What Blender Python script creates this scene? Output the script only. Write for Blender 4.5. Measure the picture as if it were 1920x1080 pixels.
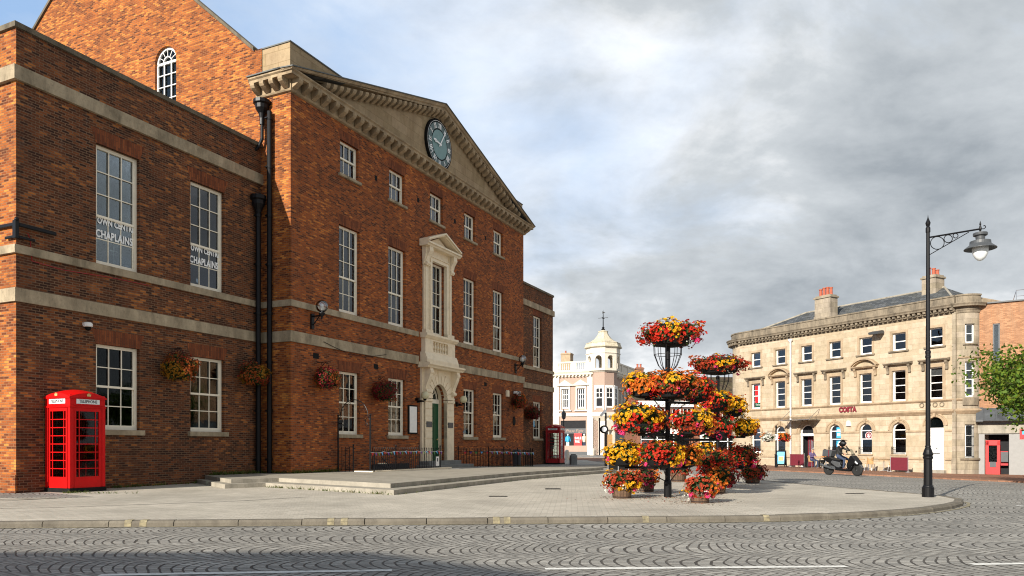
import bpy, bmesh, math, random
from mathutils import Vector, Matrix, noise
R_ = math.radians
scene = bpy.context.scene
for o in list(bpy.data.objects): bpy.data.objects.remove(o)
C = scene.collection

# ------------------------------------------------------------------ camera
cam = bpy.data.cameras.new('camera'); camo = bpy.data.objects.new('camera', cam); C.objects.link(camo)
camo.location = (0, 0, 1.1); camo.rotation_euler = (R_(90), 0, 0)
cam.sensor_width = 36; cam.lens = 26.25; cam.shift_y = 0.1536; cam.clip_end = 3000; cam.clip_start = .05
scene.camera = camo
scene.cycles.filter_width = 1.1
# ------------------------------------------------------------------ light
SUN_AZ = math.atan2(-.59, -.81)          # direction towards the sun, measured from +Y towards +X
SUN_EL = R_(24)
scene.view_settings.view_transform = 'Standard'; scene.view_settings.look = 'None'
scene.view_settings.exposure = 0.70; scene.view_settings.gamma = 1
sl = bpy.data.lights.new('sun', 'SUN'); sl.energy = 4.9; sl.angle = R_(.5); sl.color = (1, .93, .82)
so = bpy.data.objects.new('sun', sl); C.objects.link(so)
sd = Vector((math.sin(SUN_AZ)*math.cos(SUN_EL), math.cos(SUN_AZ)*math.cos(SUN_EL), math.sin(SUN_EL)))
so.rotation_euler = sd.to_track_quat('Z', 'Y').to_euler()

# node helpers
class NT:
    def __init__(s, tree): s.t = tree; s.n = tree.nodes; s.l = tree.links
    def new(s, typ, **kw):
        nd = s.n.new(typ)
        for k, v in kw.items():
            if k == 'ins':
                for kk, vv in v.items(): s.set(nd.inputs[kk], vv)
            else: setattr(nd, k, v)
        return nd
    def set(s, sock, v):
        if isinstance(v, bpy.types.NodeSocket): s.l.new(v, sock)
        elif isinstance(v, (tuple, list)) and len(v) == 3 and sock.type == 'RGBA': sock.default_value = (*v, 1)
        else: sock.default_value = v
    def math(s, op, a, b=0., c=0.):
        n = s.new('ShaderNodeMath', operation=op, ins={0: a, 1: b, 2: c}); return n.outputs[0]
    def mix(s, f, a, b, mode='MIX'):
        n = s.new('ShaderNodeMix', data_type='RGBA', blend_type=mode)
        s.set(n.inputs[0], f); s.set(n.inputs[6], a); s.set(n.inputs[7], b); return n.outputs[2]
    def noise(s, vec, scale, detail=4, rough=.55, dist=0., dim='3D'):
        n = s.new('ShaderNodeTexNoise', ins={'Scale': scale, 'Detail': detail, 'Roughness': rough, 'Distortion': dist})
        if vec is not None: s.set(n.inputs['Vector'], vec)
        return n.outputs[0]
    def ramp(s, f, stops, interp='LINEAR'):
        n = s.new('ShaderNodeValToRGB'); cr = n.color_ramp; cr.interpolation = interp
        while len(cr.elements) < len(stops): cr.elements.new(.5)
        for e, (p, c) in zip(cr.elements, stops): e.position = p; e.color = (*c, 1) if len(c) == 3 else c
        s.set(n.inputs[0], f); return n.outputs[0]
    def mapr(s, v, a, b, c, d):
        n = s.new('ShaderNodeMapRange', ins={0: v, 1: a, 2: b, 3: c, 4: d}); return n.outputs[0]
    def sep(s, v):
        n = s.new('ShaderNodeSeparateXYZ', ins={0: v}); return n.outputs
    def comb(s, x, y, z=0.):
        return s.new('ShaderNodeCombineXYZ', ins={0: x, 1: y, 2: z}).outputs[0]

# ------------------------------------------------------------------ world: sky with broken cloud
w = bpy.data.worlds.new('World'); scene.world = w; w.use_nodes = True
nt = NT(w.node_tree); nt.n.clear()
sky = nt.new('ShaderNodeTexSky', sky_type='NISHITA', sun_disc=False, sun_elevation=SUN_EL, sun_rotation=SUN_AZ % (2*math.pi),
             air_density=1.0, dust_density=1.2, ozone_density=1.5)
tc = nt.new('ShaderNodeTexCoord'); vx, vy, vz = nt.sep(tc.outputs['Generated'])
zz = nt.math('ADD', nt.math('MAXIMUM', vz, 0.), .42)
cu = nt.math('DIVIDE', vx, zz); cv = nt.math('DIVIDE', nt.math('MULTIPLY', vy, .9), zz)
cvec = nt.comb(cu, cv, 3.7)
n1 = nt.noise(cvec, .9, 3, .5, .2)
n2 = nt.noise(nt.comb(nt.math('MULTIPLY', cu, .8), cv, 9.1), 3.2, 10, .60, .25)
n3 = nt.noise(nt.comb(cu, cv, 24.), 1.15, 3, .5, .2)
n5 = nt.noise(nt.comb(nt.math('MULTIPLY', cu, .7), cv, 41.), 7., 7, .6, .2)
cov = nt.math('ADD', nt.math('MULTIPLY', n1, .6), nt.math('MULTIPLY', n2, .6))
cov = nt.math('ADD', cov, nt.mapr(vx, -.32, .16, -.17, .20))
cov = nt.math('ADD', cov, nt.mapr(vz, 0., .25, .16, 0.))
cf = nt.mapr(cov, .48, .82, 0., 1.)
# thick cloud is grey underneath, thin cloud and edges are bright
shade = nt.math('ADD', nt.math('MULTIPLY', n3, .70), nt.math('MULTIPLY', n2, .62))
shade = nt.math('ADD', shade, nt.math('MULTIPLY', n5, .34))
shade = nt.math('SUBTRACT', shade, .065)
shade = nt.math('ADD', shade, nt.mapr(vx, .0, .50, -.06, .075))
shade = nt.math('SUBTRACT', shade, nt.mapr(vz, .0, .22, .13, 0.))
ccol = nt.ramp(shade, [(.65, (.96, .97, .96)), (.72, (.76, .78, .80)), (.81, (.535, .57, .60)), (1.0, (.31, .345, .38))])
skyb = nt.mix(1., sky.outputs[0], (.115, .115, .122), 'MULTIPLY')
bl = nt.mix(.75, skyb, (.33, .50, .76))
bl = nt.mix(cf, bl, nt.mix(1., ccol, (.92, .92, .92), 'MULTIPLY'))
# unseen sky overhead and behind the viewer is darkened to cut ambient light
hv = nt.math('MULTIPLY', nt.mapr(vy, -.25, .45, .85, 1.), nt.mapr(vz, .55, .85, 1., .55))
bl = nt.mix(1., bl, nt.comb(hv, hv, hv), 'MULTIPLY')
bg = nt.new('ShaderNodeBackground', ins={0: bl, 1: .80})
# same cloud deck at the strength the sky texture would have at 0.1
wo = nt.new('ShaderNodeOutputWorld', ins={0: bg.outputs[0]})

# ------------------------------------------------------------------ materials
def newmat(name):
    m = bpy.data.materials.new(name); m.use_nodes = True
    t = NT(m.node_tree); t.n.clear()
    p = t.new('ShaderNodeBsdfPrincipled'); o = t.new('ShaderNodeOutputMaterial', ins={0: p.outputs[0]})
    return m, t, p
def bump(t, p, h, dist=.01, strength=.6):
    b = t.new('ShaderNodeBump', ins={'Strength': strength, 'Distance': dist, 'Height': h}); t.set(p.inputs['Normal'], b.outputs[0])
def plain(name, col, rough=.6, metal=0., var=.12, scale=6., bmp=0., spec=.5, dirt=0., dirtcol=(.05, .045, .035), coat=0.):
    m, t, p = newmat(name)
    oc = t.new('ShaderNodeTexCoord').outputs['Object']
    n = t.noise(oc, scale, 5, .6)
    k = t.mapr(n, .3, .7, 1-var, 1+var)
    c = t.mix(1., col, t.comb(k, k, k), 'MULTIPLY')
    if dirt:
        d = t.mapr(t.noise(oc, scale*.45, 6, .7, .4), .48, .75, 0., dirt); c = t.mix(d, c, dirtcol)
    t.set(p.inputs['Base Color'], c); p.inputs['Roughness'].default_value = rough; p.inputs['Metallic'].default_value = metal
    p.inputs['Specular IOR Level'].default_value = spec
    if coat: p.inputs['Coat Weight'].default_value = coat; p.inputs['Coat Roughness'].default_value = .08
    if bmp: bump(t, p, t.noise(oc, scale*5, 4, .6), bmp)
    return m
def brickmat(name, ramp, mortar, patch=.5, bw=.18, rh=.060, vert=False, ms=.009, patchcol=(.045, .02, .014), stain=0., streak=0.):
    m, t, p = newmat(name)
    oc = t.new('ShaderNodeTexCoord').outputs['Object']; x, y, z = t.sep(oc)
    h = t.math('ADD', x, y)
    vec = t.comb(z, h) if vert else t.comb(h, z)
    wob = t.new('ShaderNodeVectorMath', operation='ADD')
    nz = t.new('ShaderNodeTexNoise', ins={'Vector': oc, 'Scale': 7., 'Detail': 2.})
    sc = t.new('ShaderNodeVectorMath', operation='SCALE', ins={0: nz.outputs[1], 'Scale': .008}); t.set(wob.inputs[0], vec); t.set(wob.inputs[1], sc.outputs[0])
    b = t.new('ShaderNodeTexBrick', offset=.5, ins={'Vector': wob.outputs[0], 'Color1': (0, 0, 0), 'Color2': (1, 1, 1), 'Mortar': (.5, .5, .5), 'Scale': 1., 'Mortar Size': ms, 'Mortar Smooth': .2, 'Bias': 0., 'Brick Width': bw, 'Row Height': rh})
    big = t.noise(oc, .55, 5, .62, .3)
    v = t.math('ADD', b.outputs[0], t.mapr(big, .25, .75, .22, -.26))
    col = t.ramp(v, ramp)
    fine = t.noise(oc, 60., 3, .6); kk = t.mapr(fine, .3, .7, .8, 1.2); col = t.mix(1., col, t.comb(kk, kk, kk), 'MULTIPLY')
    col = t.mix(t.math('MULTIPLY', b.outputs[1], .8), col, mortar)
    pt = t.mapr(t.noise(t.comb(t.math('MULTIPLY', h, .8), t.math('MULTIPLY', z, .55)), .8, 6, .68, .5), .45, .75, 0., patch)
    col = t.mix(pt, col, patchcol)
    if streak:
        sk = t.mapr(t.noise(t.comb(t.math('MULTIPLY', h, 2.6), t.math('MULTIPLY', z, .22), 8.), 1.5, 6, .68, .3), .50, .74, 0., streak); col = t.mix(sk, col, (.035, .022, .016))
    if stain:
        st = t.mapr(t.noise(t.comb(t.math('MULTIPLY', h, 3.), t.math('MULTIPLY', z, .9), 4.), 1.4, 5, .7), .60, .80, 0., stain); col = t.mix(st, col, (.42, .36, .32))
    t.set(p.inputs['Base Color'], col); p.inputs['Roughness'].default_value = .9; p.inputs['Specular IOR Level'].default_value = .2
    bump(t, p, t.math('SUBTRACT', fine, t.math('MULTIPLY', b.outputs[1], 2.2)), .006, .8)
    return m
def stonemat(name, col, dark, dk=.6, scale=1., joints=None, jc=.45, streak=.5, rough=.85):
    m, t, p = newmat(name)
    oc = t.new('ShaderNodeTexCoord').outputs['Object']; x, y, z = t.sep(oc); h = t.math('ADD', x, y)
    n = t.noise(oc, 3*scale, 6, .65); k = t.mapr(n, .3, .7, .82, 1.15)
    c = t.mix(1., col, t.comb(k, k, t.math('MULTIPLY', k, .98)), 'MULTIPLY')
    d = t.mapr(t.noise(t.comb(t.math('MULTIPLY', h, 1.6*scale), t.math('MULTIPLY', z, streak*scale)), 1.3, 7, .7, .3), .42, .74, 0., dk)
    c = t.mix(d, c, dark)
    d2 = t.mapr(t.noise(oc, 14*scale, 5, .7), .55, .78, 0., dk*.7); c = t.mix(d2, c, dark)
    hgt = t.noise(oc, 30., 4, .6)
    if joints:
        b = t.new('ShaderNodeTexBrick', offset=.5, ins={'Vector': t.comb(h, z), 'Color1': (0, 0, 0), 'Color2': (1, 1, 1), 'Scale': 1., 'Mortar Size': .012, 'Mortar Smooth': .3, 'Brick Width': joints[0], 'Row Height': joints[1]})
        kv = t.mapr(b.outputs[0], 0, 1, .88, 1.1); c = t.mix(1., c, t.comb(kv, kv, t.math('POWER', kv, 1.4)), 'MULTIPLY')
        c = t.mix(t.math('MULTIPLY', b.outputs[1], jc), c, dark)
        hgt = t.math('SUBTRACT', hgt, b.outputs[1])
    t.set(p.inputs['Base Color'], c); p.inputs['Roughness'].default_value = rough; p.inputs['Specular IOR Level'].default_value = .25
    bump(t, p, hgt, .008, .6)
    return m
def glassmat(name, tint=(.75, .8, .8), base=.06, rough=.015, k=1.):
    m = bpy.data.materials.new(name); m.use_nodes = True; t = NT(m.node_tree); t.n.clear()
    tr = t.new('ShaderNodeBsdfTransparent', ins={0: tint}); oc = t.new('ShaderNodeTexCoord').outputs['Object']
    bp = t.new('ShaderNodeBump', ins={'Strength': .25, 'Distance': .01, 'Height': t.noise(oc, 1.6, 2, .5)})
    gl = t.new('ShaderNodeBsdfGlossy', ins={0: (.95, .97, 1.), 'Roughness': rough, 'Normal': bp.outputs[0]})
    fr = t.new('ShaderNodeFresnel', ins={0: 1.5}); f = t.math('ADD', t.math('MULTIPLY', fr.outputs[0], k), base)
    mx = t.new('ShaderNodeMixShader', ins={0: f, 1: tr.outputs[0], 2: gl.outputs[0]})
    t.new('ShaderNodeOutputMaterial', ins={0: mx.outputs[0]}); return m
def attrmat(name, rough=.7, transl=.25):
    m, t, p = newmat(name)
    a = t.new('ShaderNodeAttribute', attribute_name='Col').outputs[0]
    t.set(p.inputs['Base Color'], a); p.inputs['Roughness'].default_value = rough; p.inputs['Specular IOR Level'].default_value = .2
    tl = t.new('ShaderNodeBsdfTranslucent', ins={0: a})
    mx = t.new('ShaderNodeMixShader', ins={0: transl, 1: p.outputs[0], 2: tl.outputs[0]})
    t.set([n for n in t.n if n.type == 'OUTPUT_MATERIAL'][0].inputs[0], mx.outputs[0]); return m
M = {}
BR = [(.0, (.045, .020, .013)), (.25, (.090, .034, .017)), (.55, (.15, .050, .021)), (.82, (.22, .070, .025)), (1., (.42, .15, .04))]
M['brick'] = brickmat('red_brick_shaded', BR, (.22, .14, .085), patch=.5, stain=.14, streak=.35)  # wing brick: shade put into the colour, ramp darker than the sunlit brick
M['brick_main'] = brickmat('red_brick_main', [(.0, (.10, .030, .015)), (.25, (.21, .056, .020)), (.55, (.315, .080, .021)), (.85, (.42, .110, .026)), (1., (.58, .19, .04))], (.24, .13, .07), patch=.5, patchcol=(.10, .038, .018), streak=.25)
M['brick_gable'] = brickmat('orange_brick', [(.0, (.09, .026, .012)), (.2, (.20, .052, .016)), (.5, (.35, .095, .020)), (.8, (.47, .145, .028)), (1., (.62, .24, .05))], (.28, .15, .075), patch=.6, patchcol=(.11, .042, .02), streak=.35)
M['brick_arch'] = brickmat('rubbed_brick', [(.0, (.13, .04, .02)), (.5, (.21, .062, .026)), (1., (.28, .085, .032))], (.12, .06, .035), patch=.4, bw=.3, rh=.065, vert=True, ms=.007)
M['brick_tan'] = brickmat('tan_brick', [(.0, (.27, .13, .07)), (.5, (.36, .175, .09)), (1., (.45, .24, .13))], (.34, .24, .16), patch=.2, patchcol=(.3, .12, .06))
M['brick_far'] = brickmat('far_brick', [(.0, (.16, .05, .025)), (.5, (.26, .08, .04)), (1., (.34, .12, .06))], (.3, .22, .16), patch=.3)
M['band'] = stonemat('weathered_stone_band', (.40, .325, .225), (.10, .08, .05), .85)
M['cope'] = stonemat('dark_coping', (.15, .125, .09), (.035, .03, .022), .8)
M['cornice'] = stonemat('cornice_stone', (.38, .285, .18), (.07, .05, .032), .75)
M['tympanum'] = stonemat('tympanum_stone', (.36, .27, .165), (.20, .13, .07), .7, joints=(1.1, .38), jc=.25)
M['lead'] = plain('lead_flashing', (.10, .105, .10), .6, .2)
M['cream'] = plain('cream_painted_stone', (.80, .68, .49), .55, var=.06, dirt=.25, dirtcol=(.25, .2, .13), bmp=.003)
M['sash'] = plain('cream_sash_paint', (.86, .79, .64), .5, var=.06)
M['white'] = plain('white_paint', (.80, .79, .76), .5, var=.05)
M['glass'] = glassmat('window_glass', base=.03, k=1.1)
M['glassfar'] = glassmat('window_glass_far', (.6, .6, .6), .04, .02, .40)
M['glassdark'] = glassmat('window_glass_dim', (.45, .5, .5), .0, .03, .30)
M['interior'] = plain('dark_interior', (.012, .012, .014), .9, var=.3)
M['interior2'] = plain('dim_interior', (.05, .055, .06), .9, var=.5, scale=2.)
M['curtain'] = plain('pale_curtain', (.42, .44, .44), .9, var=.15)
M['black'] = plain('black_gloss_paint', (.006, .006, .007), .42, var=.2, spec=.22)
M['blackmat'] = plain('black_matt', (.009, .009, .009), .8, var=.3, spec=.15)
M['greydark'] = plain('dark_grey', (.06, .065, .07), .5)
M['steel'] = plain('brushed_steel', (.55, .55, .56), .3, .9, var=.08)
M['red'] = plain('red_gloss_paint', (.56, .003, .003), .45, var=.10, scale=3., spec=.18, dirt=.4, dirtcol=(.30, .012, .010))
M['redold'] = plain('faded_red_paint', (.36, .008, .012), .5, var=.12)
M['opal'] = plain('opal_sign', (.74, .76, .76), .35, var=.04)
M['gold'] = plain('gilt', (.65, .45, .18), .4, .3)
M['green'] = plain('green_door_paint', (.004, .075, .028), .4, var=.15)
M['globe'] = plain('cream_globe', (.62, .57, .36), .3, var=.05)
M['slate'] = brickmat('slate', [(0, (.05, .055, .06)), (.5, (.075, .082, .088)), (1, (.11, .115, .12))], (.03, .03, .03), patch=.4, bw=.3, rh=.16, ms=.01, patchcol=(.10, .09, .05))
M['tile'] = brickmat('clay_tile', [(0, (.04, .03, .02)), (.5, (.075, .055, .035)), (1, (.12, .09, .05))], (.02, .015, .01), patch=.5, bw=.2, rh=.13, ms=.012, patchcol=(.1, .1, .05))
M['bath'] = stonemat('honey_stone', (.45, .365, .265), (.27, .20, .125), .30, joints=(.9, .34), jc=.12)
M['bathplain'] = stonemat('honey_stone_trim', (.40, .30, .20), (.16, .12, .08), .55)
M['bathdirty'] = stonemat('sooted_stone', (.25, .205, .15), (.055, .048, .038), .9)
M['bathgrey'] = stonemat('grey_bay_stone', (.34, .285, .215), (.12, .10, .08), .7, joints=(1.2, .36), jc=.2)
M['terracotta'] = plain('terracotta', (.36, .085, .04), .7, var=.15)
M['pinkstucco'] = plain('pinkish_stucco', (.37, .26, .205), .8, var=.06, dirt=.2, dirtcol=(.25, .18, .14))
M['whitestucco'] = plain('white_stucco', (.66, .60, .50), .7, var=.05, dirt=.3, dirtcol=(.35, .3, .22))
M['leadroof'] = plain('mossy_dome_lead', (.52, .46, .34), .7, var=.15, dirt=.6, dirtcol=(.16, .12, .06))
M['maroon'] = plain('maroon_cloth', (.13, .008, .018), .7)
M['maroonsign'] = plain('maroon_letters', (.20, .02, .03), .5)
M['concrete'] = stonemat('old_concrete', (.33, .30, .25), (.12, .11, .085), .7)
M['kerbstone'] = stonemat('dark_kerbstone', (.17, .15, .12), (.07, .06, .048), .8)
M['greystep'] = stonemat('grey_slab', (.20, .205, .20), (.08, .08, .075), .5)
M['blue'] = plain('cyan_poster', (.05, .38, .66), .5, var=.35, scale=9.)
M['orange'] = plain('orange_print', (.65, .24, .05), .5)
M['wicker'] = plain('tan_wicker', (.50, .30, .13), .7, var=.2, scale=30)
M['skin'] = plain('skin', (.52, .27, .17), .55, var=.05)
M['denim'] = plain('dark_denim', (.03, .045, .09), .8, var=.2)
M['leather'] = plain('black_leather', (.02, .019, .018), .45, var=.2, bmp=.004)
M['shoe'] = plain('brown_shoe', (.13, .06, .04), .6)
M['barrel'] = plain('barrel_oak', (.10, .055, .03), .8, var=.35, scale=14, dirt=.4, dirtcol=(.25, .17, .10), bmp=.006)
M['hoop'] = plain('rusty_hoop', (.055, .035, .028), .6, .4, var=.3)
M['bark'] = plain('bark', (.09, .07, .05), .9, var=.4, scale=12, bmp=.01)
M['tyre'] = plain('tyre', (.012, .012, .012), .8)
M['greypaint'] = plain('grey_gloss', (.10, .105, .11), .3, .3)
M['flower'] = attrmat('petals', .6, .3)
M['leaf'] = attrmat('leaves', .55, .3)
M['yellowline'] = plain('worn_yellow', (.235, .20, .12), .8, var=.5, scale=14, dirt=.6, dirtcol=(.17, .15, .12))
M['redpaint2'] = plain('bright_red', (.72, .012, .012), .45)
M['greyclad'] = plain('grey_cladding', (.25, .245, .235), .6, var=.06)
for k_, c_ in dict(f_red=(.55, .02, .03), f_purple=(.16, .05, .30), f_green=(.08, .20, .05), f_blue=(.10, .38, .70)).items(): M[k_] = plain(k_.replace('f_', 'flag_'), c_, .7)

def wmark():
    m, t, p = newmat('worn_white_line'); oc = t.new('ShaderNodeTexCoord').outputs['Object']
    n = t.noise(oc, 22., 5, .7); t.set(p.inputs['Base Color'], t.ramp(n, [(.3, (.35, .34, .31)), (.48, (.66, .65, .60)), (.8, (.78, .77, .73))]))
    p.inputs['Roughness'].default_value = .75; return m
M['mark'] = wmark()
def setts():
    m, t, p = newmat('granite_setts'); oc = t.new('ShaderNodeTexCoord').outputs['Object']
    wv = t.new('ShaderNodeTexNoise', ins={'Vector': oc, 'Scale': .35, 'Detail': 2.})
    x, y, z = t.sep(oc); nx, ny, nz = t.sep(wv.outputs[1])
    x = t.math('ADD', x, t.math('MULTIPLY', nx, 1.1)); y = t.math('ADD', y, t.math('MULTIPLY', ny, .9))
    wv2 = t.new('ShaderNodeTexNoise', ins={'Vector': oc, 'Scale': 5., 'Detail': 2.}); ax, ay, az = t.sep(wv2.outputs[1])
    x = t.math('ADD', x, t.math('MULTIPLY', ax, .045)); y = t.math('ADD', y, t.math('MULTIPLY', ay, .045))
    W = 1.06
    v = t.math('SUBTRACT', t.math('FRACT', t.math('DIVIDE', y, W)), .5)
    bi = t.math('FLOOR', t.math('DIVIDE', y, W))
    k = t.math('MULTIPLY', t.math('MULTIPLY', v, v), .98)
    xs = t.math('ADD', t.math('SUBTRACT', x, k), t.math('MULTIPLY', bi, .37))
    b = t.new('ShaderNodeTexBrick', offset=.5, ins={'Vector': t.comb(y, xs), 'Color1': (0, 0, 0), 'Color2': (1, 1, 1), 'Scale': 1., 'Mortar Size': .0135, 'Mortar Smooth': .35, 'Brick Width': .10, 'Row Height': .118})
    b2 = t.new('ShaderNodeTexBrick', offset=.5, ins={'Vector': t.comb(y, xs), 'Color1': (0, 0, 0), 'Color2': (1, 1, 1), 'Scale': 1., 'Mortar Size': .015, 'Mortar Smooth': .5, 'Brick Width': 50., 'Row Height': .118})
    c = t.ramp(b.outputs[0], [(0, (.25, .24, .215)), (.5, (.32, .305, .27)), (1, (.40, .38, .335))])
    fn = t.noise(oc, 45., 5, .65); kk = t.mapr(fn, .3, .7, .72, 1.28); c = t.mix(1., c, t.comb(kk, kk, kk), 'MULTIPLY')
    big = t.mapr(t.noise(oc, .5, 5, .65), .35, .7, .78, 1.15); c = t.mix(1., c, t.comb(big, big, big), 'MULTIPLY')
    c = t.mix(t.math('MULTIPLY', b.outputs[1], .55), c, (.075, .06, .045))
    brk = t.mapr(t.noise(oc, 1.7, 4, .6), .35, .65, .45, .97); c = t.mix(t.math('MULTIPLY', b2.outputs[1], brk), c, (.03, .024, .018))
    tx_, ty_, tz_ = t.sep(oc); tr = t.mapr(t.noise(t.comb(t.math('MULTIPLY', tx_, .12), t.math('MULTIPLY', ty_, 1.1)), 1.2, 5, .6, .3), .42, .68, 0., .25); c = t.mix(tr, c, (.09, .085, .078))
    ol = t.mapr(t.noise(oc, 1.1, 6, .7, .5), .62, .74, 0., .4); c = t.mix(ol, c, (.07, .065, .06))
    t.set(p.inputs['Base Color'], c); p.inputs['Roughness'].default_value = .75; p.inputs['Specular IOR Level'].default_value = .35
    hh = t.math('SUBTRACT', t.math('MULTIPLY', fn, .4), t.math('MULTIPLY', t.math('ADD', b.outputs[1], t.math('MULTIPLY', b2.outputs[1], 1.2)), 1.))
    bump(t, p, hh, .009, .6); return m
M['setts'] = setts()
def paver(name, c0, c1, c2, joint, bw, rh, rot=.0, jf=.5):
    m, t, p = newmat(name); oc = t.new('ShaderNodeTexCoord').outputs['Object']
    mp = t.new('ShaderNodeMapping', ins={'Vector': oc, 'Rotation': (0, 0, rot)}).outputs[0]
    b = t.new('ShaderNodeTexBrick', offset=.5, ins={'Vector': mp, 'Color1': (0, 0, 0), 'Color2': (1, 1, 1), 'Scale': 1., 'Mortar Size': .008, 'Mortar Smooth': .4, 'Brick Width': bw, 'Row Height': rh})
    c = t.ramp(b.outputs[0], [(0, c0), (.5, c1), (1, c2)])
    fn = t.noise(oc, 40., 5, .7); kk = t.mapr(fn, .3, .7, .84, 1.15); c = t.mix(1., c, t.comb(kk, kk, kk), 'MULTIPLY')
    big = t.mapr(t.noise(oc, .6, 6, .65), .3, .7, .80, 1.14); c = t.mix(1., c, t.comb(big, big, big), 'MULTIPLY')
    c = t.mix(t.math('MULTIPLY', b.outputs[1], jf), c, joint)
    sp = t.mapr(t.noise(oc, 3.1, 7, .75), .60, .76, 0., .6); c = t.mix(sp, c, joint)
    gum = t.mapr(t.new('ShaderNodeTexVoronoi', ins={'Vector': oc, 'Scale': 2.6}).outputs[0], .05, .075, .55, 0.); c = t.mix(gum, c, joint)
    lg = t.mapr(t.noise(oc, .22, 5, .6, .6), .50, .68, 0., .38); c = t.mix(lg, c, tuple(x*.55 for x in c0))
    t.set(p.inputs['Base Color'], c); p.inputs['Roughness'].default_value = .85; p.inputs['Specular IOR Level'].default_value = .25
    bump(t, p, t.math('SUBTRACT', fn, b.outputs[1]), .006, .5); return m
M['paving'] = paver('pale_paving', (.40, .365, .30), (.45, .41, .34), (.50, .455, .38), (.20, .18, .145), .20, .10, .08, .35)
M['redpaving'] = paver('red_brick_paving', (.20, .10, .06), (.25, .125, .075), (.29, .15, .095), (.12, .08, .055), .22, .11, .5, .4)
M['greypaving'] = paver('grey_flags', (.24, .235, .22), (.27, .265, .25), (.31, .305, .285), (.12, .115, .10), .6, .45, .44, .5)

# ------------------------------------------------------------------ mesh builder
class MB:
    def __init__(s): s.v = []; s.f = []; s.m = []; s.col = None
    def add(s, vs, fs, mi=0):
        n = len(s.v); s.v += [tuple(v) for v in vs]; s.f += [tuple(i+n for i in f) for f in fs]; s.m += [mi]*len(fs); return s
    def box(s, x0, x1, y0, y1, z0, z1, mi=0):
        return s.add([(x0, y0, z0), (x1, y0, z0), (x1, y1, z0), (x0, y1, z0), (x0, y0, z1), (x1, y0, z1), (x1, y1, z1), (x0, y1, z1)],
                     [(0, 3, 2, 1), (4, 5, 6, 7), (0, 1, 5, 4), (1, 2, 6, 5), (2, 3, 7, 6), (3, 0, 4, 7)], mi)
    def quad(s, a, b, c, d, mi=0): return s.add([a, b, c, d], [(0, 1, 2, 3)], mi)
    def prism(s, poly, axis, a0, a1, mi=0):
        n = len(poly)
        def P(u, v, a): return (a, u, v) if axis == 'x' else ((u, a, v) if axis == 'y' else (u, v, a))
        vs = [P(u, v, a0) for u, v in poly]+[P(u, v, a1) for u, v in poly]
        fs = [tuple(range(n))[::-1], tuple(range(n, 2*n))]+[(i, (i+1) % n, n+(i+1) % n, n+i) for i in range(n)]
        return s.add(vs, fs, mi)
    def tube(s, p0, p1, r0, r1=None, n=8, mi=0):
        r1 = r0 if r1 is None else r1; p0 = Vector(p0); p1 = Vector(p1); d = (p1-p0)
        if d.length < 1e-6: return s
        d.normalize(); a = d.orthogonal().normalized(); b = d.cross(a); vs = []
        for p, r in ((p0, r0), (p1, r1)):
            for i in range(n):
                an = 2*math.pi*i/n; vs.append(p+(a*math.cos(an)+b*math.sin(an))*r)
        return s.add(vs, [tuple(range(n))[::-1], tuple(range(n, 2*n))]+[(i, (i+1) % n, n+(i+1) % n, n+i) for i in range(n)], mi)
    def path(s, pts, r, n=6, mi=0):
        for a, b in zip(pts[:-1], pts[1:]): s.tube(a, b, r, r, n, mi)
        return s
    def lathe(s, prof, c=(0, 0, 0), n=20, mi=0, rot=0.):
        vs = []; fs = []
        for r, z in prof:
            for i in range(n):
                a = 2*math.pi*i/n+rot; vs.append((c[0]+r*math.cos(a), c[1]+r*math.sin(a), c[2]+z))
        for j in range(len(prof)-1):
            for i in range(n):
                i2 = (i+1) % n; fs.append((j*n+i, j*n+i2, (j+1)*n+i2, (j+1)*n+i))
        fs.append(tuple(range(n))[::-1]); L = (len(prof)-1)*n; fs.append(tuple(range(L, L+n)))
        return s.add(vs, fs, mi)
    def sphere(s, c, r, n=16, mi=0, sz=1.):
        prof = [(max(r*math.sin(math.pi*j/(n//2)), .0005), -r*sz*math.cos(math.pi*j/(n//2))) for j in range(n//2+1)]
        return s.lathe(prof, c, n, mi)
    def ring(s, c, R, r, axis='y', n=24, k=6, mi=0, a0=0., a1=2*math.pi):
        full = abs(a1-a0-2*math.pi) < 1e-6; m = n if full else n+1; pts = []
        for i in range(m+(1 if full else 0)):
            a = a0+(a1-a0)*i/n; u, v = R*math.cos(a), R*math.sin(a)
            pts.append((c[0]+u, c[1], c[2]+v) if axis == 'y' else ((c[0], c[1]+u, c[2]+v) if axis == 'x' else (c[0]+u, c[1]+v, c[2])))
        return s.path(pts, r, k, mi)
    def build(s, name, mats, parent=None, smooth=False, bevel=0., kind=None, merge=False):
        me = bpy.data.meshes.new(name); me.from_pydata(s.v, [], s.f)
        if not isinstance(mats, (list, tuple)): mats = [mats]
        for m in mats: me.materials.append(M[m] if isinstance(m, str) else m)
        if len(mats) > 1: me.polygons.foreach_set('material_index', s.m)
        bm = bmesh.new(); bm.from_mesh(me)
        if merge: bmesh.ops.remove_doubles(bm, verts=bm.verts, dist=1e-4)
        bmesh.ops.recalc_face_normals(bm, faces=bm.faces)
        bm.to_mesh(me); bm.free()
        if smooth: me.polygons.foreach_set('use_smooth', [True]*len(me.polygons))
        if s.col:
            a = me.color_attributes.new('Col', 'FLOAT_COLOR', 'POINT'); a.data.foreach_set('color', [x for c in s.col for x in (*c, 1.)])
        o = bpy.data.objects.new(name, me); C.objects.link(o)
        if parent: o.parent = parent
        if kind: o['kind'] = kind
        if bevel:
            b = o.modifiers.new('bevel', 'BEVEL'); b.width = bevel; b.segments = 1; b.limit_method = 'ANGLE'; b.angle_limit = R_(40)
        if smooth == 'auto':
            pass
        return o
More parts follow.
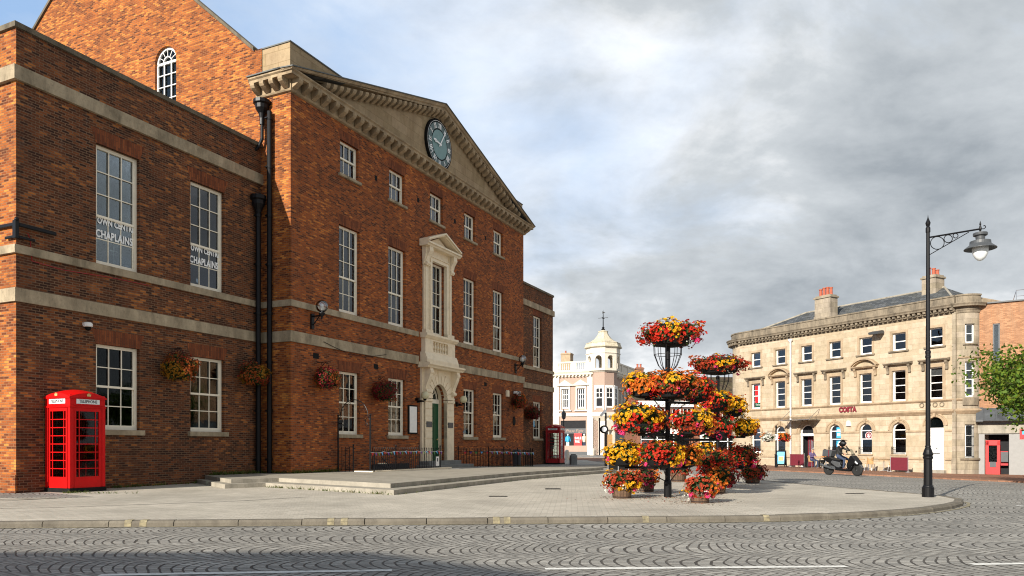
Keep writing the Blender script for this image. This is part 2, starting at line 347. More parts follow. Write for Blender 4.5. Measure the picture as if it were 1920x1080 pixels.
def tag(o, label=None, cat=None, group=None, kind=None):
    if label: o['label'] = label
    if cat: o['category'] = cat
    if group: o['group'] = group
    if kind: o['kind'] = kind
    return o
def thing(name, label, cat, loc=(0, 0, 0), rz=0., group=None):
    o = bpy.data.objects.new(name, None); C.objects.link(o); o.location = loc; o.rotation_euler = (0, 0, rz); o.empty_display_size = .3
    return tag(o, label, cat, group)
def copy_tree(o, parent=None, loc=None, rz=None, label=None):
    c = o.copy(); C.objects.link(c)
    if parent: c.parent = parent
    if loc is not None: c.location = loc
    if rz is not None: c.rotation_euler = (0, 0, rz)
    if label: c['label'] = label
    for ch in [x for x in o.children]: copy_tree(ch, c)
    return c
def text(name, body, size, mat, parent=None, loc=(0, 0, 0), rot=(R_(90), 0, 0), ext=.01, off=0., align='CENTER', shear=0., sx=1., sp=1.):
    cu_ = bpy.data.curves.new(name, 'FONT'); cu_.body = body; cu_.size = size; cu_.extrude = ext; cu_.offset = off
    cu_.align_x = align; cu_.align_y = 'CENTER'; cu_.shear = shear; cu_.space_character = sp; cu_.resolution_u = 3
    tmp = bpy.data.objects.new('tmp', cu_); C.objects.link(tmp)
    dg = bpy.context.evaluated_depsgraph_get(); me = bpy.data.meshes.new_from_object(tmp.evaluated_get(dg)); bpy.data.objects.remove(tmp)
    me.name = name; me.materials.clear(); me.materials.append(M[mat] if isinstance(mat, str) else mat)
    o = bpy.data.objects.new(name, me); C.objects.link(o); o.parent = parent; o.location = loc; o.rotation_euler = rot; o.scale = (sx, 1, 1)
    return o

# ------------------------------------------------------------------ terrain
def S(t): t = max(0., min(1., t)); return t*t*(3-2*t)
def g(X, Y): return -.5*S((X-8)/20.)*S((Y-15)/15.)-.10*S((Y-22)/20.)
def at(px, Z): return (px-960)/1400.*Z
def sheet(name, x0, x1, y0, y1, step, dz, mat):
    nx = int((x1-x0)/step); ny = int((y1-y0)/step); mb = MB()
    for j in range(ny+1):
        for i in range(nx+1):
            X = x0+(x1-x0)*i/nx; Y = y0+(y1-y0)*j/ny; mb.v.append((X, Y, g(X, Y)+dz))
    for j in range(ny):
        for i in range(nx):
            a = j*(nx+1)+i; mb.f.append((a, a+1, a+nx+2, a+nx+1)); mb.m.append(0)
    return mb.build(name, mat, kind='structure', smooth=True)
def poly_sheet(name, poly, dz, mat, step=2., side=0., zfun=None, kind='structure'):
    zf = zfun or (lambda X, Y: g(X, Y)+dz)
    bm = bmesh.new(); vs = [bm.verts.new((x, y, 0)) for x, y in poly]; bm.faces.new(vs)
    xs = [p[0] for p in poly]; ys = [p[1] for p in poly]
    a = math.ceil(min(xs)/step)*step
    while a < max(xs):
        bmesh.ops.bisect_plane(bm, geom=bm.verts[:]+bm.edges[:]+bm.faces[:], plane_co=(a, 0, 0), plane_no=(1, 0, 0)); a += step
    a = math.ceil(min(ys)/step)*step
    while a < max(ys):
        bmesh.ops.bisect_plane(bm, geom=bm.verts[:]+bm.edges[:]+bm.faces[:], plane_co=(0, a, 0), plane_no=(0, 1, 0)); a += step
    bmesh.ops.recalc_face_normals(bm, faces=bm.faces)
    if bm.faces[:] and bm.faces[:][0].normal.z < 0: bmesh.ops.reverse_faces(bm, faces=bm.faces)
    if side:
        be = [e for e in bm.edges if e.is_boundary]; r = bmesh.ops.extrude_edge_only(bm, edges=be)
        nv = set(v for v in r['geom'] if isinstance(v, bmesh.types.BMVert))
        for v in bm.verts: v.co.z = zf(v.co.x, v.co.y)-(side if v in nv else 0)
    else:
        for v in bm.verts: v.co.z = zf(v.co.x, v.co.y)
    bmesh.ops.triangulate(bm, faces=[f for f in bm.faces if len(f.verts) > 4])
    me = bpy.data.meshes.new(name); bm.to_mesh(me); bm.free(); me.materials.append(M[mat])
    o = bpy.data.objects.new(name, me); C.objects.link(o)
    if kind: o['kind'] = kind
    return o
sheet('road', -60, 70, -40, 130, 1.0, -.08, 'setts')
far = MB(); far.quad((-1500, -1500, -.5), (1500, -1500, -.5), (1500, 1500, -.5), (-1500, 1500, -.5)); 
fo = far.build('ground', 'greypaving', kind='structure'); fo.location.z = -.55
# pavement in front of the market hall, with its kerb
KERB = [(-45, 7.0), (-7.35, 10.68), (0, 11.26), (3.7, 11.55), (5.4, 12.05), (6.8, 12.75), (7.95, 13.65), (8.75, 14.5), (9.25, 15.3), (9.42, 16.1), (9.25, 17.0), (8.9, 18.4), (8.3, 21.0), (7.8, 25), (7.0, 30), (6.4, 34.5), (6.4, 44), (6.0, 60), (-45, 60)]
def smooth_poly(pts, n=5):
    out = []
    for i in range(len(pts)-1):
        p0 = pts[max(i-1, 0)]; p1 = pts[i]; p2 = pts[i+1]; p3 = pts[min(i+2, len(pts)-1)]
        for k in range(n):
            t = k/n; out.append(tuple(.5*((2*p1[j])+(-p0[j]+p2[j])*t+(2*p0[j]-5*p1[j]+4*p2[j]-p3[j])*t*t+(-p0[j]+3*p1[j]-3*p2[j]+p3[j])*t**3) for j in (0, 1)))
    out.append(pts[-1]); return out
kc = [KERB[0]]+smooth_poly(KERB[1:14], 6)
def offset_poly(pts, d):
    out = []
    for i, p in enumerate(pts):
        a = Vector(pts[max(i-1, 0)]); b = Vector(pts[min(i+1, len(pts)-1)]); t = (b-a).normalized(); nrm = Vector((-t.y, t.x)); out.append((p[0]+nrm.x*d, p[1]+nrm.y*d))
    return out
inner = offset_poly(kc, .16)
poly_sheet('pavement', inner+KERB[14:], 0., 'paving', 1., side=.2)
# kerb stones: resample along the kerb line
def resample(pts, step):
    out = [Vector(pts[0])]; acc = 0
    for a, b in zip(pts[:-1], pts[1:]):
        a = Vector(a); b = Vector(b); L = (b-a).length; pos = 0
        while acc+(L-pos) >= step:
            pos += step-acc; out.append(a+(b-a)*(pos/L)); acc = 0
        acc += L-pos
    return out
kb = MB(); rs = resample(kc, .915)
random.seed(4)
for i, (a, b) in enumerate(zip(rs[:-1], rs[1:])):
    t = (b-a).normalized(); nn = Vector((-t.y, t.x)); a2 = a+t*.006; b2 = b-t*.006; dz = random.uniform(-.004, .005)
    def q(p, o, z): P = p+nn*o; return (P.x, P.y, g(P.x, P.y)+z)
    pr = [(0, -.2), (.0, -.03+dz), (.028, .004+dz), (.155, .006+dz), (.155, -.2)]
    kb.add([q(a2, o, z) for o, z in pr]+[q(b2, o, z) for o, z in pr], [(0, 1, 6, 5), (1, 2, 7, 6), (2, 3, 8, 7), (3, 4, 9, 8), (0, 4, 3, 2, 1), (5, 6, 7, 8, 9)])
kb.build('kerb', 'kerbstone', kind='structure')
def strip(mb, pts, wd, dz, zf=None):
    l = offset_poly(pts, wd/2); r = offset_poly(pts, -wd/2)
    for i in range(len(pts)-1):
        vs = [l[i], l[i+1], r[i+1], r[i]]; mb.add([(x, y, g(x, y)+dz) for x, y in vs], [(0, 1, 2, 3)])
kr = [tuple(v) for v in rs]
mb = MB(); strip(mb, offset_poly(kr, -.09), .06, -.08+.006); mb.build('road_edge_line', 'yellowline', kind='structure')
# worn yellow marks painted across the kerb
mb = MB()
for px in (245, 272, 612, 637, 925, 945, 1205, 1440):
    Z = 11.0 if px < 900 else 11.4; x = at(px, Z)
    best = min(range(len(rs)-1), key=lambda i: abs((rs[i].x+rs[i+1].x)/2-x) if rs[i].y < 13 else 99)
    a, b = rs[best], rs[best+1]; t = (b-a).normalized(); nn = Vector((-t.y, t.x)); p = a+t*((x-a.x)/t.x)
    for o0, z0, o1, z1 in ((-.004, -.078, -.004, -.028), (-.003, -.024, .026, .0115), (.026, .0115, .14, .0135)):
        A = p+nn*o0; B = p+t*.1+nn*o0; D = p+nn*o1; E = p+t*.1+nn*o1
        mb.quad((A.x, A.y, z0), (B.x, B.y, z0), (E.x, E.y, z1), (D.x, D.y, z1))
mb.build('kerb_marks', 'yellowline', kind='structure')
# white lines
mb = MB()
def line_at(p, q, wd): strip(mb, [p, ((p[0]+q[0])/2, (p[1]+q[1])/2), q], wd, -.08+.005)
line_at((-3.74, 6.77), (-1.13, 7.03), .10); line_at((.315, 7.11), (3.25, 7.25), .10); line_at((4.54, 7.38), (7.8, 7.66), .10); line_at((-8.2, 6.4), (-5.1, 6.64), .10)
line_at((9.85, 14.6), (10.1, 13.95), .10)
strip(mb, resample([(15.6, 33.2), (20.5, 27.0), (24, 22)], 2.), .1, -.08+.008)
mb.build('road_markings', 'mark', kind='structure')
# dark sealing line + covers in the paving
mb = MB(); strip(mb, [(-12, 12.2), (-8, 13.2), (-5.5, 14.6), (-4.3, 15.9)], .035, .004); mb.build('paving_joint', 'greydark', kind='structure')
mb = MB(); strip(mb, [(9.4, 17.0), (12.4, 21.0), (15.2, 24.6)], .05, -.08+.004); mb.build('lamp_shadow_strip', 'greydark', kind='structure')  # dark strip painted on the road as the lamp post's cast shadow
def cover(px, py, wx, wy, label):
    Z = 1540/(py-835.); m_ = MB(); m_.box(-wx/2, wx/2, -wy/2, wy/2, .0, .004)
    for k in range(5): m_.box(-wx/2+.02, wx/2-.02, -wy/2+wy*(k+.4)/5, -wy/2+wy*(k+.7)/5, .004, .009)
    o = m_.build('drain_cover', 'blackmat'); o.location = (at(px, Z), Z, g(at(px, Z), Z)+.001); tag(o, label, 'drain cover')
cover(1603, 926, .42, .1, 'thin dark drain cover in pale paving left of the lamp post')
cover(1037, 917, .4, .35, 'square dark cover in paving right of the stone steps end')
cover(934, 931, .4, .16, 'dark drain cover in the paving in front of the lower step')
# pale flag by corner, dark cobbles
poly_sheet('cobble_strip', [(-13.5, 16.1), (-9.6, 15.4), (-8.9, 15.9), (-10.9, 17.4), (-11.8, 17.3), (-14.5, 18.2)], .004, 'setts', 2.)
poly_sheet('pale_slab', [(-10.7, 14.95), (-9.9, 14.9), (-9.25, 15.6), (-9.9, 15.65)], .008, 'concrete', 4.)
# far pavements
FP = [(13.6, 41.6), (17.2, 37.6), (22.6, 32.0), (33, 22), (48, 30), (40, 60), (20, 75), (13.0, 66), (13.3, 50)]
poly_sheet('red_pavement', FP, -.02, 'redpaving', 2., side=.2)
poly_sheet('far_pavement', [(-30, 84), (12, 77), (30, 70), (40, 90), (40, 120), (-30, 120)], -.02, 'greypaving', 3., side=.2)
poly_sheet('brick_crossing', [(0, 60.2), (14, 58), (14, 76), (0, 80)], -.074, 'redpaving', 3.)

# ------------------------------------------------------------------ wall / window helpers (local frame: front is -Y)
def wall(mb, x0, x1, z0, z1, y, ops, depth=.13, mi=0, arch_n=10, rmi=None):
    """front skin at y, openings (xa,xb,za,zb,arched) with reveals going back by depth"""
    rmi = mi if rmi is None else rmi
    xs = sorted(set([x0, x1]+[o[0] for o in ops]+[o[1] for o in ops])); zs = sorted(set([z0, z1]+[o[2] for o in ops]+[o[3] for o in ops]))
    xs = [x for x in xs if x0 <= x <= x1]; zs = [z for z in zs if z0 <= z <= z1]
    for i in range(len(xs)-1):
        for j in range(len(zs)-1):
            cx_, cz_ = (xs[i]+xs[i+1])/2, (zs[j]+zs[j+1])/2
            if any(o[0] < cx_ < o[1] and o[2] < cz_ < o[3] for o in ops): continue
            mb.quad((xs[i], y, zs[j]), (xs[i+1], y, zs[j]), (xs[i+1], y, zs[j+1]), (xs[i], y, zs[j+1]), mi)
    for o in ops:
        xa, xb, za, zb = o[:4]; arch = len(o) > 4 and o[4]; yb = y+depth; zt = zb
        if arch:
            r = (xb-xa)/2; zt = zb-r; cx_ = (xa+xb)/2
            pts = [(cx_-r*math.cos(math.pi*k/arch_n), zt+r*math.sin(math.pi*k/arch_n)) for k in range(arch_n+1)]
            for k in range(arch_n):
                a, b = pts[k], pts[k+1]
                mb.quad((a[0], y, a[1]), (b[0], y, b[1]), (b[0], y, zb), (a[0], y, zb), mi)
                mb.quad((a[0], y, a[1]), (a[0], yb, a[1]), (b[0], yb, b[1]), (b[0], y, b[1]), rmi)
        else: mb.quad((xa, y, zt), (xb, y, zt), (xb, yb, zt), (xa, yb, zt), rmi)
        mb.quad((xa, y, za), (xa, yb, za), (xa, yb, zt), (xa, y, zt), rmi); mb.quad((xb, y, za), (xb, y, zt), (xb, yb, zt), (xb, yb, za), rmi)
        mb.quad((xa, y, za), (xb, y, za), (xb, yb, za), (xa, yb, za), rmi)
def fanlight(mb, cx_, zc, r, y, w=.025):
    mb.ring((cx_, y+.02, zc), r-.03, .03, n=14, a0=0, a1=math.pi)
    for a in (45, 90, 135): mb.tube((cx_, y+.02, zc), (cx_+r*math.cos(R_(a)), y+.02, zc+r*math.sin(R_(a))), w*.6, n=4)
def sash(parent, xa, xb, za, zb, y, nx=3, nt_=3, nb=2, split=.5, fw=.085, bw=.024, fmat='sash', gl='glass', inner='interior', arch=False, curtains=0, name='window', blind=0.):
    """sash window filling the opening; split = height share of the lower sash"""
    mb = MB(); d = .07; ztop = zb
    if arch: r = (xb-xa)/2; ztop = zb-r
    mb.box(xa, xa+fw, y, y+d, za, ztop); mb.box(xb-fw, xb, y, y+d, za, ztop)
    mb.box(xa+fw, xb-fw, y, y+d, za, za+fw*1.5)
    if arch:
        n = 12; cx_ = (xa+xb)/2
        for k in range(n):
            a0, a1 = math.pi*k/n, math.pi*(k+1)/n
            o = [(cx_-R1*math.cos(a), yy, ztop+R1*math.sin(a)) for yy in (y, y+d) for R1 in (r, r-fw) for a in (a0, a1)]
            mb.add(o, [(0, 1, 3, 2), (4, 6, 7, 5), (2, 3, 7, 6)])
    else: mb.box(xa+fw, xb-fw, y, y+d, zb-fw, zb)
    x0, x1 = xa+fw, xb-fw; z0, z1 = za+fw*1.5, zb-(0 if arch else fw); zm = z0+(z1-z0)*split
    mb.box(x0, x1, y-.012, y+d+.02, zm-.028, zm+.028)
    s2 = .035
    for a, b, yo, nz in ((z0, zm, .03, nb), (zm, z1, .004, nt_)):
        if not (arch and a == zm):
            mb.box(x0, x0+s2, y+yo, y+yo+.035, a, b); mb.box(x1-s2, x1, y+yo, y+yo+.035, a, b)
        for i in range(1, nx):
            xx = x0+(x1-x0)*i/nx; top = b
            if arch and a == zm: top = ztop+math.sqrt(max(0, (r-fw*.6)**2-(xx-(xa+xb)/2)**2))
            mb.box(xx-bw/2, xx+bw/2, y+yo, y+yo+.028, a, top)
        for j in range(1, nz):
            z_ = a+((ztop if arch and a == zm else b)-a)*j/nz; mb.box(x0, x1, y+yo+.002, y+yo+.026, z_-bw/2, z_+bw/2)
        if arch and a == zm: mb.box(x0, x1, y+yo+.002, y+yo+.03, ztop-.03, ztop+.03)
    f = mb.build(name, fmat, parent)
    gm = MB()
    if arch:
        n = 12; gm.prism([(x0, z0), (x1, z0)]+[((xa+xb)/2+(r-.03)*math.cos(math.pi*k/n), ztop+(r-.03)*math.sin(math.pi*k/n)) for k in range(n+1)], 'y', y+.045, y+.048)
    else: gm.box(x0, x1, y+.045, y+.048, z0, z1)
    gm.build('glass', gl, f)
    im = MB(); im.quad((xa-.02, y+.75, za-.05), (xb+.02, y+.75, za-.05), (xb+.02, y+.75, zb+.05), (xa-.02, y+.75, zb+.05))
    im.quad((xa-.02, y+.12, za-.05), (xb+.02, y+.12, za-.05), (xb+.02, y+.75, za-.05), (xa-.02, y+.75, za-.05)); im.quad((xa-.02, y+.12, zb+.05), (xa-.02, y+.75, zb+.05), (xb+.02, y+.75, zb+.05), (xb+.02, y+.12, zb+.05))
    im.quad((xa-.02, y+.12, za-.05), (xa-.02, y+.75, za-.05), (xa-.02, y+.75, zb+.05), (xa-.02, y+.12, zb+.05)); im.quad((xb+.02, y+.12, za-.05), (xb+.02, y+.12, zb+.05), (xb+.02, y+.75, zb+.05), (xb+.02, y+.75, za-.05))
    im.build('room', inner, f)
    if curtains:
        cm = MB()
        for a, b in ((x0, x0+(x1-x0)*.22), (x1-(x1-x0)*curtains, x1)):
            n = 8
            for k in range(n):
                u0 = a+(b-a)*k/n; u1 = a+(b-a)*(k+1)/n; yy0 = y+.2+(.04 if k % 2 else 0); yy1 = y+.2+(0 if k % 2 else .04)
                cm.quad((u0, yy0, z0), (u1, yy1, z0), (u1, yy1, z1), (u0, yy0, z1))
        cm.build('curtain', 'curtain', f)
    if blind:
        cm = MB(); cm.box(x0, x1, y+.1, y+.11, z1-(z1-z0)*blind, z1); cm.build('blind', 'curtain', f)
    return f
def flat_arch(mb, xa, xb, z, y, h=.36, sp=.14, mi=0):
    mb.prism([(xa-.0, z), (xb+.0, z), (xb+sp, z+h), (xa-sp, z+h)], 'y', y-.004, y+.05, mi)
def sill(parent, xa, xb, z, y, h=.12, pr=.09, mat='band', ex=.1):
    o = MB().box(xa-ex, xb+ex, y-pr, y+.12, z-h, z).build('sill', mat, parent, bevel=.012); return o

# ------------------------------------------------------------------ the market hall
HD = Vector((.4264192, .9045256)); HN = Vector((.9045256, -.4264192)); HO = Vector((-6.98337, 23.55835))
HROT = math.atan2(HD.y, HD.x)
hall = thing('market_hall', 'large red brick hall with a clock in its pediment, lower wings and a green door', 'building', (HO.x, HO.y, 0), HROT)
def HP(x, y, z=None):       # hall-local to world
    p = HO+HD*x-HN*y
    return Vector((p.x, p.y, z if z is not None else g(p.x, p.y)))
L = 17.8; YW = 1.2156
WX = [2.98+2.95*k for k in range(5)]
# --- main block front
ops = []
for k, c in enumerate(WX):
    ops.append((c-.52, c+.52, 10.5, 11.68))
    if k != 2: ops += [(c-.585, c+.585, 5.72, 8.73), (c-.585, c+.585, 1.48, 3.67)]
ops.append((8.9-.60, 8.9+.60, 5.75, 8.76)); ops.append((8.9-.62, 8.9+.62, .45, 3.68, True))
mb = MB(); wall(mb, 0, L, -1.2, 12.45, 0, ops, .13)
mb.quad((L, 0, -1.2), (L, YW+15, -1.2), (L, YW+15, 12.45), (L, 0, 12.45)); mb.quad((0, YW+15, -1.2), (L, YW+15, -1.2), (L, YW+15, 13.9), (0, YW+15, 13.9))
mb.build('front_wall', 'brick_main', hall)
# --- left end wall: strip + gable in one plane x = 0
gy = 9.07; gz = 20.4
mb = MB(); nA = 12; ac = 5.59; ar = .52; az = 14.44
def gpoly(mbx, pts, x): mbx.add([(x, a, b) for a, b in pts], [tuple(range(len(pts)))])
gpoly(mb, [(0, -1.2), (1.2, -1.2), (1.2, 12.45), (0, 12.45)], 0)
yl, yr, zb_ = ac-ar, ac+ar, 12.35
gpoly(mb, [(1.2, -1.2), (16.7, -1.2), (16.7, zb_), (1.2, zb_)], 0)
gpoly(mb, [(1.2, zb_), (yl, zb_), (yl, az), (yl, 13.9+(yl-1.55)*.865), (1.55, 13.9), (1.2, 13.9)], 0)
gpoly(mb, [(yr, zb_), (16.7, zb_), (16.6, 13.9), (gy, gz), (yr, 13.9+(yr-1.55)*.865)], 0)
ap = [(ac-ar*math.cos(math.pi*k/nA), az+ar*math.sin(math.pi*k/nA)) for k in range(nA+1)]
for k in range(nA):
    a, b = ap[k], ap[k+1]
    gpoly(mb, [a, b, (b[0], 13.9+(b[0]-1.55)*.865), (a[0], 13.9+(a[0]-1.55)*.865)], 0)
    mb.quad((0, a[0], a[1]), (.15, a[0], a[1]), (.15, b[0], b[1]), (0, b[0], b[1]))
mb.quad((0, yl, zb_), (.15, yl, zb_), (.15, yl, az), (0, yl, az)); mb.quad((0, yr, zb_), (.15, yr, zb_), (.15, yr, az), (0, yr, az))
mb.build('gable_wall', 'brick_gable', hall)
# gable window
mb = MB(); fx = .1
for a, b in ((yl, yl+.07), (yr-.07, yr)): mb.box(fx-.02, fx+.04, a, b, zb_, az)
for k in range(nA):
    a0, a1 = math.pi*k/nA, math.pi*(k+1)/nA
    for R1, R0 in ((ar, ar-.08), (ar*.42, ar*.42-.035)):
        o = [(xx, ac-q_*math.cos(a), az+q_*math.sin(a)) for xx in (fx-.02, fx+.04) for q_ in (R1, R0) for a in (a0, a1)]
        mb.add(o, [(0, 1, 3, 2), (4, 6, 7, 5), (2, 3, 7, 6), (0, 4, 5, 1)])
for a in (30, 60, 90, 120, 150): mb.tube((fx, ac+ar*.42*math.cos(R_(a)), az+ar*.42*math.sin(R_(a))), (fx, ac+ar*math.cos(R_(a)), az+ar*math.sin(R_(a))), .013, n=4)
mb.box(fx-.02, fx+.04, yl, yr, az-.05, az+.03)
for i in (1, 2): mb.box(fx-.01, fx+.03, yl+(yr-yl)*i/3-.04 if False else yl+(yr-yl)*i/3-.018, yl+(yr-yl)*i/3+.018, zb_, az)
for z_ in (12.75, 13.2, 13.62, 14.03): mb.box(fx-.01, fx+.03, yl, yr, z_-.015, z_+.015)
f = mb.build('arched_window', 'white', hall)
MB().prism([(yl, zb_), (yr, zb_)]+[(ac+ar*math.cos(math.pi*k/nA), az+ar*math.sin(math.pi*k/nA)) for k in range(nA+1)], 'x', fx+.045, fx+.05).build('glass', 'glassdark', f)
MB().box(fx+.5, fx+.52, yl-.1, yr+.1, zb_-.1, az+.6).build('room', 'interior', f)
mb = MB(); n = 15
for k in range(n):
    a0, a1 = math.pi*k/n+.01, math.pi*(k+1)/n-.01; q0, q1 = ar+.002, ar+.24
    o = [(xx, ac-q_*math.cos(a), az+q_*math.sin(a)) for xx in (-.006, .02) for q_ in (q0, q1) for a in (a0, a1)]; mb.add(o, [(0, 1, 3, 2), (4, 6, 7, 5), (2, 3, 7, 6), (0, 4, 5, 1), (0, 2, 6, 4), (1, 5, 7, 3)])
mb.build('window_arch', 'brick_gable', hall)
# gable coping
mb = MB()
for ya, za_, yb_, zb2 in ((1.5, 13.87, gy, gz), (16.65, 13.87, gy, gz)):
    mb.add([(xx, ya_, z_) for xx in (-.07, .3) for ya_, z_ in ((ya, za_), (yb_, zb2), (yb_, zb2+.12), (ya, za_+.12))], [(0, 1, 2, 3), (7, 6, 5, 4), (0, 4, 5, 1), (3, 2, 6, 7), (0, 3, 7, 4), (1, 5, 6, 2)])
mb.build('gable_coping', 'cope', hall)
# main roof (lower pitch than the gable parapet) and right end
mb = MB(); rz_ = 17.9
mb.quad((.3, 1.6, 13.2), (L, 1.6, 13.2), (L-.2, gy, rz_), (.3, gy, rz_)); mb.quad((.3, 16.6, 13.2), (L, 16.6, 13.2), (L-.2, gy, rz_), (.3, gy, rz_)); mb.add([(L-.1, 1.6, 12.4), (L-.1, 16.6, 12.4), (L-.1, gy, rz_)], [(0, 1, 2)])
mb.add([(.03, -.4, 12.76), (8.9, -.4, 15.4), (L-.03, -.4, 12.76), (.03, 3.8, 12.76), (8.9, 3.8, 15.4), (L-.03, 3.8, 12.76)], [(0, 1, 4, 3), (1, 2, 5, 4)])

mb.build('roof', 'slate', hall)
# cornice and pediment
PJ = .45; SL = (15.42-12.74)/(8.9+PJ)
mb = MB()
def cprof(y0=0):   # horizontal cornice profile, (y,z)
    return [(0, 12.25), (-.07, 12.27), (-.09, 12.30), (-.10, 12.32), (-.10, 12.60), (-PJ+.05, 12.60), (-PJ+.05, 12.68), (-PJ, 12.72), (-PJ, 12.76), (0, 12.80)]
mb.prism(cprof(), 'x', 0, L)
# returned ends, mitred by overlap of equal profile along y
pr = cprof()
mb.add([(a, a, z) for a, z in pr]+[(a, 1.36, z) for a, z in pr], [(i, (i+1) % 10, 10+(i+1) % 10, 10+i) for i in range(10)]+[tuple(range(10, 20))])
mb.add([(L-a, a, z) for a, z in pr]+[(L-a, 1.36, z) for a, z in pr], [(i, (i+1) % 10, 10+(i+1) % 10, 10+i) for i in range(10)]+[tuple(range(10, 20))])
mb.add([(0, a, z) for a, z in pr]+[(a, a, z) for a, z in pr], [(i, (i+1) % 10, 10+(i+1) % 10, 10+i) for i in range(10)])
mb.add([(L, a, z) for a, z in pr]+[(L-a, a, z) for a, z in pr], [(i, (i+1) % 10, 10+(i+1) % 10, 10+i) for i in range(10)])
nm = 40
def bracket(mbx, xc, w, zoff=0., line=None):
    zf = (lambda x: 0) if line is None else line
    prf = [(-.12, 12.598), (-.41, 12.598), (-.41, 12.53), (-.37, 12.46), (-.26, 12.40), (-.12, 12.33)]
    a, b = xc-w/2, xc+w/2
    mbx.add([(a, y_, z_+zf(a)) for y_, z_ in prf]+[(b, y_, z_+zf(b)) for y_, z_ in prf], [tuple(range(6)), tuple(range(11, 5, -1))]+[(i, (i+1) % 6, 6+(i+1) % 6, 6+i) for i in range(6)])
for k in range(nm):
    bracket(mb, .02+(L-.04)*k/(nm-1), .19)
for k in range(4):
    yc = .08+k*.38
    mb.add([(x_, yc+s_, z_) for s_ in (-.085, .085) for x_, z_ in [(-.12, 12.598), (-.41, 12.598), (-.41, 12.53), (-.37, 12.46), (-.26, 12.40), (-.12, 12.33)]], [tuple(range(6)), tuple(range(11, 5, -1))]+[(i, (i+1) % 6, 6+(i+1) % 6, 6+i) for i in range(6)])
mb.build('cornice', 'cornice', hall)
mb = MB()
for sgn in (1, -1):
    ln = lambda x: (SL*(x+PJ)) if sgn == 1 else (SL*(L+PJ-x))
    prf = [(0, 12.20), (-.08, 12.22), (-.10, 12.31), (-.12, 12.33), (-.12, 12.52), (-PJ+.07, 12.52), (-PJ+.07, 12.62), (-PJ+.02, 12.65), (-PJ, 12.73), (-PJ-.02, 12.76), (0, 12.80)]
    xa, xb = (-PJ, 8.9) if sgn == 1 else (8.9, L+PJ)
    n = len(prf)
    # lower members start where they clear the horizontal cornice
    mb.add([(xa, y_, max(z_+ln(xa), 12.70) if z_ < 12.7 else z_+ln(xa)) for y_, z_ in prf]+[(xb, y_, max(z_+ln(xb), 12.70) if z_ < 12.7 else z_+ln(xb)) for y_, z_ in prf], [tuple(range(n)), tuple(range(2*n-1, n-1, -1))]+[(i, (i+1) % n, n+(i+1) % n, n+i) for i in range(n)])
    for k in range(22):
        xc = (1.35+(8.9-1.5)*k/21) if sgn == 1 else (L-1.35-(8.9-1.5)*k/21)
        bracket(mb, xc, .19, line=lambda x: ln(x)-.08)
mb.build('raking_cornice', 'cornice', hall)
mb = MB(); mb.add([(.2, -.03, 12.7), (L-.2, -.03, 12.7), (8.9, -.03, 15.3)], [(0, 1, 2)]); mb.build('tympanum', 'tympanum', hall)
mb = MB()
for sgn in (1, -1):
    ln = lambda x: (SL*(x+PJ)) if sgn == 1 else (SL*(L+PJ-x)); xa, xb = (-PJ-.03, 8.9) if sgn == 1 else (8.9, L+PJ+.03)
    mb.add([(x, y, z+ln(x)) for x in (xa, xb) for y, z in ((-PJ-.05, 12.765), (.3, 12.815), (.3, 12.85), (-PJ-.05, 12.80))], [(0, 1, 2, 3), (4, 7, 6, 5), (0, 4, 5, 1), (2, 6, 7, 3), (0, 3, 7, 4)])
mb.box(-PJ-.03, .0, .0, 1.39, 12.79, 12.83); mb.build('flashing', 'lead', hall)
for xa, xb in ((.03, 2.6), (L-2.6, L-.03)):
    b = MB().box(xa, xb, .05, 1.62, 12.79, 13.86).build('attic_block', 'tympanum', hall)
    MB().box(xa-.03, xb+.03, .02, 1.65, 13.86, 13.90).build('flashing', 'lead', b)
# clock
ck = MB(); ck.lathe([(1.04, 0), (1.04, .10), (1.0, .13), (.985, .10)], n=48, mi=0); face = ck.build('clock', 'blackmat', hall)
face.location = (8.9, -.03, 13.80); face.rotation_euler = (R_(90), 0, 0)
M['clockglass'] = plain('clock_teal', (.15, .27, .27), .5, var=.1); M['clockpale'] = plain('clock_numeral', (.88, .90, .90), .5, var=.03); M['clockdim'] = plain('clock_ring_teal', (.07, .12, .12), .5)
MB().lathe([(.60, .112), (.60, .118)], n=40).build('dial', 'clockglass', face)
nmb = MB(); seg = MB()
def rbar(m_, ang, rr0, rr1, w_, z0, z1, tilt=0., off=0.):
    c_, s_ = math.sin(ang), math.cos(ang); d_ = Vector((c_, s_)); n_ = Vector((s_, -c_))
    p0 = d_*rr0+n_*(off-tilt); p1 = d_*rr1+n_*(off+tilt)
    vs = [p0-n_*w_, p0+n_*w_, p1+n_*w_, p1-n_*w_]
    m_.add([(v.x, v.y, z) for z in (z0, z1) for v in vs], [(0, 3, 2, 1), (4, 5, 6, 7), (0, 1, 5, 4), (1, 2, 6, 5), (2, 3, 7, 6), (3, 0, 4, 7)])
rom = ['XII', 'I', 'II', 'III', 'IIII', 'V', 'VI', 'VII', 'VIII', 'IX', 'X', 'XI']
for h in range(12):
    nmb = MB(); an = 2*math.pi*h/12; s_ = rom[h]; wd = {'I': .05, 'V': .12, 'X': .12}; tot = sum(wd[c] for c in s_)+.012*(len(s_)-1); u = -tot/2
    for c in s_:
        m_ = u+wd[c]/2
        if c == 'I': rbar(nmb, an, .66, .88, .019, .118, .13, 0, m_)
        elif c == 'V': rbar(nmb, an, .66, .88, .014, .118, .13, -.032, m_-.028); rbar(nmb, an, .66, .88, .009, .118, .13, .032, m_+.028)
        else: rbar(nmb, an, .66, .88, .015, .118, .13, .045, m_); rbar(nmb, an, .66, .88, .009, .118, .13, -.045, m_)
        u += wd[c]+.012
    nmb.build('numeral', 'clockpale', face)
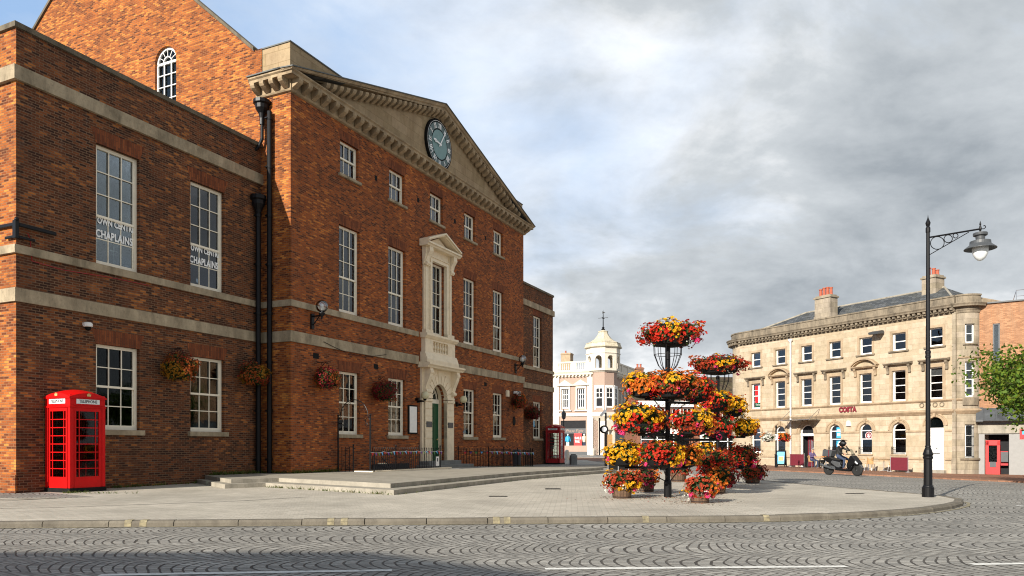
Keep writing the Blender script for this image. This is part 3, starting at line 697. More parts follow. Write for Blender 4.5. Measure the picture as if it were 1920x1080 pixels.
mtr = MB(); mtr.ring((0, 0, .118), .955, .008, 'z', 60, 4); mtr.build('minute_ring', 'clockpale', face)
sg = MB()
for h in range(12):
    for k in range(4):
        b0 = 2*math.pi*(h+k/4)/12; b1 = 2*math.pi*(h+(k+1)/4)/12
        sg.quad(*[(q_*math.sin(b), q_*math.cos(b), .114) for q_, b in ((.65, b0), (.65, b1), (.90, b1), (.90, b0))])
sg.build('dial_ring', 'clockdim', face)
hm = MB(); rbar(hm, R_(34), -.12, .80, .026, .14, .155); rbar(hm, R_(34), .62, .70, .05, .14, .155); rbar(hm, R_(276), -.08, .55, .035, .158, .17); rbar(hm, R_(276), .34, .44, .07, .158, .17); hm.lathe([(.06, .135), (.06, .18)], n=12)
hm.build('clock_hands', 'clockpale', face)
# windows, main block
def head(xa, xb, z, y, h):
    m_ = MB(); flat_arch(m_, xa, xb, z, y, h); m_.build('window_head', 'brick_arch', hall)
for k, c in enumerate(WX):
    f = sash(hall, c-.52, c+.52, 10.5, 11.68, .12, 3, 1, 1, .5, .07, inner='interior2'); sill(f, c-.52, c+.52, 10.5, 0, .10)
    head(c-.52, c+.52, 11.68, 0, .34)
    if k != 2:
        f = sash(hall, c-.585, c+.585, 5.72, 8.73, .12, 3, 3, 2, .40, .08, inner='interior2', curtains=.35); head(c-.585, c+.585, 8.73, 0, .36)
        f = sash(hall, c-.585, c+.585, 1.48, 3.67, .12, 3, 2, 2, .5, .08, inner='interior', curtains=.25 if k in (1, 3) else 0); head(c-.585, c+.585, 3.67, 0, .36); sill(f, c-.585, c+.585, 1.48, 0, .13)
sash(hall, 8.3, 9.5, 5.75, 8.76, .12, 3, 3, 2, .40, .08, inner='interior2', curtains=.35)
# bands
def bandline(mb, x0, x1, y, z0, z1, pr): mb.box(x0, x1, y-pr, y+.02, z0, z1)
mb = MB()
for a, b in ((-.06, 7.42), (10.38, L+.05)):
    bandline(mb, a, b, 0, 4.38, 4.72, .06); bandline(mb, a, b, 0, 5.50, 5.70, .07)
mb.box(-.06, 0, -.0, YW, 4.38, 4.72); mb.box(-.07, 0, .0, YW, 5.5, 5.7)
mb.build('string_courses', 'band', hall)
mb = MB()
for x_, z_, w_ in ((1.2, 4.05, .14), (4.55, 4.02, .14), (13.4, 4.02, .13), (4.55, 11.0, .08), (7.45, 11.05, .08), (10.45, 11.0, .08), (13.4, 11.0, .07), (15.9, 2.9, .06)): MB().box(x_-w_, x_+w_, -.006, .03, z_-.09, z_+.09).build('air_brick', 'blackmat', hall)
# plinth
mb = MB(); mb.box(-.05, 7.45, -.05, .02, -1.2, .42); mb.box(10.4, L+.03, -.05, .02, -1.2, .42); mb.box(-.05, .02, .0, YW, -1.2, .42); mb.build('plinth', 'brick_main', hall)
# --- wings
def wing(x0, x1, top, wc, lab, gap, btop):
    mb = MB(); o_ = []
    for c in wc: o_ += [(c-.63, c+.63, 5.7, 8.76), (c-.63, c+.63, 1.5, 3.68)]
    wall(mb, x0, x1, -1.2, top-.12, YW, o_, .13)
    mb.quad((x1, YW, -1.2), (x1, YW+12, -1.2), (x1, YW+12, top-.12), (x1, YW, top-.12)); mb.quad((x0, YW+12, -1.2), (x1, YW+12, -1.2), (x1, YW+12, top-.12), (x0, YW+12, top-.12))
    mb.box(x0, x1, YW-.05, YW+.02, -1.2, .42)
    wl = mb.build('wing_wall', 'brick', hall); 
    if lab: wl['label'] = lab
    for c in wc:
        for za, zb in ((5.7, 8.76), (1.5, 3.68)): head(c-.63, c+.63, zb, YW, .37)
    m3 = MB(); m3.box(x0-.09, x1+.09, YW-.09, YW+.02, btop-.33, btop); m3.box(x0-.06, x1+.05, YW-.065, YW+.02, 4.40, 4.71); m3.box(x0-.07, x1+.06, YW-.07, YW+.02, 5.51, 5.70)
    if x0 < 0:
        m3.box(x0-.09, x0+.02, YW+.02, YW+12, btop-.33, btop); m3.box(x0-.06, x0+.02, YW+.02, YW+12, 4.40, 4.71); m3.box(x0-.07, x0+.02, YW+.02, YW+12, 5.51, 5.70)
    else: m3.box(x1-.02, x1+.09, YW+.02, YW+12, btop-.33, btop)
    m3.build('string_courses', 'band', hall)
    m4 = MB(); m4.box(x0-.06, x1+.06, YW-.06, YW+.32, top-.12, top); m4.box(x0-.06, x0+.3, YW+.32, YW+12, top-.12, top); m4.box(x1-.3, x1+.06, YW+.32, YW+12, top-.12, top)
    m4.build('parapet_coping', 'cope', hall)
    MB().quad((x0, YW+.2, top-1.0), (x1, YW+.2, top-1.0), (x1, YW+12, top-.9), (x0, YW+12, top-.9)).build('roof', 'lead', hall)
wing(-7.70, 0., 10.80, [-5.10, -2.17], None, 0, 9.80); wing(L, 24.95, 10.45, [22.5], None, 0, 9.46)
e_ = MB(); e_.quad((-7.70, YW, -1.2), (-7.70, YW+12, -1.2), (-7.70, YW+12, 10.68), (-7.70, YW, 10.68)); e_.box(-7.75, -7.69, YW-.05, YW+12, -1.2, .42); e_.build('wing_end_wall', 'brick_gable', hall)
for c in (-5.10, -2.17):
    f = sash(hall, c-.63, c+.63, 5.7, 8.76, YW+.12, 3, 3, 2, .40, .08, inner='interior2')
    # window lettering, partly hidden by the reveal as in the photo
    tx = MB(); tx.box(c-.55, c+.55, YW+.155, YW+.158, 6.28+.02, 6.83); 
    text('lettering', 'TOWN CENTRE', .225, 'clockpale', f, (c-.0, YW+.15, 6.86), ext=.002, off=.008, sx=.70, sp=1.05); text('lettering', 'CHAPLAINS', .27, 'clockpale', f, (c-.0, YW+.15, 6.52), ext=.002, off=.009, sx=.72, sp=1.05)
    MB().box(c-.55, c+.55, YW+.19, YW+.2, 6.32, 6.95).build('sign_board', 'interior2', f)
    # simple wooden cross standing inside
    cr = MB(); cr.box(c+.08, c+.10, YW+.3, YW+.32, 5.9, 6.5); cr.box(c-.02, c+.2, YW+.3, YW+.32, 6.2, 6.23); cr.build('wooden_cross', 'curtain', f)
    f = sash(hall, c-.63, c+.63, 1.5, 3.68, YW+.12, 3, 2, 2, .5, .08, inner='interior', gl='glassdark'); sill(f, c-.63, c+.63, 1.5, YW, .14, .1)
sash(hall, 22.5-.63, 22.5+.63, 5.7, 8.76, YW+.12, 3, 3, 2, .40, .08, inner='interior2'); f = sash(hall, 22.5-.63, 22.5+.63, 1.5, 3.68, YW+.12, 3, 2, 2, .5, .08, inner='interior'); sill(f, 22.5-.63, 22.5+.63, 1.5, YW, .12)
MB().box(22.0, 22.45, YW+.16, YW+.165, 2.2, 2.6).build('blue_sticker', 'blue', f)
# downpipes with hopper heads
def downpipe(x, y, zt, hop=True, swan=None):
    mb = MB(); mb.tube((x, y, .1), (x, y, zt), .078, n=12)
    z = .6
    while z < zt: mb.tube((x, y, z), (x, y, z+.09), .098, n=12); mb.box(x-.13, x+.13, y, y+.08, z+.02, z+.06); z += 1.55
    if hop: mb.lathe([(.08, 0), (.11, .12), (.20, .3), (.20, .42), (.25, .46), (.25, .58)], (x, y, zt-.1), 12)
    if swan: mb.path(swan, .05, 10)
    return mb.build('downpipe', 'black', hall)
downpipe(-.30, YW-.16, 8.55); downpipe(-.13, .75, 11.72, False)
mb = MB(); mb.lathe([(.08, 0), (.08, .2), (.11, .35), (.21, .5), (.22, .62), (.28, .66), (.28, .76)], (-.14, 1.05, 11.35), 12)
mb.path([(-.14, 1.05, 11.4), (-.14, 1.05, 10.9), (-.2, 1.15, 10.62), (-.3, 1.35, 10.45)], .055, 10); mb.build('rainwater_hopper', 'black', hall)
# --- door surround and first-floor window surround (cream painted)
mb = MB(); c0 = 8.9
xo = 1.32
def bl(a, b, y0, z0, z1): mb.box(a, b, y0, .02, z0, z1)
# rusticated piers
for s_ in (-1, 1):
    a, b = sorted((c0+s_*.62, c0+s_*(xo-.17))); n = 8; z0 = .45; z1 = 2.92
    for k in range(n):
        za = z0+(z1-z0)*k/n; zb = z0+(z1-z0)*(k+1)/n; mb.box(a, b, -.16 if k % 2 == 0 else -.16, .02, za+.012, zb-.012)
    mb.box(a+.0, b, -.135, .02, z0, z1)
    a2, b2 = sorted((c0+s_*(xo-.17), c0+s_*xo)); mb.box(a2, b2, -.09, .02, .25, 4.3)
    a3, b3 = sorted((c0+s_*.60, c0+s_*(xo-.10))); mb.box(a3, b3, -.20, .02, 2.92, 3.02); mb.box(a3, b3, -.18, .02, 3.05, 3.14)
    mb.box(a, b+.0, -.19, .02, .25, .44)
# arch field with radiating voussoirs
ra = .62; zc = 3.06; n = 11
fpts = []
NN = 24
for k in range(NN):
    a0, a1 = math.pi*k/NN, math.pi*(k+1)/NN
    def outer(a):
        dx, dz = -math.cos(a), math.sin(a); s1 = (xo-.17)/max(abs(dx), 1e-6); s2 = (4.28-zc)/max(dz, 1e-6); s = min(s1, s2); return (c0+dx*s, zc+dz*s)
    i0 = (c0-ra*math.cos(a0), zc+ra*math.sin(a0)); i1 = (c0-ra*math.cos(a1), zc+ra*math.sin(a1)); o0, o1 = outer(a0), outer(a1)
    mb.quad((i0[0], -.13, i0[1]), (i1[0], -.13, i1[1]), (o1[0], -.13, o1[1]), (o0[0], -.13, o0[1])); mb.quad((i0[0], -.13, i0[1]), (i1[0], -.13, i1[1]), (i1[0], .3, i1[1]), (i0[0], .3, i0[1]))
for k in range(n):
    a0, a1 = math.pi*k/n+.022, math.pi*(k+1)/n-.022; R1 = 1.12 if k % 2 else .98
    if k == n//2: R1 = 1.2
    pts = [(c0-q_*math.cos(a), zc+q_*math.sin(a)) for q_, a in ((ra, a0), (ra, a1), (R1, a1), (R1, a0))]
    pts = [(max(c0-xo+.18, min(c0+xo-.18, p[0])), min(p[1], 4.26)) for p in pts]
    mb.prism(pts, 'y', -.165, -.128)
mb.build('door_surround', 'cream', hall)
mb = MB()
# scroll consoles carrying the hood
for s_ in (-1, 1):
    a, b = sorted((c0+s_*.98, c0+s_*1.22))
    mb.prism([(-.02, 3.25), (-.16, 3.22), (-.22, 3.30), (-.20, 3.42), (-.26, 3.6), (-.40, 3.9), (-.45, 4.15), (-.42, 4.27), (-.02, 4.27)], 'x', a, b)
    mb.tube((a-.01, -.2, 3.32), (b+.01, -.2, 3.32), .085, n=12); mb.tube((a-.01, -.36, 4.1), (b+.01, -.36, 4.1), .11, n=12)
mb.prism([(0, 4.27), (-.46, 4.27), (-.50, 4.33), (-.58, 4.38), (-.58, 4.45), (0, 4.5)], 'x', c0-1.48, c0+1.48)
mb.build('door_hood', 'cream', hall)
mb = MB()
mb.prism([(0, 4.5), (-.34, 4.5), (-.34, 4.62), (-.28, 4.8), (-.22, 4.92), (0, 4.92)], 'x', c0-1.30, c0+1.30)
for a, b in ((c0-1.22, c0-.62), (c0+.62, c0+1.22)): mb.box(a, b, -.2, .02, 4.92, 5.5)
mb.box(c0-.62, c0+.62, -.03, .02, 4.92, 5.5); mb.box(c0-.62, c0+.62, -.2, 0, 4.92, 4.98); mb.box(c0-.62, c0+.62, -.2, 0, 5.42, 5.5)
mb.prism([(0, 5.5), (-.24, 5.5), (-.3, 5.56), (-.34, 5.60), (-.34, 5.68), (0, 5.72)], 'x', c0-1.3, c0+1.3)
for k in range(6): mb.lathe([(.05, 0), (.05, .05), (.028, .1), (.062, .2), (.03, .34), (.05, .38), (.05, .44)], (c0-.52+k*.208, -.11, 4.98), 10)
mb.build('balustrade_panel', 'cream', hall)
mb = MB()
for s_ in (-1, 1):
    for xa, xb, yy in ((.60, .78, -.16), (.78, .80, -.20), (.80, 1.06, -.12), (1.06, 1.12, -.08)):
        a, b = sorted((c0+s_*xa, c0+s_*xb)); mb.box(a, b, yy, .02, 5.72, 9.25 if xa > .7 else 8.76)
    a, b = sorted((c0+s_*.60, c0+s_*1.16)); mb.box(a, b, -.2, .02, 5.72, 5.86)
    a, b = sorted((c0+s_*.86, c0+s_*1.12))
    mb.prism([(-.1, 8.5), (-.2, 8.48), (-.23, 8.56), (-.18, 8.68), (-.24, 8.85), (-.36, 9.05), (-.36, 9.24), (-.1, 9.24)], 'x', a, b)
    mb.tube((a-.01, -.27, 9.1), (b+.01, -.27, 9.1), .10, n=12); mb.tube((a-.01, -.18, 8.57), (b+.01, -.18, 8.57), .07, n=10)
    a, b = sorted((c0+s_*1.12, c0+s_*1.2)); mb.prism([(-.05, 8.5), (-.12, 8.55), (-.22, 9.0), (-.22, 9.24), (-.02, 9.24)], 'x', a, b)
mb.box(c0-.78, c0+.78, -.161, .02, 8.76, 8.9); mb.box(c0-.8, c0+.8, -.2, .02, 8.9, 8.93); mb.box(c0-.86, c0+.86, -.12, .02, 8.93, 9.25)
mb.prism([(0, 9.24), (-.38, 9.24), (-.42, 9.3), (-.48, 9.32), (-.48, 9.39), (0, 9.4)], 'x', c0-1.36, c0+1.36)
for s_ in (-1, 1):
    for z0, z1, yy in ((0, .05, -.40), (.05, .12, -.48)):
        pts = [(c0+s_*1.36, 9.39+z0), (c0, 9.90+z0), (c0, 9.90+z1), (c0+s_*1.36, 9.39+z1)]
        mb.prism(pts, 'y', yy, .02)
mb.prism([(c0-1.1, 9.39), (c0+1.1, 9.39), (c0, 9.84)], 'y', -.1, .0)
mb.build('window_surround', 'cream', hall)
# door, fanlight
mb = MB(); mb.box(c0-.46, c0+.46, .20, .26, .45, 2.88)
for i in (0, 1):
    for za, zb in ((.6, 1.2), (1.3, 2.1), (2.2, 2.72)): mb.box(c0-.38+i*.42, c0-.04+i*.42, .185, .205, za, zb)
dr = mb.build('door', 'green', hall); MB().sphere((c0+.3, .16, 1.35), .035, 8).build('handle', 'gold', dr)
mb = MB(); mb.box(c0-.62, c0-.46, .28, .42, .45, 2.88); mb.box(c0+.46, c0+.62, .28, .42, .45, 2.88); mb.box(c0-.62, c0+.62, .24, .42, 2.88, 3.06)
for a in (0, 36, 72, 108, 144, 180): mb.tube((c0+.18*math.cos(R_(a)), .36, 3.06+.18*math.sin(R_(a))), (c0+.6*math.cos(R_(a)), .36, 3.06+.6*math.sin(R_(a))), .022, n=4)
mb.ring((c0, .36, 3.06), .18, .022, n=12, a0=0, a1=math.pi); mb.ring((c0, .36, 3.06), .58, .035, n=16, a0=0, a1=math.pi)
ff = mb.build('door_frame', 'sash', hall); MB().prism([(c0-.6, 3.06)]+[(c0-.6*math.cos(math.pi*k/12), 3.06+.6*math.sin(math.pi*k/12)) for k in range(13)], 'y', .385, .39).build('glass', 'glassdark', ff)
mb = MB(); mb.quad((c0-.64, .13, .45), (c0-.64, .45, .45), (c0-.64, .45, 3.1), (c0-.64, .13, 3.1)); mb.quad((c0+.64, .13, .45), (c0+.64, .45, .45), (c0+.64, .45, 3.1), (c0+.64, .13, 3.1)); mb.quad((c0-.7, .5, .4), (c0+.7, .5, .4), (c0+.7, .5, 3.8), (c0-.7, .5, 3.8)); mb.build('door_recess', 'cream', hall)
for s_ in (-1, 1): MB().box(c0+s_*.88-.2, c0+s_*.88+.2, -.19, -.158, 1.85, 2.08).build('plaque', 'greydark', hall)
st = MB()
for k, (w_, d_, z_) in enumerate(((1.35, .45, .60), (1.75, .85, .44), (2.15, 1.25, .30))): st.box(c0-w_, c0+w_, -d_, .3 if k == 0 else -.1, -.6, z_-.15)
st.build('door_steps', 'greystep', hall, bevel=.015)

# ------------------------------------------------------------------ stone terrace in front of the hall
def terr(poly_local, h0, name, label):
    pts = [tuple(HP(x, -o).xy) for x, o in poly_local]
    def zf(X, Y):
        p = Vector((X, Y))-HO; x = p.dot(HD); return g(X, Y)+h0*(1-.75*S((x-9)/13.))+(.004 if h0 > .15 else 0)
    return poly_sheet(name, pts, 0, 'concrete', 1., side=.35, zfun=zf, kind='structure')
terr([(-2.6, -1.2), (-4.3, 1.7), (-3.3, 2.1), (-4.5, 6.95), (3.6, 6.55), (12.2, 6.9), (15, 5.5), (25.3, 4.0), (25.3, -1.2)], .11, 'lower_step', '')
terr([(-2.3, -1.2), (-3.9, 1.5), (-2.7, 2.0), (-3.9, 6.45), (3.8, 6.1), (11.7, 6.45), (14.5, 5.1), (25.0, 3.6), (25.0, -1.2)], .21, 'upper_step', '')
def TZ(x, y):        # terrace surface height at hall-local x, y
    p = HP(x, y); return p.z+.21*(1-.75*S((x-9)/13.))+.004
terr([(7.0, 1.5), (7.0, 2.2), (10.2, 2.2), (24.8, 1.9), (24.8, -1.15), (10.8, -1.1), (10.8, 1.4)], .216, 'flagstones', '')
bpy.data.objects['flagstones'].data.materials[0] = M['greypaving']

# weeds and moss along walls and steps
def weeds(name, pts, n, spread, h, seed):
    rnd = random.Random(seed); mb = MB()
    for i in range(n):
        a, b = rnd.choice(list(zip(pts[:-1], pts[1:]))); t = rnd.random()**1.0
        if rnd.random() < .35 and noise.noise(Vector((a[0]*.7+t*3, a[1]*.7, seed))) < 0: continue
        x = a[0]+(b[0]-a[0])*t+rnd.gauss(0, spread); y = a[1]+(b[1]-a[1])*t+rnd.gauss(0, spread); z = a[2]+(b[2]-a[2])*t
        for k in range(4):
            an = rnd.random()*6.28; l = h*rnd.uniform(.4, 1.2); w_ = l*.3; dx, dy = math.cos(an), math.sin(an)
            mb.add([(x-dy*w_*.3, y+dx*w_*.3, z-.01), (x+dy*w_*.3, y-dx*w_*.3, z-.01), (x+dx*l*.7, y+dy*l*.7, z+l*rnd.uniform(.3, .9))], [(0, 1, 2)])
            c = rnd.uniform(.7, 1.2); col = (.09*c, .14*c, .025*c) if rnd.random() < .75 else (.22*c, .19*c, .07*c)
            mb.col = (mb.col or [])+[col]*3
    return mb.build(name, 'leaf', kind='stuff')
def HPt(x, y, dz=0): p = HP(x, y); return (p.x, p.y, TZ(x, y)+dz)
weeds('weeds', [HPt(-2.2, YW-.12), HPt(0, YW-.15), HPt(.02, -.12), HPt(2.2, -.12)], 600, .06, .17, 1)
weeds('weeds', [HPt(-1, YW-.3, -.2), HPt(-4.2, YW-.1, -.2), HPt(-6.5, YW-.08, -.2)], 260, .08, .12, 2)
q = lambda x, o, dz: (HP(x, -o).x, HP(x, -o).y, HP(x, -o).z+dz)
weeds('weeds', [q(-3.35, 2.15, .0), q(-4.5, 6.98, .0)], 160, .03, .11, 3); weeds('weeds', [q(-4.5, 7.0, 0), q(3.6, 6.6, 0), q(12, 6.95, 0)], 120, .03, .06, 4)
weeds('weeds', [q(-3.8, 6.48, .10), q(3.9, 6.13, .10), q(11.6, 6.48, .08)], 200, .03, .06, 5); weeds('weeds', [HPt(11, -1.5), HPt(15.5, -1.5)], 140, .12, .09, 6)
weeds('weeds', [(at(265, 17.2)-.05, 17.05, 0), (-10.3, 17.15, 0), (-10.0, 17.3, 0)], 60, .05, .09, 7)

# ------------------------------------------------------------------ red telephone boxes
def phone_box(label, loc, rz, mat, lab=True, back=True):
    t = thing('phone_box', label, 'phone box', loc, rz, 'red telephone boxes outside the hall')
    h = .45; mb = MB(); mb.box(-h-.02, h+.02, -h-.02, h+.02, -.25, .10); mb.build('plinth', 'blackmat', t, bevel=.01)
    mb = MB()
    for sx in (-1, 1):
        for sy in (-1, 1):
            a, b = sorted((sx*h, sx*(h-.085))); c, d = sorted((sy*h, sy*(h-.085))); mb.box(a, b, c, d, .10, 2.05)
            a, b = sorted((sx*(h-.085), sx*(h-.12))); c, d = sorted((sy*(h-.012), sy*(h-.085))); mb.box(a, b, c, d, .10, 1.98)
    mb.box(-h-.012, h+.012, -h-.012, h+.012, 1.98, 2.03); mb.box(-h+.004, h-.004, -h+.004, h-.004, 2.03, 2.28); mb.box(-h-.02, h+.02, -h-.02, h+.02, 2.0, 2.015)
    mb.build('frame', mat, t, bevel=.008)
    # domed roof: four segmental pediments with a sail vault
    mb = MB(); N = 12
    def zr(u): return 2.23+.155*math.cos(u/(h+.03)*math.pi/2.6)-.155*math.cos(math.pi/2.6)
    for i in range(N):
        for j in range(N):
            vs = []
            for (a, b) in ((i, j), (i+1, j), (i+1, j+1), (i, j+1)):
                u = -h-.025+(2*h+.05)*a/N; v_ = -h-.025+(2*h+.05)*b/N; vs.append((u, v_, zr(u)+zr(v_)-2.23))
            mb.add(vs, [(0, 1, 2, 3)])
    for s in (-1, 1):
        for i in range(N):
            u0 = -h-.025+(2*h+.05)*i/N; u1 = -h-.025+(2*h+.05)*(i+1)/N; e = s*(h+.025)
            mb.quad((u0, e, 2.22), (u1, e, 2.22), (u1, e, zr(u1)+zr(h+.025)-2.23), (u0, e, zr(u0)+zr(h+.025)-2.23)); mb.quad((e, u0, 2.22), (e, u1, 2.22), (e, u1, zr(u1)+zr(h+.025)-2.23), (e, u0, zr(u0)+zr(h+.025)-2.23))
    mb.box(-h-.025, h+.025, -h-.025, h+.025, 2.2, 2.225)
    mb.build('roof', mat, t, merge=True)
    for k in range(4):
        a = k*math.pi/2; R = Matrix.Rotation(a, 4, 'Z')
        def face(mbx, x0, x1, y0, y1, z0, z1):
            n0 = len(mbx.v); mbx.box(x0, x1, y0, y1, z0, z1)
            for i in range(n0, len(mbx.v)): v = R @ Vector(mbx.v[i]); mbx.v[i] = tuple(v)
        d = MB(); face(d, -.33, .33, -h+.012, -h+.06, .10, .36); face(d, -.33, .33, -h+.012, -h+.06, 1.90, 1.98); face(d, -.33, -.285, -h+.012, -h+.06, .36, 1.90); face(d, .285, .33, -h+.012, -h+.06, .36, 1.90)
        for x_ in (-.205, .205): face(d, x_-.010, x_+.010, -h+.018, -h+.05, .36, 1.90)
        for j in range(1, 8): z_ = .36+1.54*j/8; face(d, -.285, .285, -h+.02, -h+.048, z_-.010, z_+.010)
        f = d.build('door' if k == 3 else 'side_panel', mat, t)
        gm = MB(); face(gm, -.285, .285, -h+.03, -h+.034, .36, 1.90); gm.build('glass', 'glassdark' if lab else 'glass', f)
        op = MB(); face(op, -.29, .29, -h-.008, -h+.02, 2.075, 2.185); op.build('opal_sign', 'opal', t)
        tx = text('lettering', 'TELEPHONE', .098, 'greydark', t, tuple(R @ Vector((0, -h-.009, 2.13))), (R_(90), 0, a), ext=.001, off=.003, sx=.85)
        cr = MB()
        pts = [(-.05, 0), (.05, 0), (.062, .06), (.035, .045), (.03, .085), (.012, .06), (0, .105), (-.012, .06), (-.03, .085), (-.035, .045), (-.062, .06)]
        for (a_, b_) in zip(pts, pts[1:]+pts[:1]): cr.add([tuple(R @ Vector((x, -h-.034, z))) for x, z in ((0, 2.28+.03), (a_[0]*.9, 2.255+a_[1]*.9), (b_[0]*.9, 2.255+b_[1]*.9))], [(0, 1, 2)])
        cr.build('crown', 'gold', t)
    mb = MB(); mb.box(-.25, .25, .18 if back else .3, .36, .95, 1.85); mb.box(-.12, .12, .1, .2, 1.2, 1.6); mb.build('telephone', 'blackmat' if lab else 'greydark', t)
    return t
bc = HP(-6.61, .72); phone_box('bright red telephone box against the brick corner at far left', (bc.x, bc.y, 0.), HROT, 'red')
bc2 = HP(24.75, YW-1.0); phone_box('dull dark red telephone box at the far end of the hall', (at(1041, 45.2), 45.2, -.06), HROT+R_(3), 'redold', False)

# ------------------------------------------------------------------ flowers
PAL = {'red': (.60, .030, .012), 'rust': (.42, .055, .02), 'dark': (.22, .012, .018), 'orange': (.72, .18, .02), 'yellow': (.86, .44, .01), 'pink': (.85, .06, .22), 'white': (.75, .74, .66), 'magenta': (.38, .01, .12)}
LEAFC = (.05, .085, .02)
def flower(mb, p, n, r, col, rnd, cup=.35, centre=None):
    n = n.normalized(); a = n.orthogonal().normalized(); ro = rnd.random()*6.28
    a = (a*math.cos(ro)+n.cross(a)*math.sin(ro)); b = n.cross(a); vs = [p-n*r*cup*.5]; k = 6
    for i in range(k):
        an = 2*math.pi*i/k; rr = r*rnd.uniform(.82, 1.12); vs.append(p+a*math.cos(an)*rr+b*math.sin(an)*rr+n*r*rnd.uniform(0, .25))
    mb.add(vs, [(0, i+1, (i+1) % k+1) for i in range(k)])
    j = rnd.uniform(.78, 1.18); c = tuple(min(1, x*j) for x in col); mb.col = (mb.col or [])+[centre or tuple(x*.55 for x in c)]+[c]*k
def flower_mass(parent, c, rx, ry, rz, pal, seed, n=None, fr=.036, lo=-.82, trail=6, leafn=None, name='blossoms', rot=0.):
    rnd = random.Random(seed); c = Vector(c); mb = MB(); lf = MB(); area = 2.2*math.pi*rx*ry+2*math.pi*(rx+ry)/2*rz
    n = n or int(area/(fr*fr*2.3)); cols = [k for k, w_ in pal for _ in range(w_)]
    ns = max(5, int(area*4.5)); seeds = []
    def surf(lo_):
        th = rnd.random()*6.283; z = lo_+(1-lo_)*rnd.random(); q_ = math.sqrt(max(0, 1-z*z)); q_ = max(q_, .0)**.8
        d = Vector((math.cos(th)*q_, math.sin(th)*q_, z)); return d
    def pos(d, k=1.):
        w_ = 1+.42*noise.noise(Vector((d.x*2.1+seed, d.y*2.1, d.z*2.1)))+.14*noise.noise(Vector((d.x*6+seed, d.y*6, d.z*6)))
        return c+Vector((d.x*rx, d.y*ry, d.z*rz))*w_*k
    for _ in range(ns): seeds.append((surf(lo), rnd.choice(cols)))
    for i in range(n):
        d = surf(lo); kk = min(seeds, key=lambda s: (s[0]-d).length_squared*rnd.uniform(.88, 1.12))[1]
        if rnd.random() < .04: kk = rnd.choice(cols)
        if rnd.random() < .06: continue
        nn = Vector((d.x/rx, d.y/ry, d.z/rz+.25)).normalized()+Vector((rnd.gauss(0, .35), rnd.gauss(0, .35), rnd.gauss(0, .35)+.1))
        cc = PAL[kk]; small = kk in ('red', 'rust', 'dark')
        flower(mb, pos(d, rnd.uniform(.93, 1.09)), nn, fr*rnd.uniform(.75, 1.15)*(.8 if small else 1.), cc, rnd, centre=(.12, .04, .01) if kk == 'yellow' and rnd.random() < .6 else None)
    # trailing geraniums and white lobelia
    for i in range(trail):
        th = rnd.random()*6.283; e = rnd.uniform(.7, .98); p = c+Vector((math.cos(th)*rx*e, math.sin(th)*ry*e, -rz*rnd.uniform(.2, .95)))
        kk = rnd.choice(['pink', 'pink', 'pink', 'white']); R1 = rnd.uniform(.03, .055)
        for k in range(14 if kk != 'white' else 22):
            d = Vector((rnd.gauss(0, 1), rnd.gauss(0, 1), rnd.gauss(0, 1))).normalized(); sp = 1 if kk != 'white' else 2.
            flower(mb, p+d*R1*sp, d, R1*.55 if kk != 'white' else .016, PAL[kk], rnd)
    o = mb.build(name, 'flower', parent)
    m = leafn or int(n*.7)
    for i in range(m):
        d = surf(-.95); p = pos(d, rnd.uniform(.80, 1.0)); nn = (d+Vector((rnd.gauss(0, .6), rnd.gauss(0, .6), rnd.gauss(0, .6)))).normalized(); a = nn.orthogonal().normalized(); b = nn.cross(a); r = rnd.uniform(.02, .045)
        lf.add([p-a*r, p-b*r*.5, p+a*r, p+b*r*.5], [(0, 1, 2, 3)]); j = rnd.uniform(.5, 1.5); lf.col = (lf.col or [])+[tuple(x*j for x in LEAFC)]*4
    # inner foliage body
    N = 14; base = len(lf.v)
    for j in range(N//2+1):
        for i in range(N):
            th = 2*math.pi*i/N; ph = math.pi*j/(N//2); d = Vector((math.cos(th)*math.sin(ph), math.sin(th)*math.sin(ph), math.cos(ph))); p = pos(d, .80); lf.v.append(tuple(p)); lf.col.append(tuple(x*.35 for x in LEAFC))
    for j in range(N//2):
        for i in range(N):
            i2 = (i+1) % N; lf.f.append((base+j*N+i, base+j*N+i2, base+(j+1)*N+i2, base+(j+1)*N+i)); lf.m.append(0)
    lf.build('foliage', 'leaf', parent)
    return o
P_MIX = [('red', 5), ('rust', 5), ('yellow', 6), ('orange', 2), ('dark', 1)]
P_RED = [('red', 7), ('rust', 5), ('orange', 1), ('yellow', 2), ('dark', 1)]
P_YEL = [('yellow', 9), ('orange', 3), ('rust', 3), ('red', 1)]
P_DRK = [('dark', 6), ('rust', 3), ('orange', 1)]
def planter_at(tree, px, py, Z, wpx, hpx, pal, seed, trail=5, dep=.8):
    s = Z/1400.; X = at(px, Z); z = 1.1+(835-py)*s; rx = wpx*s/2*.98; rz = hpx*s/2*.90
    lx, ly, lz = X-tree.location.x, Z-tree.location.y, z-tree.location.z
    b = MB(); br = rx*.72; b.lathe([(br*.35, -.16), (br*.8, -.12), (br*.95, 0), (br*.95, .03)], (lx, ly, lz-rz*.45), 16)
    b = b.build('planter', 'blackmat', tree)
    flower_mass(b, (lx, ly, lz), rx, rx*dep, rz, pal, seed, trail=trail)
    return (lx, ly, lz-rz*.55-.15)
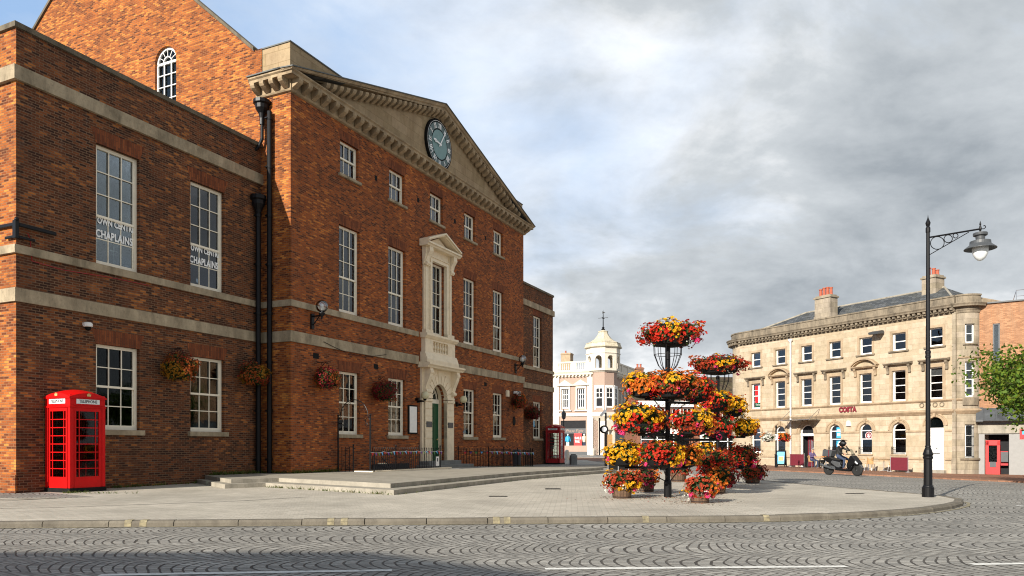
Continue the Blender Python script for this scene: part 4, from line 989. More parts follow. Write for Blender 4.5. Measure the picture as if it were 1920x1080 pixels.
def flower_tower(label, px, Z, ztop, r, specs, seed, ring=True):
    X = at(px, Z); z0 = g(X, Z); t = thing('flower_tower', label, 'flower tower', (X, Z, z0), 0, 'tiered flower towers')
    mb = MB(); mb.lathe([(r*1.5, 0), (r*1.5, .30), (r*1.35, .34), (r, .38), (r, ztop-z0)], n=16); mb.build('pole', 'black', t, smooth=False)
    for i, sp in enumerate(specs):
        lx, ly, lz = planter_at(t, *sp, seed+i)
        a = MB(); h_ = lz
        if math.hypot(lx, ly) > .12:
            a.tube((0, 0, h_+.0), (lx, ly, h_), .028, n=6); a.tube((0, 0, h_-.32), (lx*.6, ly*.6, h_-.02), .012, n=5)
            a.ring((lx, ly, h_+.06), .22, .014, 'z', 16, 5)
        else:
            for k in range(10):
                an = 2*math.pi*k/10; c_, s_ = math.cos(an), math.sin(an)
                a.path([(c_*r, s_*r, h_-.55), (c_*.20, s_*.20, h_-.38), (c_*.29, s_*.29, h_-.15), (c_*.30, s_*.30, h_+.08)], .009, 4)
            a.ring((0, 0, h_+.06), .30, .014, 'z', 20, 5); a.ring((0, 0, h_-.15), .29, .008, 'z', 20, 4)
        a.build('bracket_arm', 'black', t)
    return t
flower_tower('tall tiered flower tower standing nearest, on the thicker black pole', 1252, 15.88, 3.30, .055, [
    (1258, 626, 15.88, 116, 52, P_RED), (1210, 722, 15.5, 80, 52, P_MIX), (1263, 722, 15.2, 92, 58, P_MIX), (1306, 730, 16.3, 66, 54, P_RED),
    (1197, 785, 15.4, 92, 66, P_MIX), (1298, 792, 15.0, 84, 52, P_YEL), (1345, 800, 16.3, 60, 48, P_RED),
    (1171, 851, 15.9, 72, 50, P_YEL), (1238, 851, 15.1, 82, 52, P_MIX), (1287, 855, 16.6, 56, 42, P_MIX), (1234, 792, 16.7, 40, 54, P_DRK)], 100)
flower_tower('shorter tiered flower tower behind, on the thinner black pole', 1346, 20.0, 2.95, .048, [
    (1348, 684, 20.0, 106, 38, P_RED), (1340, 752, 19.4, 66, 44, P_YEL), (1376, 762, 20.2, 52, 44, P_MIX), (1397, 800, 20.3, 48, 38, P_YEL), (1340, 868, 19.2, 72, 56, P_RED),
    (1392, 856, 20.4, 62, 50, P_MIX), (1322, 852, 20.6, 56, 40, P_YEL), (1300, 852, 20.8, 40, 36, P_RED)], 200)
def barrel(label, px, py, wpx, hpx, fx, fy, fw, fh, pal, seed, trail=9, dz=0.):
    Z = 1540/(py-835.); X = at(px, Z); s = Z/1400
    t = thing('barrel_planter', label, 'flower barrel', (X, Z, g(X, Z)), 0, 'half barrels of flowers on the paving')
    R = wpx*s/2; H = hpx*s; mb = MB(); n = 20
    for k in range(n):
        a0, a1 = 2*math.pi*k/n+.012, 2*math.pi*(k+1)/n-.012
        vs = [(rr*math.cos(a), rr*math.sin(a), z) for rr, z in ((R*.88, 0), (R*.98, H*.55), (R, H)) for a in (a0, a1)]; mb.add(vs, [(0, 1, 3, 2), (2, 3, 5, 4)])
    mb.lathe([(R*.86, .01), (R*.95, H*.95)], n=20)
    b = mb.build('barrel', 'barrel', t); h = MB()
    for za, zb in ((.10, .20), (.72, .84)): h.lathe([(R*(.905+.1*za), H*za), (R*(.905+.1*zb)+.002, H*zb)], n=24)
    h.build('hoop', 'hoop', b)
    flower_mass(t, (at(fx, Z)-X, 0, 1.1+(835-fy)*s-t.location.z), fw*s/2*.92, fw*s/2*.8, fh*s/2*.95, pal, seed, trail=trail)
    return t
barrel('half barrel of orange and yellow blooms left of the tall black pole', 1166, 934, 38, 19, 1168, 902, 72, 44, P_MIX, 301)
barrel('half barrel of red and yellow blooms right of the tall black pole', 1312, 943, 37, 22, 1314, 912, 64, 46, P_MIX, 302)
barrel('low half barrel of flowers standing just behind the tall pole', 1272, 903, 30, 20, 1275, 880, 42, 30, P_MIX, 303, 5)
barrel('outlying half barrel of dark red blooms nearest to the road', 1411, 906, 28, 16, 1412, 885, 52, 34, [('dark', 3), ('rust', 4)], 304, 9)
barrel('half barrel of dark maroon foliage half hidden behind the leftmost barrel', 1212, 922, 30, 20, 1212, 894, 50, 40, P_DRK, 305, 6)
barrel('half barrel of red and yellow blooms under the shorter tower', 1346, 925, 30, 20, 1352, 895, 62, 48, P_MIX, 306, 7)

rnd = random.Random(77); mb = MB(); mb.col = []
for i in range(900):
    bx_, by_ = rnd.choice([(3.31, 15.9), (2.4, 15.6), (3.6, 14.4), (4.0, 17.5), (3.9, 15.2)]); x = bx_+rnd.gauss(0, .38); y = by_+rnd.gauss(0, .42); r = rnd.uniform(.008, .03); an = rnd.random()*6.28; c_, s_ = math.cos(an)*r, math.sin(an)*r; z = g(x, y)+.004
    mb.add([(x-c_, y-s_, z), (x-s_*.6, y+c_*.6, z+r*.3), (x+c_, y+s_, z+.002), (x+s_*.6, y-c_*.6, z+.003)], [(0, 1, 2, 3)]); mb.col += [rnd.choice([(.10, .06, .03), (.16, .09, .04), (.07, .08, .03), (.40, .05, .03), (.30, .16, .04), (.06, .05, .04)])]*4
mb.build('fallen_petals', 'leaf', kind='stuff')
# hanging baskets on the hall wall
def basket(label, x, y, z, R, H, pal, seed):
    p = HP(x, y-.40); t = thing('hanging_basket', label, 'hanging basket', (p.x, p.y, z), HROT, 'hanging baskets on the hall wall')
    mb = MB(); mb.tube((0, .42, H+.22), (0, .42, H-.12), .014, n=5); mb.tube((0, .42, H+.16), (0, -.02, H+.16), .012, n=5); mb.tube((0, .42, H-.1), (0, .05, H+.15), .009, n=5)
    mb.ring((0, .2, H+.10), .05, .008, 'x', 12, 4); mb.build('bracket', 'black', t)
    mb = MB(); mb.lathe([(R*.25, -H*.85), (R*.5, -H*.65), (R*.62, -H*.1)], n=14)
    for k in range(4): an = k*math.pi/2; mb.tube((R*.6*math.cos(an), R*.6*math.sin(an), 0), (0, 0, H+.15), .004, n=3)
    mb.build('bowl', 'blackmat', t); flower_mass(t, (0, 0, 0), R, R*.85, H, pal, seed, fr=.026, lo=-.85, trail=0, leafn=900)
PAL.update(dorange=(.40, .10, .02), dyellow=(.42, .19, .015))
P_BK = [('dorange', 4), ('dyellow', 1), ('rust', 2), ('dark', 5)]
basket('hanging basket above and right of the phone box, with dark red crown', -3.47, YW, 3.26, .47, .38, P_BK, 401)
basket('orange hanging basket between the second wing window and the downpipes', -.72, YW, 3.30, .43, .34, [('dorange', 6), ('dyellow', 2), ('rust', 3)], 402)
basket('hanging basket on the main block just right of the downpipes', 1.28, 0, 3.30, .43, .38, P_BK, 403)
basket('hanging basket between the two ground windows left of the noticeboard', 4.50, 0, 3.08, .48, .38, P_DRK, 404)
basket('hanging basket at the right corner of the main block', 16.45, 0, 3.33, .42, .38, P_DRK, 405)
basket('hanging basket in front of the right wing window', 20.9, YW, 2.95, .52, .42, P_DRK, 406)

# ------------------------------------------------------------------ wall lamps, cameras, bracket, board
def wlamp(label, x, y, zg, r, mat, clear):
    p = HP(x, y); t = thing('wall_lamp', label, 'wall lamp', (p.x, p.y, zg), HROT, 'globe lamps on the hall front')
    mb = MB()
    if clear:
        mb.box(-.07, .07, -.06, 0, -.72, -.22); mb.tube((0, -.05, -.30), (0, -.42, -.30), .028, n=8); mb.tube((0, -.05, -.6), (0, -.33, -.31), .018, n=6); mb.lathe([(.03, 0), (.06, .05), (.11, .12), (.11, .15)], (0, -.42, -.36), 12); mb.lathe([(.02, -.06), (.03, 0)], (0, -.42, -.36), 8)
    else: mb.tube((0, 0, -.22), (0, -.3, -.24), .05, .03, 8); mb.lathe([(.03, 0), (.075, .05), (.075, .09)], (0, -.34, -r-.05), 10); mb.box(-.22, -.1, -.16, -.02, -.22, -.12); mb.box(-.07, .07, -.04, 0, -.3, -.14)
    mb.build('bracket', 'black', t)
    gp_ = MB().sphere((0, -.42 if clear else -.34, 0), r, 24).build('globe', mat, t, smooth=True)
    if clear: MB().lathe([(.03, -.18), (.05, -.1), (.06, .0), (.05, .07), (.01, .09)], (0, -.42, 0), 10).build('bulb', 'opal', gp_)
M['clearglobe'] = glassmat('clear_globe', (.86, .86, .84), .12, .03)
wlamp('clear glass globe lamp high on the brick left of the first tall window', .99, 0, 5.62, .20, 'clearglobe', True)
wlamp('clear glass globe lamp high up at the right corner of the main block', 16.75, 0, 5.55, .20, 'clearglobe', True)
wlamp('cream globe lamp left of the green door', 7.42, 0, 3.12, .165, 'globe', False)
wlamp('cream globe lamp right of the green door', 10.62, 0, 3.12, .165, 'globe', False)
# noticeboard
p = HP(7.0, 0); nb = thing('noticeboard', 'white paper noticeboard in a dark frame left of the green door', 'noticeboard', (p.x, p.y, 1.55), HROT)
mb = MB(); mb.box(-.33, .33, -.05, 0, 0, 1.16); mb.build('frame', 'blackmat', nb); MB().box(-.26, .26, -.06, -.05, .06, 1.10).build('paper', 'white', nb)
mb = MB(); rnd = random.Random(3)
for k in range(16):
    z = .14+k*.057; mb.box(-.2, .2*rnd.uniform(.1, 1), -.062, -.06, z, z+.016)
mb.build('printed_lines', 'opal', nb)
# heavy iron bracket on the near corner
p = HP(-7.70, YW); ib = thing('iron_bracket', 'heavy black iron sign bracket bolted round the near brick corner', 'bracket', (p.x, p.y, 5.78), HROT)
mb = MB(); mb.box(.0, .88, -.12, -.06, .33, .41); mb.box(-.08, -.02, -.10, 1.4, .33, .41); mb.box(-.09, .0, -.12, .0, .04, .46); mb.box(.0, .38, -.11, -.06, .06, .12); mb.box(-.08, -.03, -.10, .3, .06, .12); mb.sphere((-.05, -.10, .48), .05, 10)
mb.build('bracket', 'black', ib, bevel=.012); ib.children[0].name = 'bracket_frame'
def smallthing(name, label, cat, x, y, z, parts, group=None):
    p = HP(x, y); t = thing(name, label, cat, (p.x, p.y, z), HROT, group)
    for nm, fn, mt in parts: m_ = MB(); fn(m_); m_.build(nm, mt, t)
    return t
smallthing('dome_camera', 'small white dome camera on the wing above the phone box', 'camera', -6.05, YW, 4.05, [('housing', lambda m_: (m_.lathe([(.06, -.02), (.11, 0), (.11, .07), (.08, .1)], (0, -.14, 0), 14), m_.box(-.05, .05, -.14, 0, .04, .1)), 'white'), ('lens', lambda m_: m_.sphere((0, -.15, -.03), .075, 12), 'blackmat')])
smallthing('alarm_box', 'cream alarm box beside the security lights near the hall corner', 'alarm box', 15.75, 0, 3.72, [('casing', lambda m_: m_.prism([(-.12, -.16), (.12, -.16), (.12, .12), (.08, .16), (-.08, .16), (-.12, .12)], 'y', -.1, 0), 'cream')])
smallthing('security_light', 'white twin security light near the right corner of the main block', 'security light', 16.6, 0, 3.78, [('lamp_head', lambda m_: (m_.box(-.22, -.02, -.26, -.1, -.02, .1), m_.box(.12, .34, -.24, -.08, -.12, .1), m_.box(-.05, .12, -.12, 0, -.02, .1)), 'white'), ('lens', lambda m_: m_.box(.14, .32, -.245, -.24, -.1, .08), 'greydark')])
smallthing('oval_plaque', 'small dark oval plaque on the brick right of the last ground window', 'plaque', 16.6, 0, 2.35, [('tablet', lambda m_: m_.prism([(.16*math.cos(a*math.pi/8), .24*math.sin(a*math.pi/8)) for a in range(16)], 'y', -.03, 0), 'blackmat')])
# cable sagging below the first-floor band
mb = MB(); pts = []
for k in range(13): u = k/12; pts.append(tuple(HP(1.5+3.6*u, -.08, 4.55-.03*u-.30*math.sin(math.pi*u)*.8)))
mb.path(pts, .010, 4); tag(mb.build('cable', 'blackmat'), 'thin black cable sagging across the stone band right of the clear globe lamp', 'cable')
mb = MB(); pts = [tuple(HP(x, y, z)) for x, y, z in ((-7.5, YW-.1, 6.0), (-7.4, YW-.03, 5.9), (-7.35, YW-.02, 5.4), (-6.6, YW-.02, 5.35), (-5.4, YW-.02, 5.42), (-4.2, YW-.02, 5.44))]
mb.path(pts, .009, 4); tag(mb.build('cable', 'redold'), 'thin brown cable running from the iron corner bracket below the window', 'cable')

# ------------------------------------------------------------------ iron railings, arch, bunting
def railing(name, label, pts, h=.78, step=.125, dx=None):
    P0 = pts[0]; t = thing(name, label, 'railings', (P0[0], P0[1], P0[2]), 0, 'black iron railings before the hall')
    O = Vector(P0); k = 0
    for a, b in zip(pts[:-1], pts[1:]):
        A = Vector(a)-O; B = Vector(b)-O; L_ = (B-A).length; n = max(1, int(L_/step)); r = MB()
        r.tube(A+Vector((0, 0, h-.10)), B+Vector((0, 0, h-.10)), .013, n=4); r.tube(A+Vector((0, 0, .08)), B+Vector((0, 0, .08)), .013, n=4); r.build('rail', 'black', t)
        for i in range(n+1):
            p = A+(B-A)*i/n
            post = i == 0 or i == n or i % 12 == 0
            m_ = MB(); rr = .024 if post else .012
            m_.tube(p, p+Vector((0, 0, h+(.08 if post else 0))), rr, n=5)
            if post: m_.sphere(p+Vector((0, 0, h+.1)), .032, 8)
            else: m_.lathe([(.004, 0), (.02, .02), (.003, .06)], p+Vector((0, 0, h-.01)), 5)
            m_.build('post' if post else 'baluster', 'black', t); k += 1
    return t
def RP(x, o, dz=0.): p = HP(x, -o); return (p.x, p.y, TZ(x, -o)+dz)
railing('railing', 'long black iron railing with bunting, left of the door steps', [RP(2.2, 1.45), RP(6.75, 1.45)])
railing('railing', 'short black gate railing beside the iron arch', [RP(2.2, .12), RP(2.25, .72)], .80)
railing('railing', 'black iron railing right of the door steps, enclosing the lightwell', [RP(10.55, .12), RP(10.9, 1.45), RP(15.7, 1.45), RP(15.7, .2)])
# low white upstand + basement wall
lw = MB(); a = HP(2.1, -1.35); 
tt = thing('lightwell_kerb', 'low pale concrete kerb carrying the left railing', 'low wall', (HO.x, HO.y, 0), HROT)
z1 = TZ(4, -1.4); lw.box(2.05, 7.3, -1.66, -1.48, -.1, z1+.045); lw.box(2.05, 2.22, -1.48, -.9, -.1, z1+.045); lw.box(4.6, 5.2, -.10, -.04, -.1, z1+.24); lw.build('kerb_stone', 'cream', tt, bevel=.01)
M['pitdark'] = M['interior']; MB().box(4.2, 6.6, -.12, -.055, z1, z1+.2).build('basement_opening', 'interior', tt)
# arch
ar_ = thing('iron_arch', 'black wrought iron arch with scrolls over the basement steps', 'arch', (HP(2.2, -.12).x, HP(2.2, -.12).y, TZ(2.2, -.1)), HROT)
mb = MB(); mb.tube((0, 0, 0), (0, 0, 1.86), .028, n=8); mb.sphere((0, 0, 1.9), .04, 8); mb.build('post', 'black', ar_); mb = MB(); mb.tube((0, -1.33, 0), (0, -1.33, 1.86), .028, n=8); mb.sphere((0, -1.33, 1.9), .04, 8); mb.build('post', 'black', ar_)
mb = MB(); mb.ring((0, -.665, 1.85), .58, .016, 'x', 24, 6, a0=-.0, a1=math.pi); 
for s_ in (-1, 1):
    yb = -.665+s_*.58
    mb.ring((0, yb-s_*.02, 1.72), .09, .012, 'x', 14, 5); mb.ring((0, yb-s_*.07, 1.58), .05, .01, 'x', 12, 5); mb.tube((0, yb+s_*.085, 1.75), (0, yb, 1.86), .012, n=5)
    for a_ in (.5, .9, 1.2): mb.ring((0, -.665+s_*.50*math.cos(a_), 1.85+.50*math.sin(a_)), .035, .007, 'x', 8, 4)
mb.build('hoop', 'black', ar_)
hr = MB(); hr.tube(RP(2.9, 1.1, .55), RP(2.0, 1.75, .02), .018, n=6); hr.tube(RP(2.9, 1.1, .55), RP(3.0, 1.05, .55), .018, n=6); tag(hr.build('handrail', 'black'), 'sloping black handrail at the foot of the iron arch', 'handrail')
hr = MB(); hr.tube(RP(3.6, .9, .5), RP(4.5, .9, -.1), .018, n=6); tag(hr.build('handrail', 'black'), 'sloping black handrail behind the left railing bars', 'handrail')
def bunting(label, pts, n, seed):
    rnd = random.Random(seed); O = Vector(pts[0]); t = thing('bunting', label, 'bunting', tuple(O), 0, 'bunting strings on the railings')
    full = [Vector(p) for p in pts]; segL = [(b-a).length for a, b in zip(full[:-1], full[1:])]; T = sum(segL)
    def P(u):
        u *= T
        for (a, b, l) in zip(full[:-1], full[1:], segL):
            if u <= l or b == full[-1]: return a+(b-a)*min(1, u/l)
            u -= l
    sm = MB(); last = None; cols = ['f_red', 'f_purple', 'f_green', 'f_blue']
    for i in range(n*3+1):
        q_ = P(i/(n*3))-O; q_ = q_+Vector((0, 0, -.03*abs(math.sin(math.pi*i/(n*3)*n/4))))
        if last is not None: sm.tube(last, q_, .006, n=4)
        last = q_
    sm.build('string', 'white', t)
    for i in range(n):
        a = P((i+.2)/n)-O; b = P((i+.8)/n)-O; sag = -.03*abs(math.sin(math.pi*(i+.5)/n*n/4)); a.z += sag; b.z += sag; m_ = (a+b)/2; d = (b-a).normalized(); nn = Vector((d.y, -d.x, 0))*rnd.uniform(.0, .06)
        f = MB(); h_ = .13*rnd.uniform(.7, 1.1); tip = m_+Vector((0, 0, -h_))+nn; f.add([a, b, tip, a+Vector((.002, .002, 0)), b+Vector((.002, .002, 0)), tip+Vector((.002, .002, 0))], [(0, 1, 2), (5, 4, 3), (0, 3, 4, 1), (1, 4, 5, 2), (2, 5, 3, 0)]); f.build('flag', cols[i % 4], t)
    return t
bunting('string of small coloured flags along the left railing', [RP(2.15, 1.52, .66), RP(4, 1.52, .70), RP(6.8, 1.52, .70)], 26, 1)
bunting('string of small coloured flags along the right railing', [RP(10.6, .3, .70), RP(10.95, 1.52, .70), RP(15.7, 1.52, .70)], 24, 2)
sg = thing('small_sign', 'small white sign hung on the left railing near the door steps', 'sign', RP(6.45, 1.5, .12), HROT)
MB().box(-.11, .11, -.015, .0, .0, .36).build('board', 'white', sg); MB().box(-.03, .03, -.02, -.0155, .17, .3).build('symbol', 'blackmat', sg)
bn = thing('litter_bin', 'dark round bin standing behind the right railing', 'litter bin', RP(14.6, 1.1), 0); MB().lathe([(.2, 0), (.22, .75), (.16, .82)], n=16).build('body', 'greydark', bn)

# ------------------------------------------------------------------ the near street lamp
LX, LY = 8.845, 15.876
sl_ = thing('street_lamp', 'tall black street lamp with scrolled bracket and bell lantern by the kerb', 'street lamp', (LX, LY, g(LX, LY)), 0)
mb = MB(); mb.lathe([(.118, 0), (.118, .20), (.105, .22), (.10, .235), (.085, .26), (.083, .80), (.10, .83), (.10, .86), (.085, .87), (.105, .91), (.09, .95), (.075, 1.0), (.05, 1.06), (.06, 1.07), (.055, 1.09), (.048, 1.10), (.046, 2.95), (.056, 2.96), (.056, 3.0), (.05, 3.01), (.05, 3.05), (.056, 3.06), (.056, 3.1), (.042, 3.12), (.036, 5.62), (.046, 5.63), (.046, 5.72), (.03, 5.75), (.046, 5.80), (.05, 5.83), (.03, 5.88), (.012, 5.93), (.002, 6.0)], n=20)
mb.build('post', 'black', sl_, smooth=False)
ang = R_(6); mb = MB()
def A3(u, z): return (u*math.cos(ang), -u*math.sin(ang)*1.3, z)
ax = 1.03
mb.tube(A3(.03, 5.52), A3(ax, 5.66), .018, n=8); mb.tube(A3(.03, 5.15), A3(ax*.78, 5.60), .009, n=6)
def hoop(u, z, r):
    pts = [A3(u+r*math.cos(2*math.pi*k/24), z+r*math.sin(2*math.pi*k/24)) for k in range(25)]; mb.path(pts, .009, 5)
hoop(.185, 5.395, .135); hoop(.40, 5.475, .082); hoop(.545, 5.535, .048)
mb.path([A3(ax, 5.66), A3(ax+.07, 5.66), A3(ax+.105, 5.69), A3(ax+.09, 5.73), A3(ax+.06, 5.72)], .009, 5)
mb.lathe([(.012, -.06), (.03, 0), (.022, .04), (.012, .08), (.02, .10), (.002, .17)], A3(ax, 5.66), 10); mb.build('bracket', 'black', sl_)
lx, ly, _ = A3(ax, 0)
mb = MB(); mb.lathe([(.02, 5.60), (.05, 5.585), (.132, 5.575), (.138, 5.555), (.132, 5.52), (.09, 5.50), (.085, 5.44), (.10, 5.43), (.195, 5.40), (.20, 5.34), (.21, 5.325), (.305, 5.245), (.305, 5.235), (.19, 5.30), (.15, 5.33)], (lx, ly, 0), 28)
lt = mb.build('lantern_shade', 'greydark', sl_)
MB().lathe([(.152, 5.33), (.152, 5.22), (.14, 5.13), (.10, 5.05), (.05, 5.0), (.005, 4.985)], (lx, ly, 0), 24).build('glass_bowl', 'opal', lt, smooth=True)

# ------------------------------------------------------------------ honey stone corner building (far right)
CR = Vector((26.6547, 44.9057)); CD = Vector((.4938, -.86958)); CROT = math.atan2(CD.y, CD.x); CI = Vector((.86958, .4938))
bank = thing('stone_building', 'three storey honey stone building with bracketed cornice, slate roof and a cafe on the ground floor', 'building', (CR.x, CR.y, 0), CROT)
bank['label'] = 'three storey honey stone building with bracketed cornice and a cafe at street level'
def CP(x, y, z=None): p = CR+CD*x+CI*y; return Vector((p.x, p.y, g(p.x, p.y)-.02 if z is None else z))
BX = [-(1.22+2.365*k) for k in range(7)]; XL = -16.9
ops = []
for k, c in enumerate(BX):
    ops += [(c-.47, c+.47, 7.2, 8.34), (c-.47, c+.47, 3.95, 5.92)]
    if k == 0: ops.append((c-.52, c+.52, -.42, 2.84, True))
    elif k == 4: ops.append((c-.62, c+.62, -.5, 2.62, True))
    else: ops.append((c-.47, c+.47, .52, 2.56, True))
mb = MB(); wall(mb, XL, 0, -1.6, 9.95, 0, ops, .16)
# left end: quadrant corner, then return wall
RL = 2.2; n = 14
def arcL(k, R=RL, off=0.): a = math.pi/2*k/n; return (XL-(R+off)*math.sin(a), R-(R+off)*math.cos(a))
for k in range(n):
    a, b = arcL(k), arcL(k+1); mb.quad((a[0], a[1], -1.6), (b[0], b[1], -1.6), (b[0], b[1], 9.95), (a[0], a[1], 9.95))
mb.quad((XL-RL, RL, -1.6), (XL-RL, 14, -1.6), (XL-RL, 14, 9.95), (XL-RL, RL, 9.95))
RR = .85
def arcR(k, off=0., m=12): a = math.pi/2*k/m; return (0+(RR+off)*math.sin(a)+.06, RR-(RR+off)*math.cos(a)+.05)
mb.quad((0, 0, -1.6), (0, .05, -1.6), (0, .05, 9.95), (0, 0, 9.95))
mb.quad((XL-RL, 14, -1.6), (1, 14, -1.6), (1, 14, 9.95), (XL-RL, 14, 9.95)); mb.quad((RR+.06, RR+.05, -1.6), (RR+.06, 14, -1.6), (RR+.06, 14, 9.95), (RR+.06, RR+.05, 9.95))
mb.build('wall', 'bath', bank)
# curved right bay with three window openings (angle steps 4..8)
mb = MB(); hs = [(-.3+.45, 2.2), (4.0, 6.05), (7.15, 8.35)]
zs = sorted([-1.6, 9.95]+[z for h in [(.35, 2.35), (4.0, 6.1), (7.2, 8.35)] for z in h])
for k in range(12):
    a, b = arcR(k), arcR(k+1)
    for j in range(len(zs)-1):
        if 4 <= k < 9 and j in (1, 3, 5): continue
        mb.quad((a[0], a[1], zs[j]), (b[0], b[1], zs[j]), (b[0], b[1], zs[j+1]), (a[0], a[1], zs[j+1]))
for k_ in (4, 9):
    a = arcR(k_); a2 = arcR(k_, -.15)
    mb.quad((a[0], a[1], .3), (a2[0], a2[1], .3), (a2[0], a2[1], 8.4), (a[0], a[1], 8.4))
mb.build('corner_bay', 'bathgrey', bank)
def ringstrip(mbx, prof, k0=0, k1=12, arc=None):
    arc = arc or arcR; P_ = [[(*arc(k, -y), z) for y, z in prof] for k in range(k0, k1+1)]
    m_ = len(prof)
    for i in range(len(P_)-1): mbx.add(P_[i]+P_[i+1], [(j, (j+1) % m_, m_+(j+1) % m_, m_+j) for j in range(m_)])
# cornice + parapet all along
cp = [(.02, 9.02), (-.05, 9.04), (-.07, 9.16), (-.10, 9.18), (-.10, 9.36), (-.42, 9.38), (-.44, 9.46), (-.50, 9.54), (-.50, 9.58), (.02, 9.66)]
mb = MB(); mb.prism(cp, 'x', XL, 0); ringstrip(mb, [(y*.9, z) for y, z in cp]); ringstrip(mb, cp, 0, n, lambda k, off=0.: arcL(k, off=off))
k = 0; x = XL+.1
while x < -.02: mb.box(x-.085, x+.085, -.36, -.06, 9.22, 9.375); mb.box(x-.085, x+.085, -.25, -.06, 9.13, 9.22); x += .335
for k in range(1, 11):
    a = math.pi/2*k/11; c_, s_ = math.cos(a), math.sin(a)
    ctr = (XL-(RL+.2)*s_, RL-(RL+.2)*c_); u = Vector((-s_, -c_)); v_ = Vector((-c_, s_)); q_ = [Vector(ctr)+u*p_+v_*r_ for p_, r_ in ((-.15, -.085), (.16, -.085), (.16, .085), (-.15, .085))]
    mb.prism([(w_.x, w_.y) for w_ in q_], 'z', 9.16, 9.375)
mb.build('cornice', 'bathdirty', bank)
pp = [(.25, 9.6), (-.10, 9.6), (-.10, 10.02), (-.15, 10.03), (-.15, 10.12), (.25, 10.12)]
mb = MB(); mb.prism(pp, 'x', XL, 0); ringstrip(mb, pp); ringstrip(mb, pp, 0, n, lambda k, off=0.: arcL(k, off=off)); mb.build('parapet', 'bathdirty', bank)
# string courses
mb = MB()
sc1 = [(.0, 3.78), (-.05, 3.78), (-.08, 3.82), (-.12, 3.84), (-.12, 3.90), (0, 3.92)]; sc2 = [(0, 2.98), (-.04, 2.98), (-.10, 3.06), (-.14, 3.10), (-.20, 3.18), (-.20, 3.22), (-.06, 3.30), (0, 3.30)]
sc3 = [(0, 1.93), (-.05, 1.93), (-.06, 2.0), (0, 2.02)]; sc4 = [(0, .20), (-.07, .20), (-.07, .27), (0, .32)]
for s_ in (sc1, sc2): mb.prism(s_, 'x', XL, 0); ringstrip(mb, s_); ringstrip(mb, s_, 0, n, lambda k, off=0.: arcL(k, off=off))
for s_ in (sc3, sc4):
    ringstrip(mb, s_, 0, n, lambda k, off=0.: arcL(k, off=off)); 
    xs = [XL]+[v for k in range(6, -1, -1) for v in ((BX[k]-(.62 if k in (0, 4) else .47), BX[k]+(.62 if k in (0, 4) else .47)))]+[0]
    for i in range(0, len(xs), 2):
        if s_ is sc4 or True: mb.prism(s_, 'x', xs[i], xs[i+1])
sc5 = [(0, 6.3), (-.08, 6.32), (-.10, 6.38), (0, 6.42)]; ringstrip(mb, sc5, 1, 11)
mb.box(XL, 0, -.05, .0, -1.6, -.02)if False else None
mb.build('string_courses', 'bathplain', bank)
# plinth panels and pilaster
mb = MB(); mb.box(-.13, .08, -.10, .06, -1.6, 9.1); mb.box(-.16, .10, -.13, .06, -1.6, .3); mb.build('pilaster', 'bathgrey', bank)
mb = MB()
for k in range(13): z = 3.95+k*.41; mb.box(XL-.02, XL+.28, -.022, .0, z, z+.37) if z < 9 else None
mb.build('quoins', 'bath', bank)
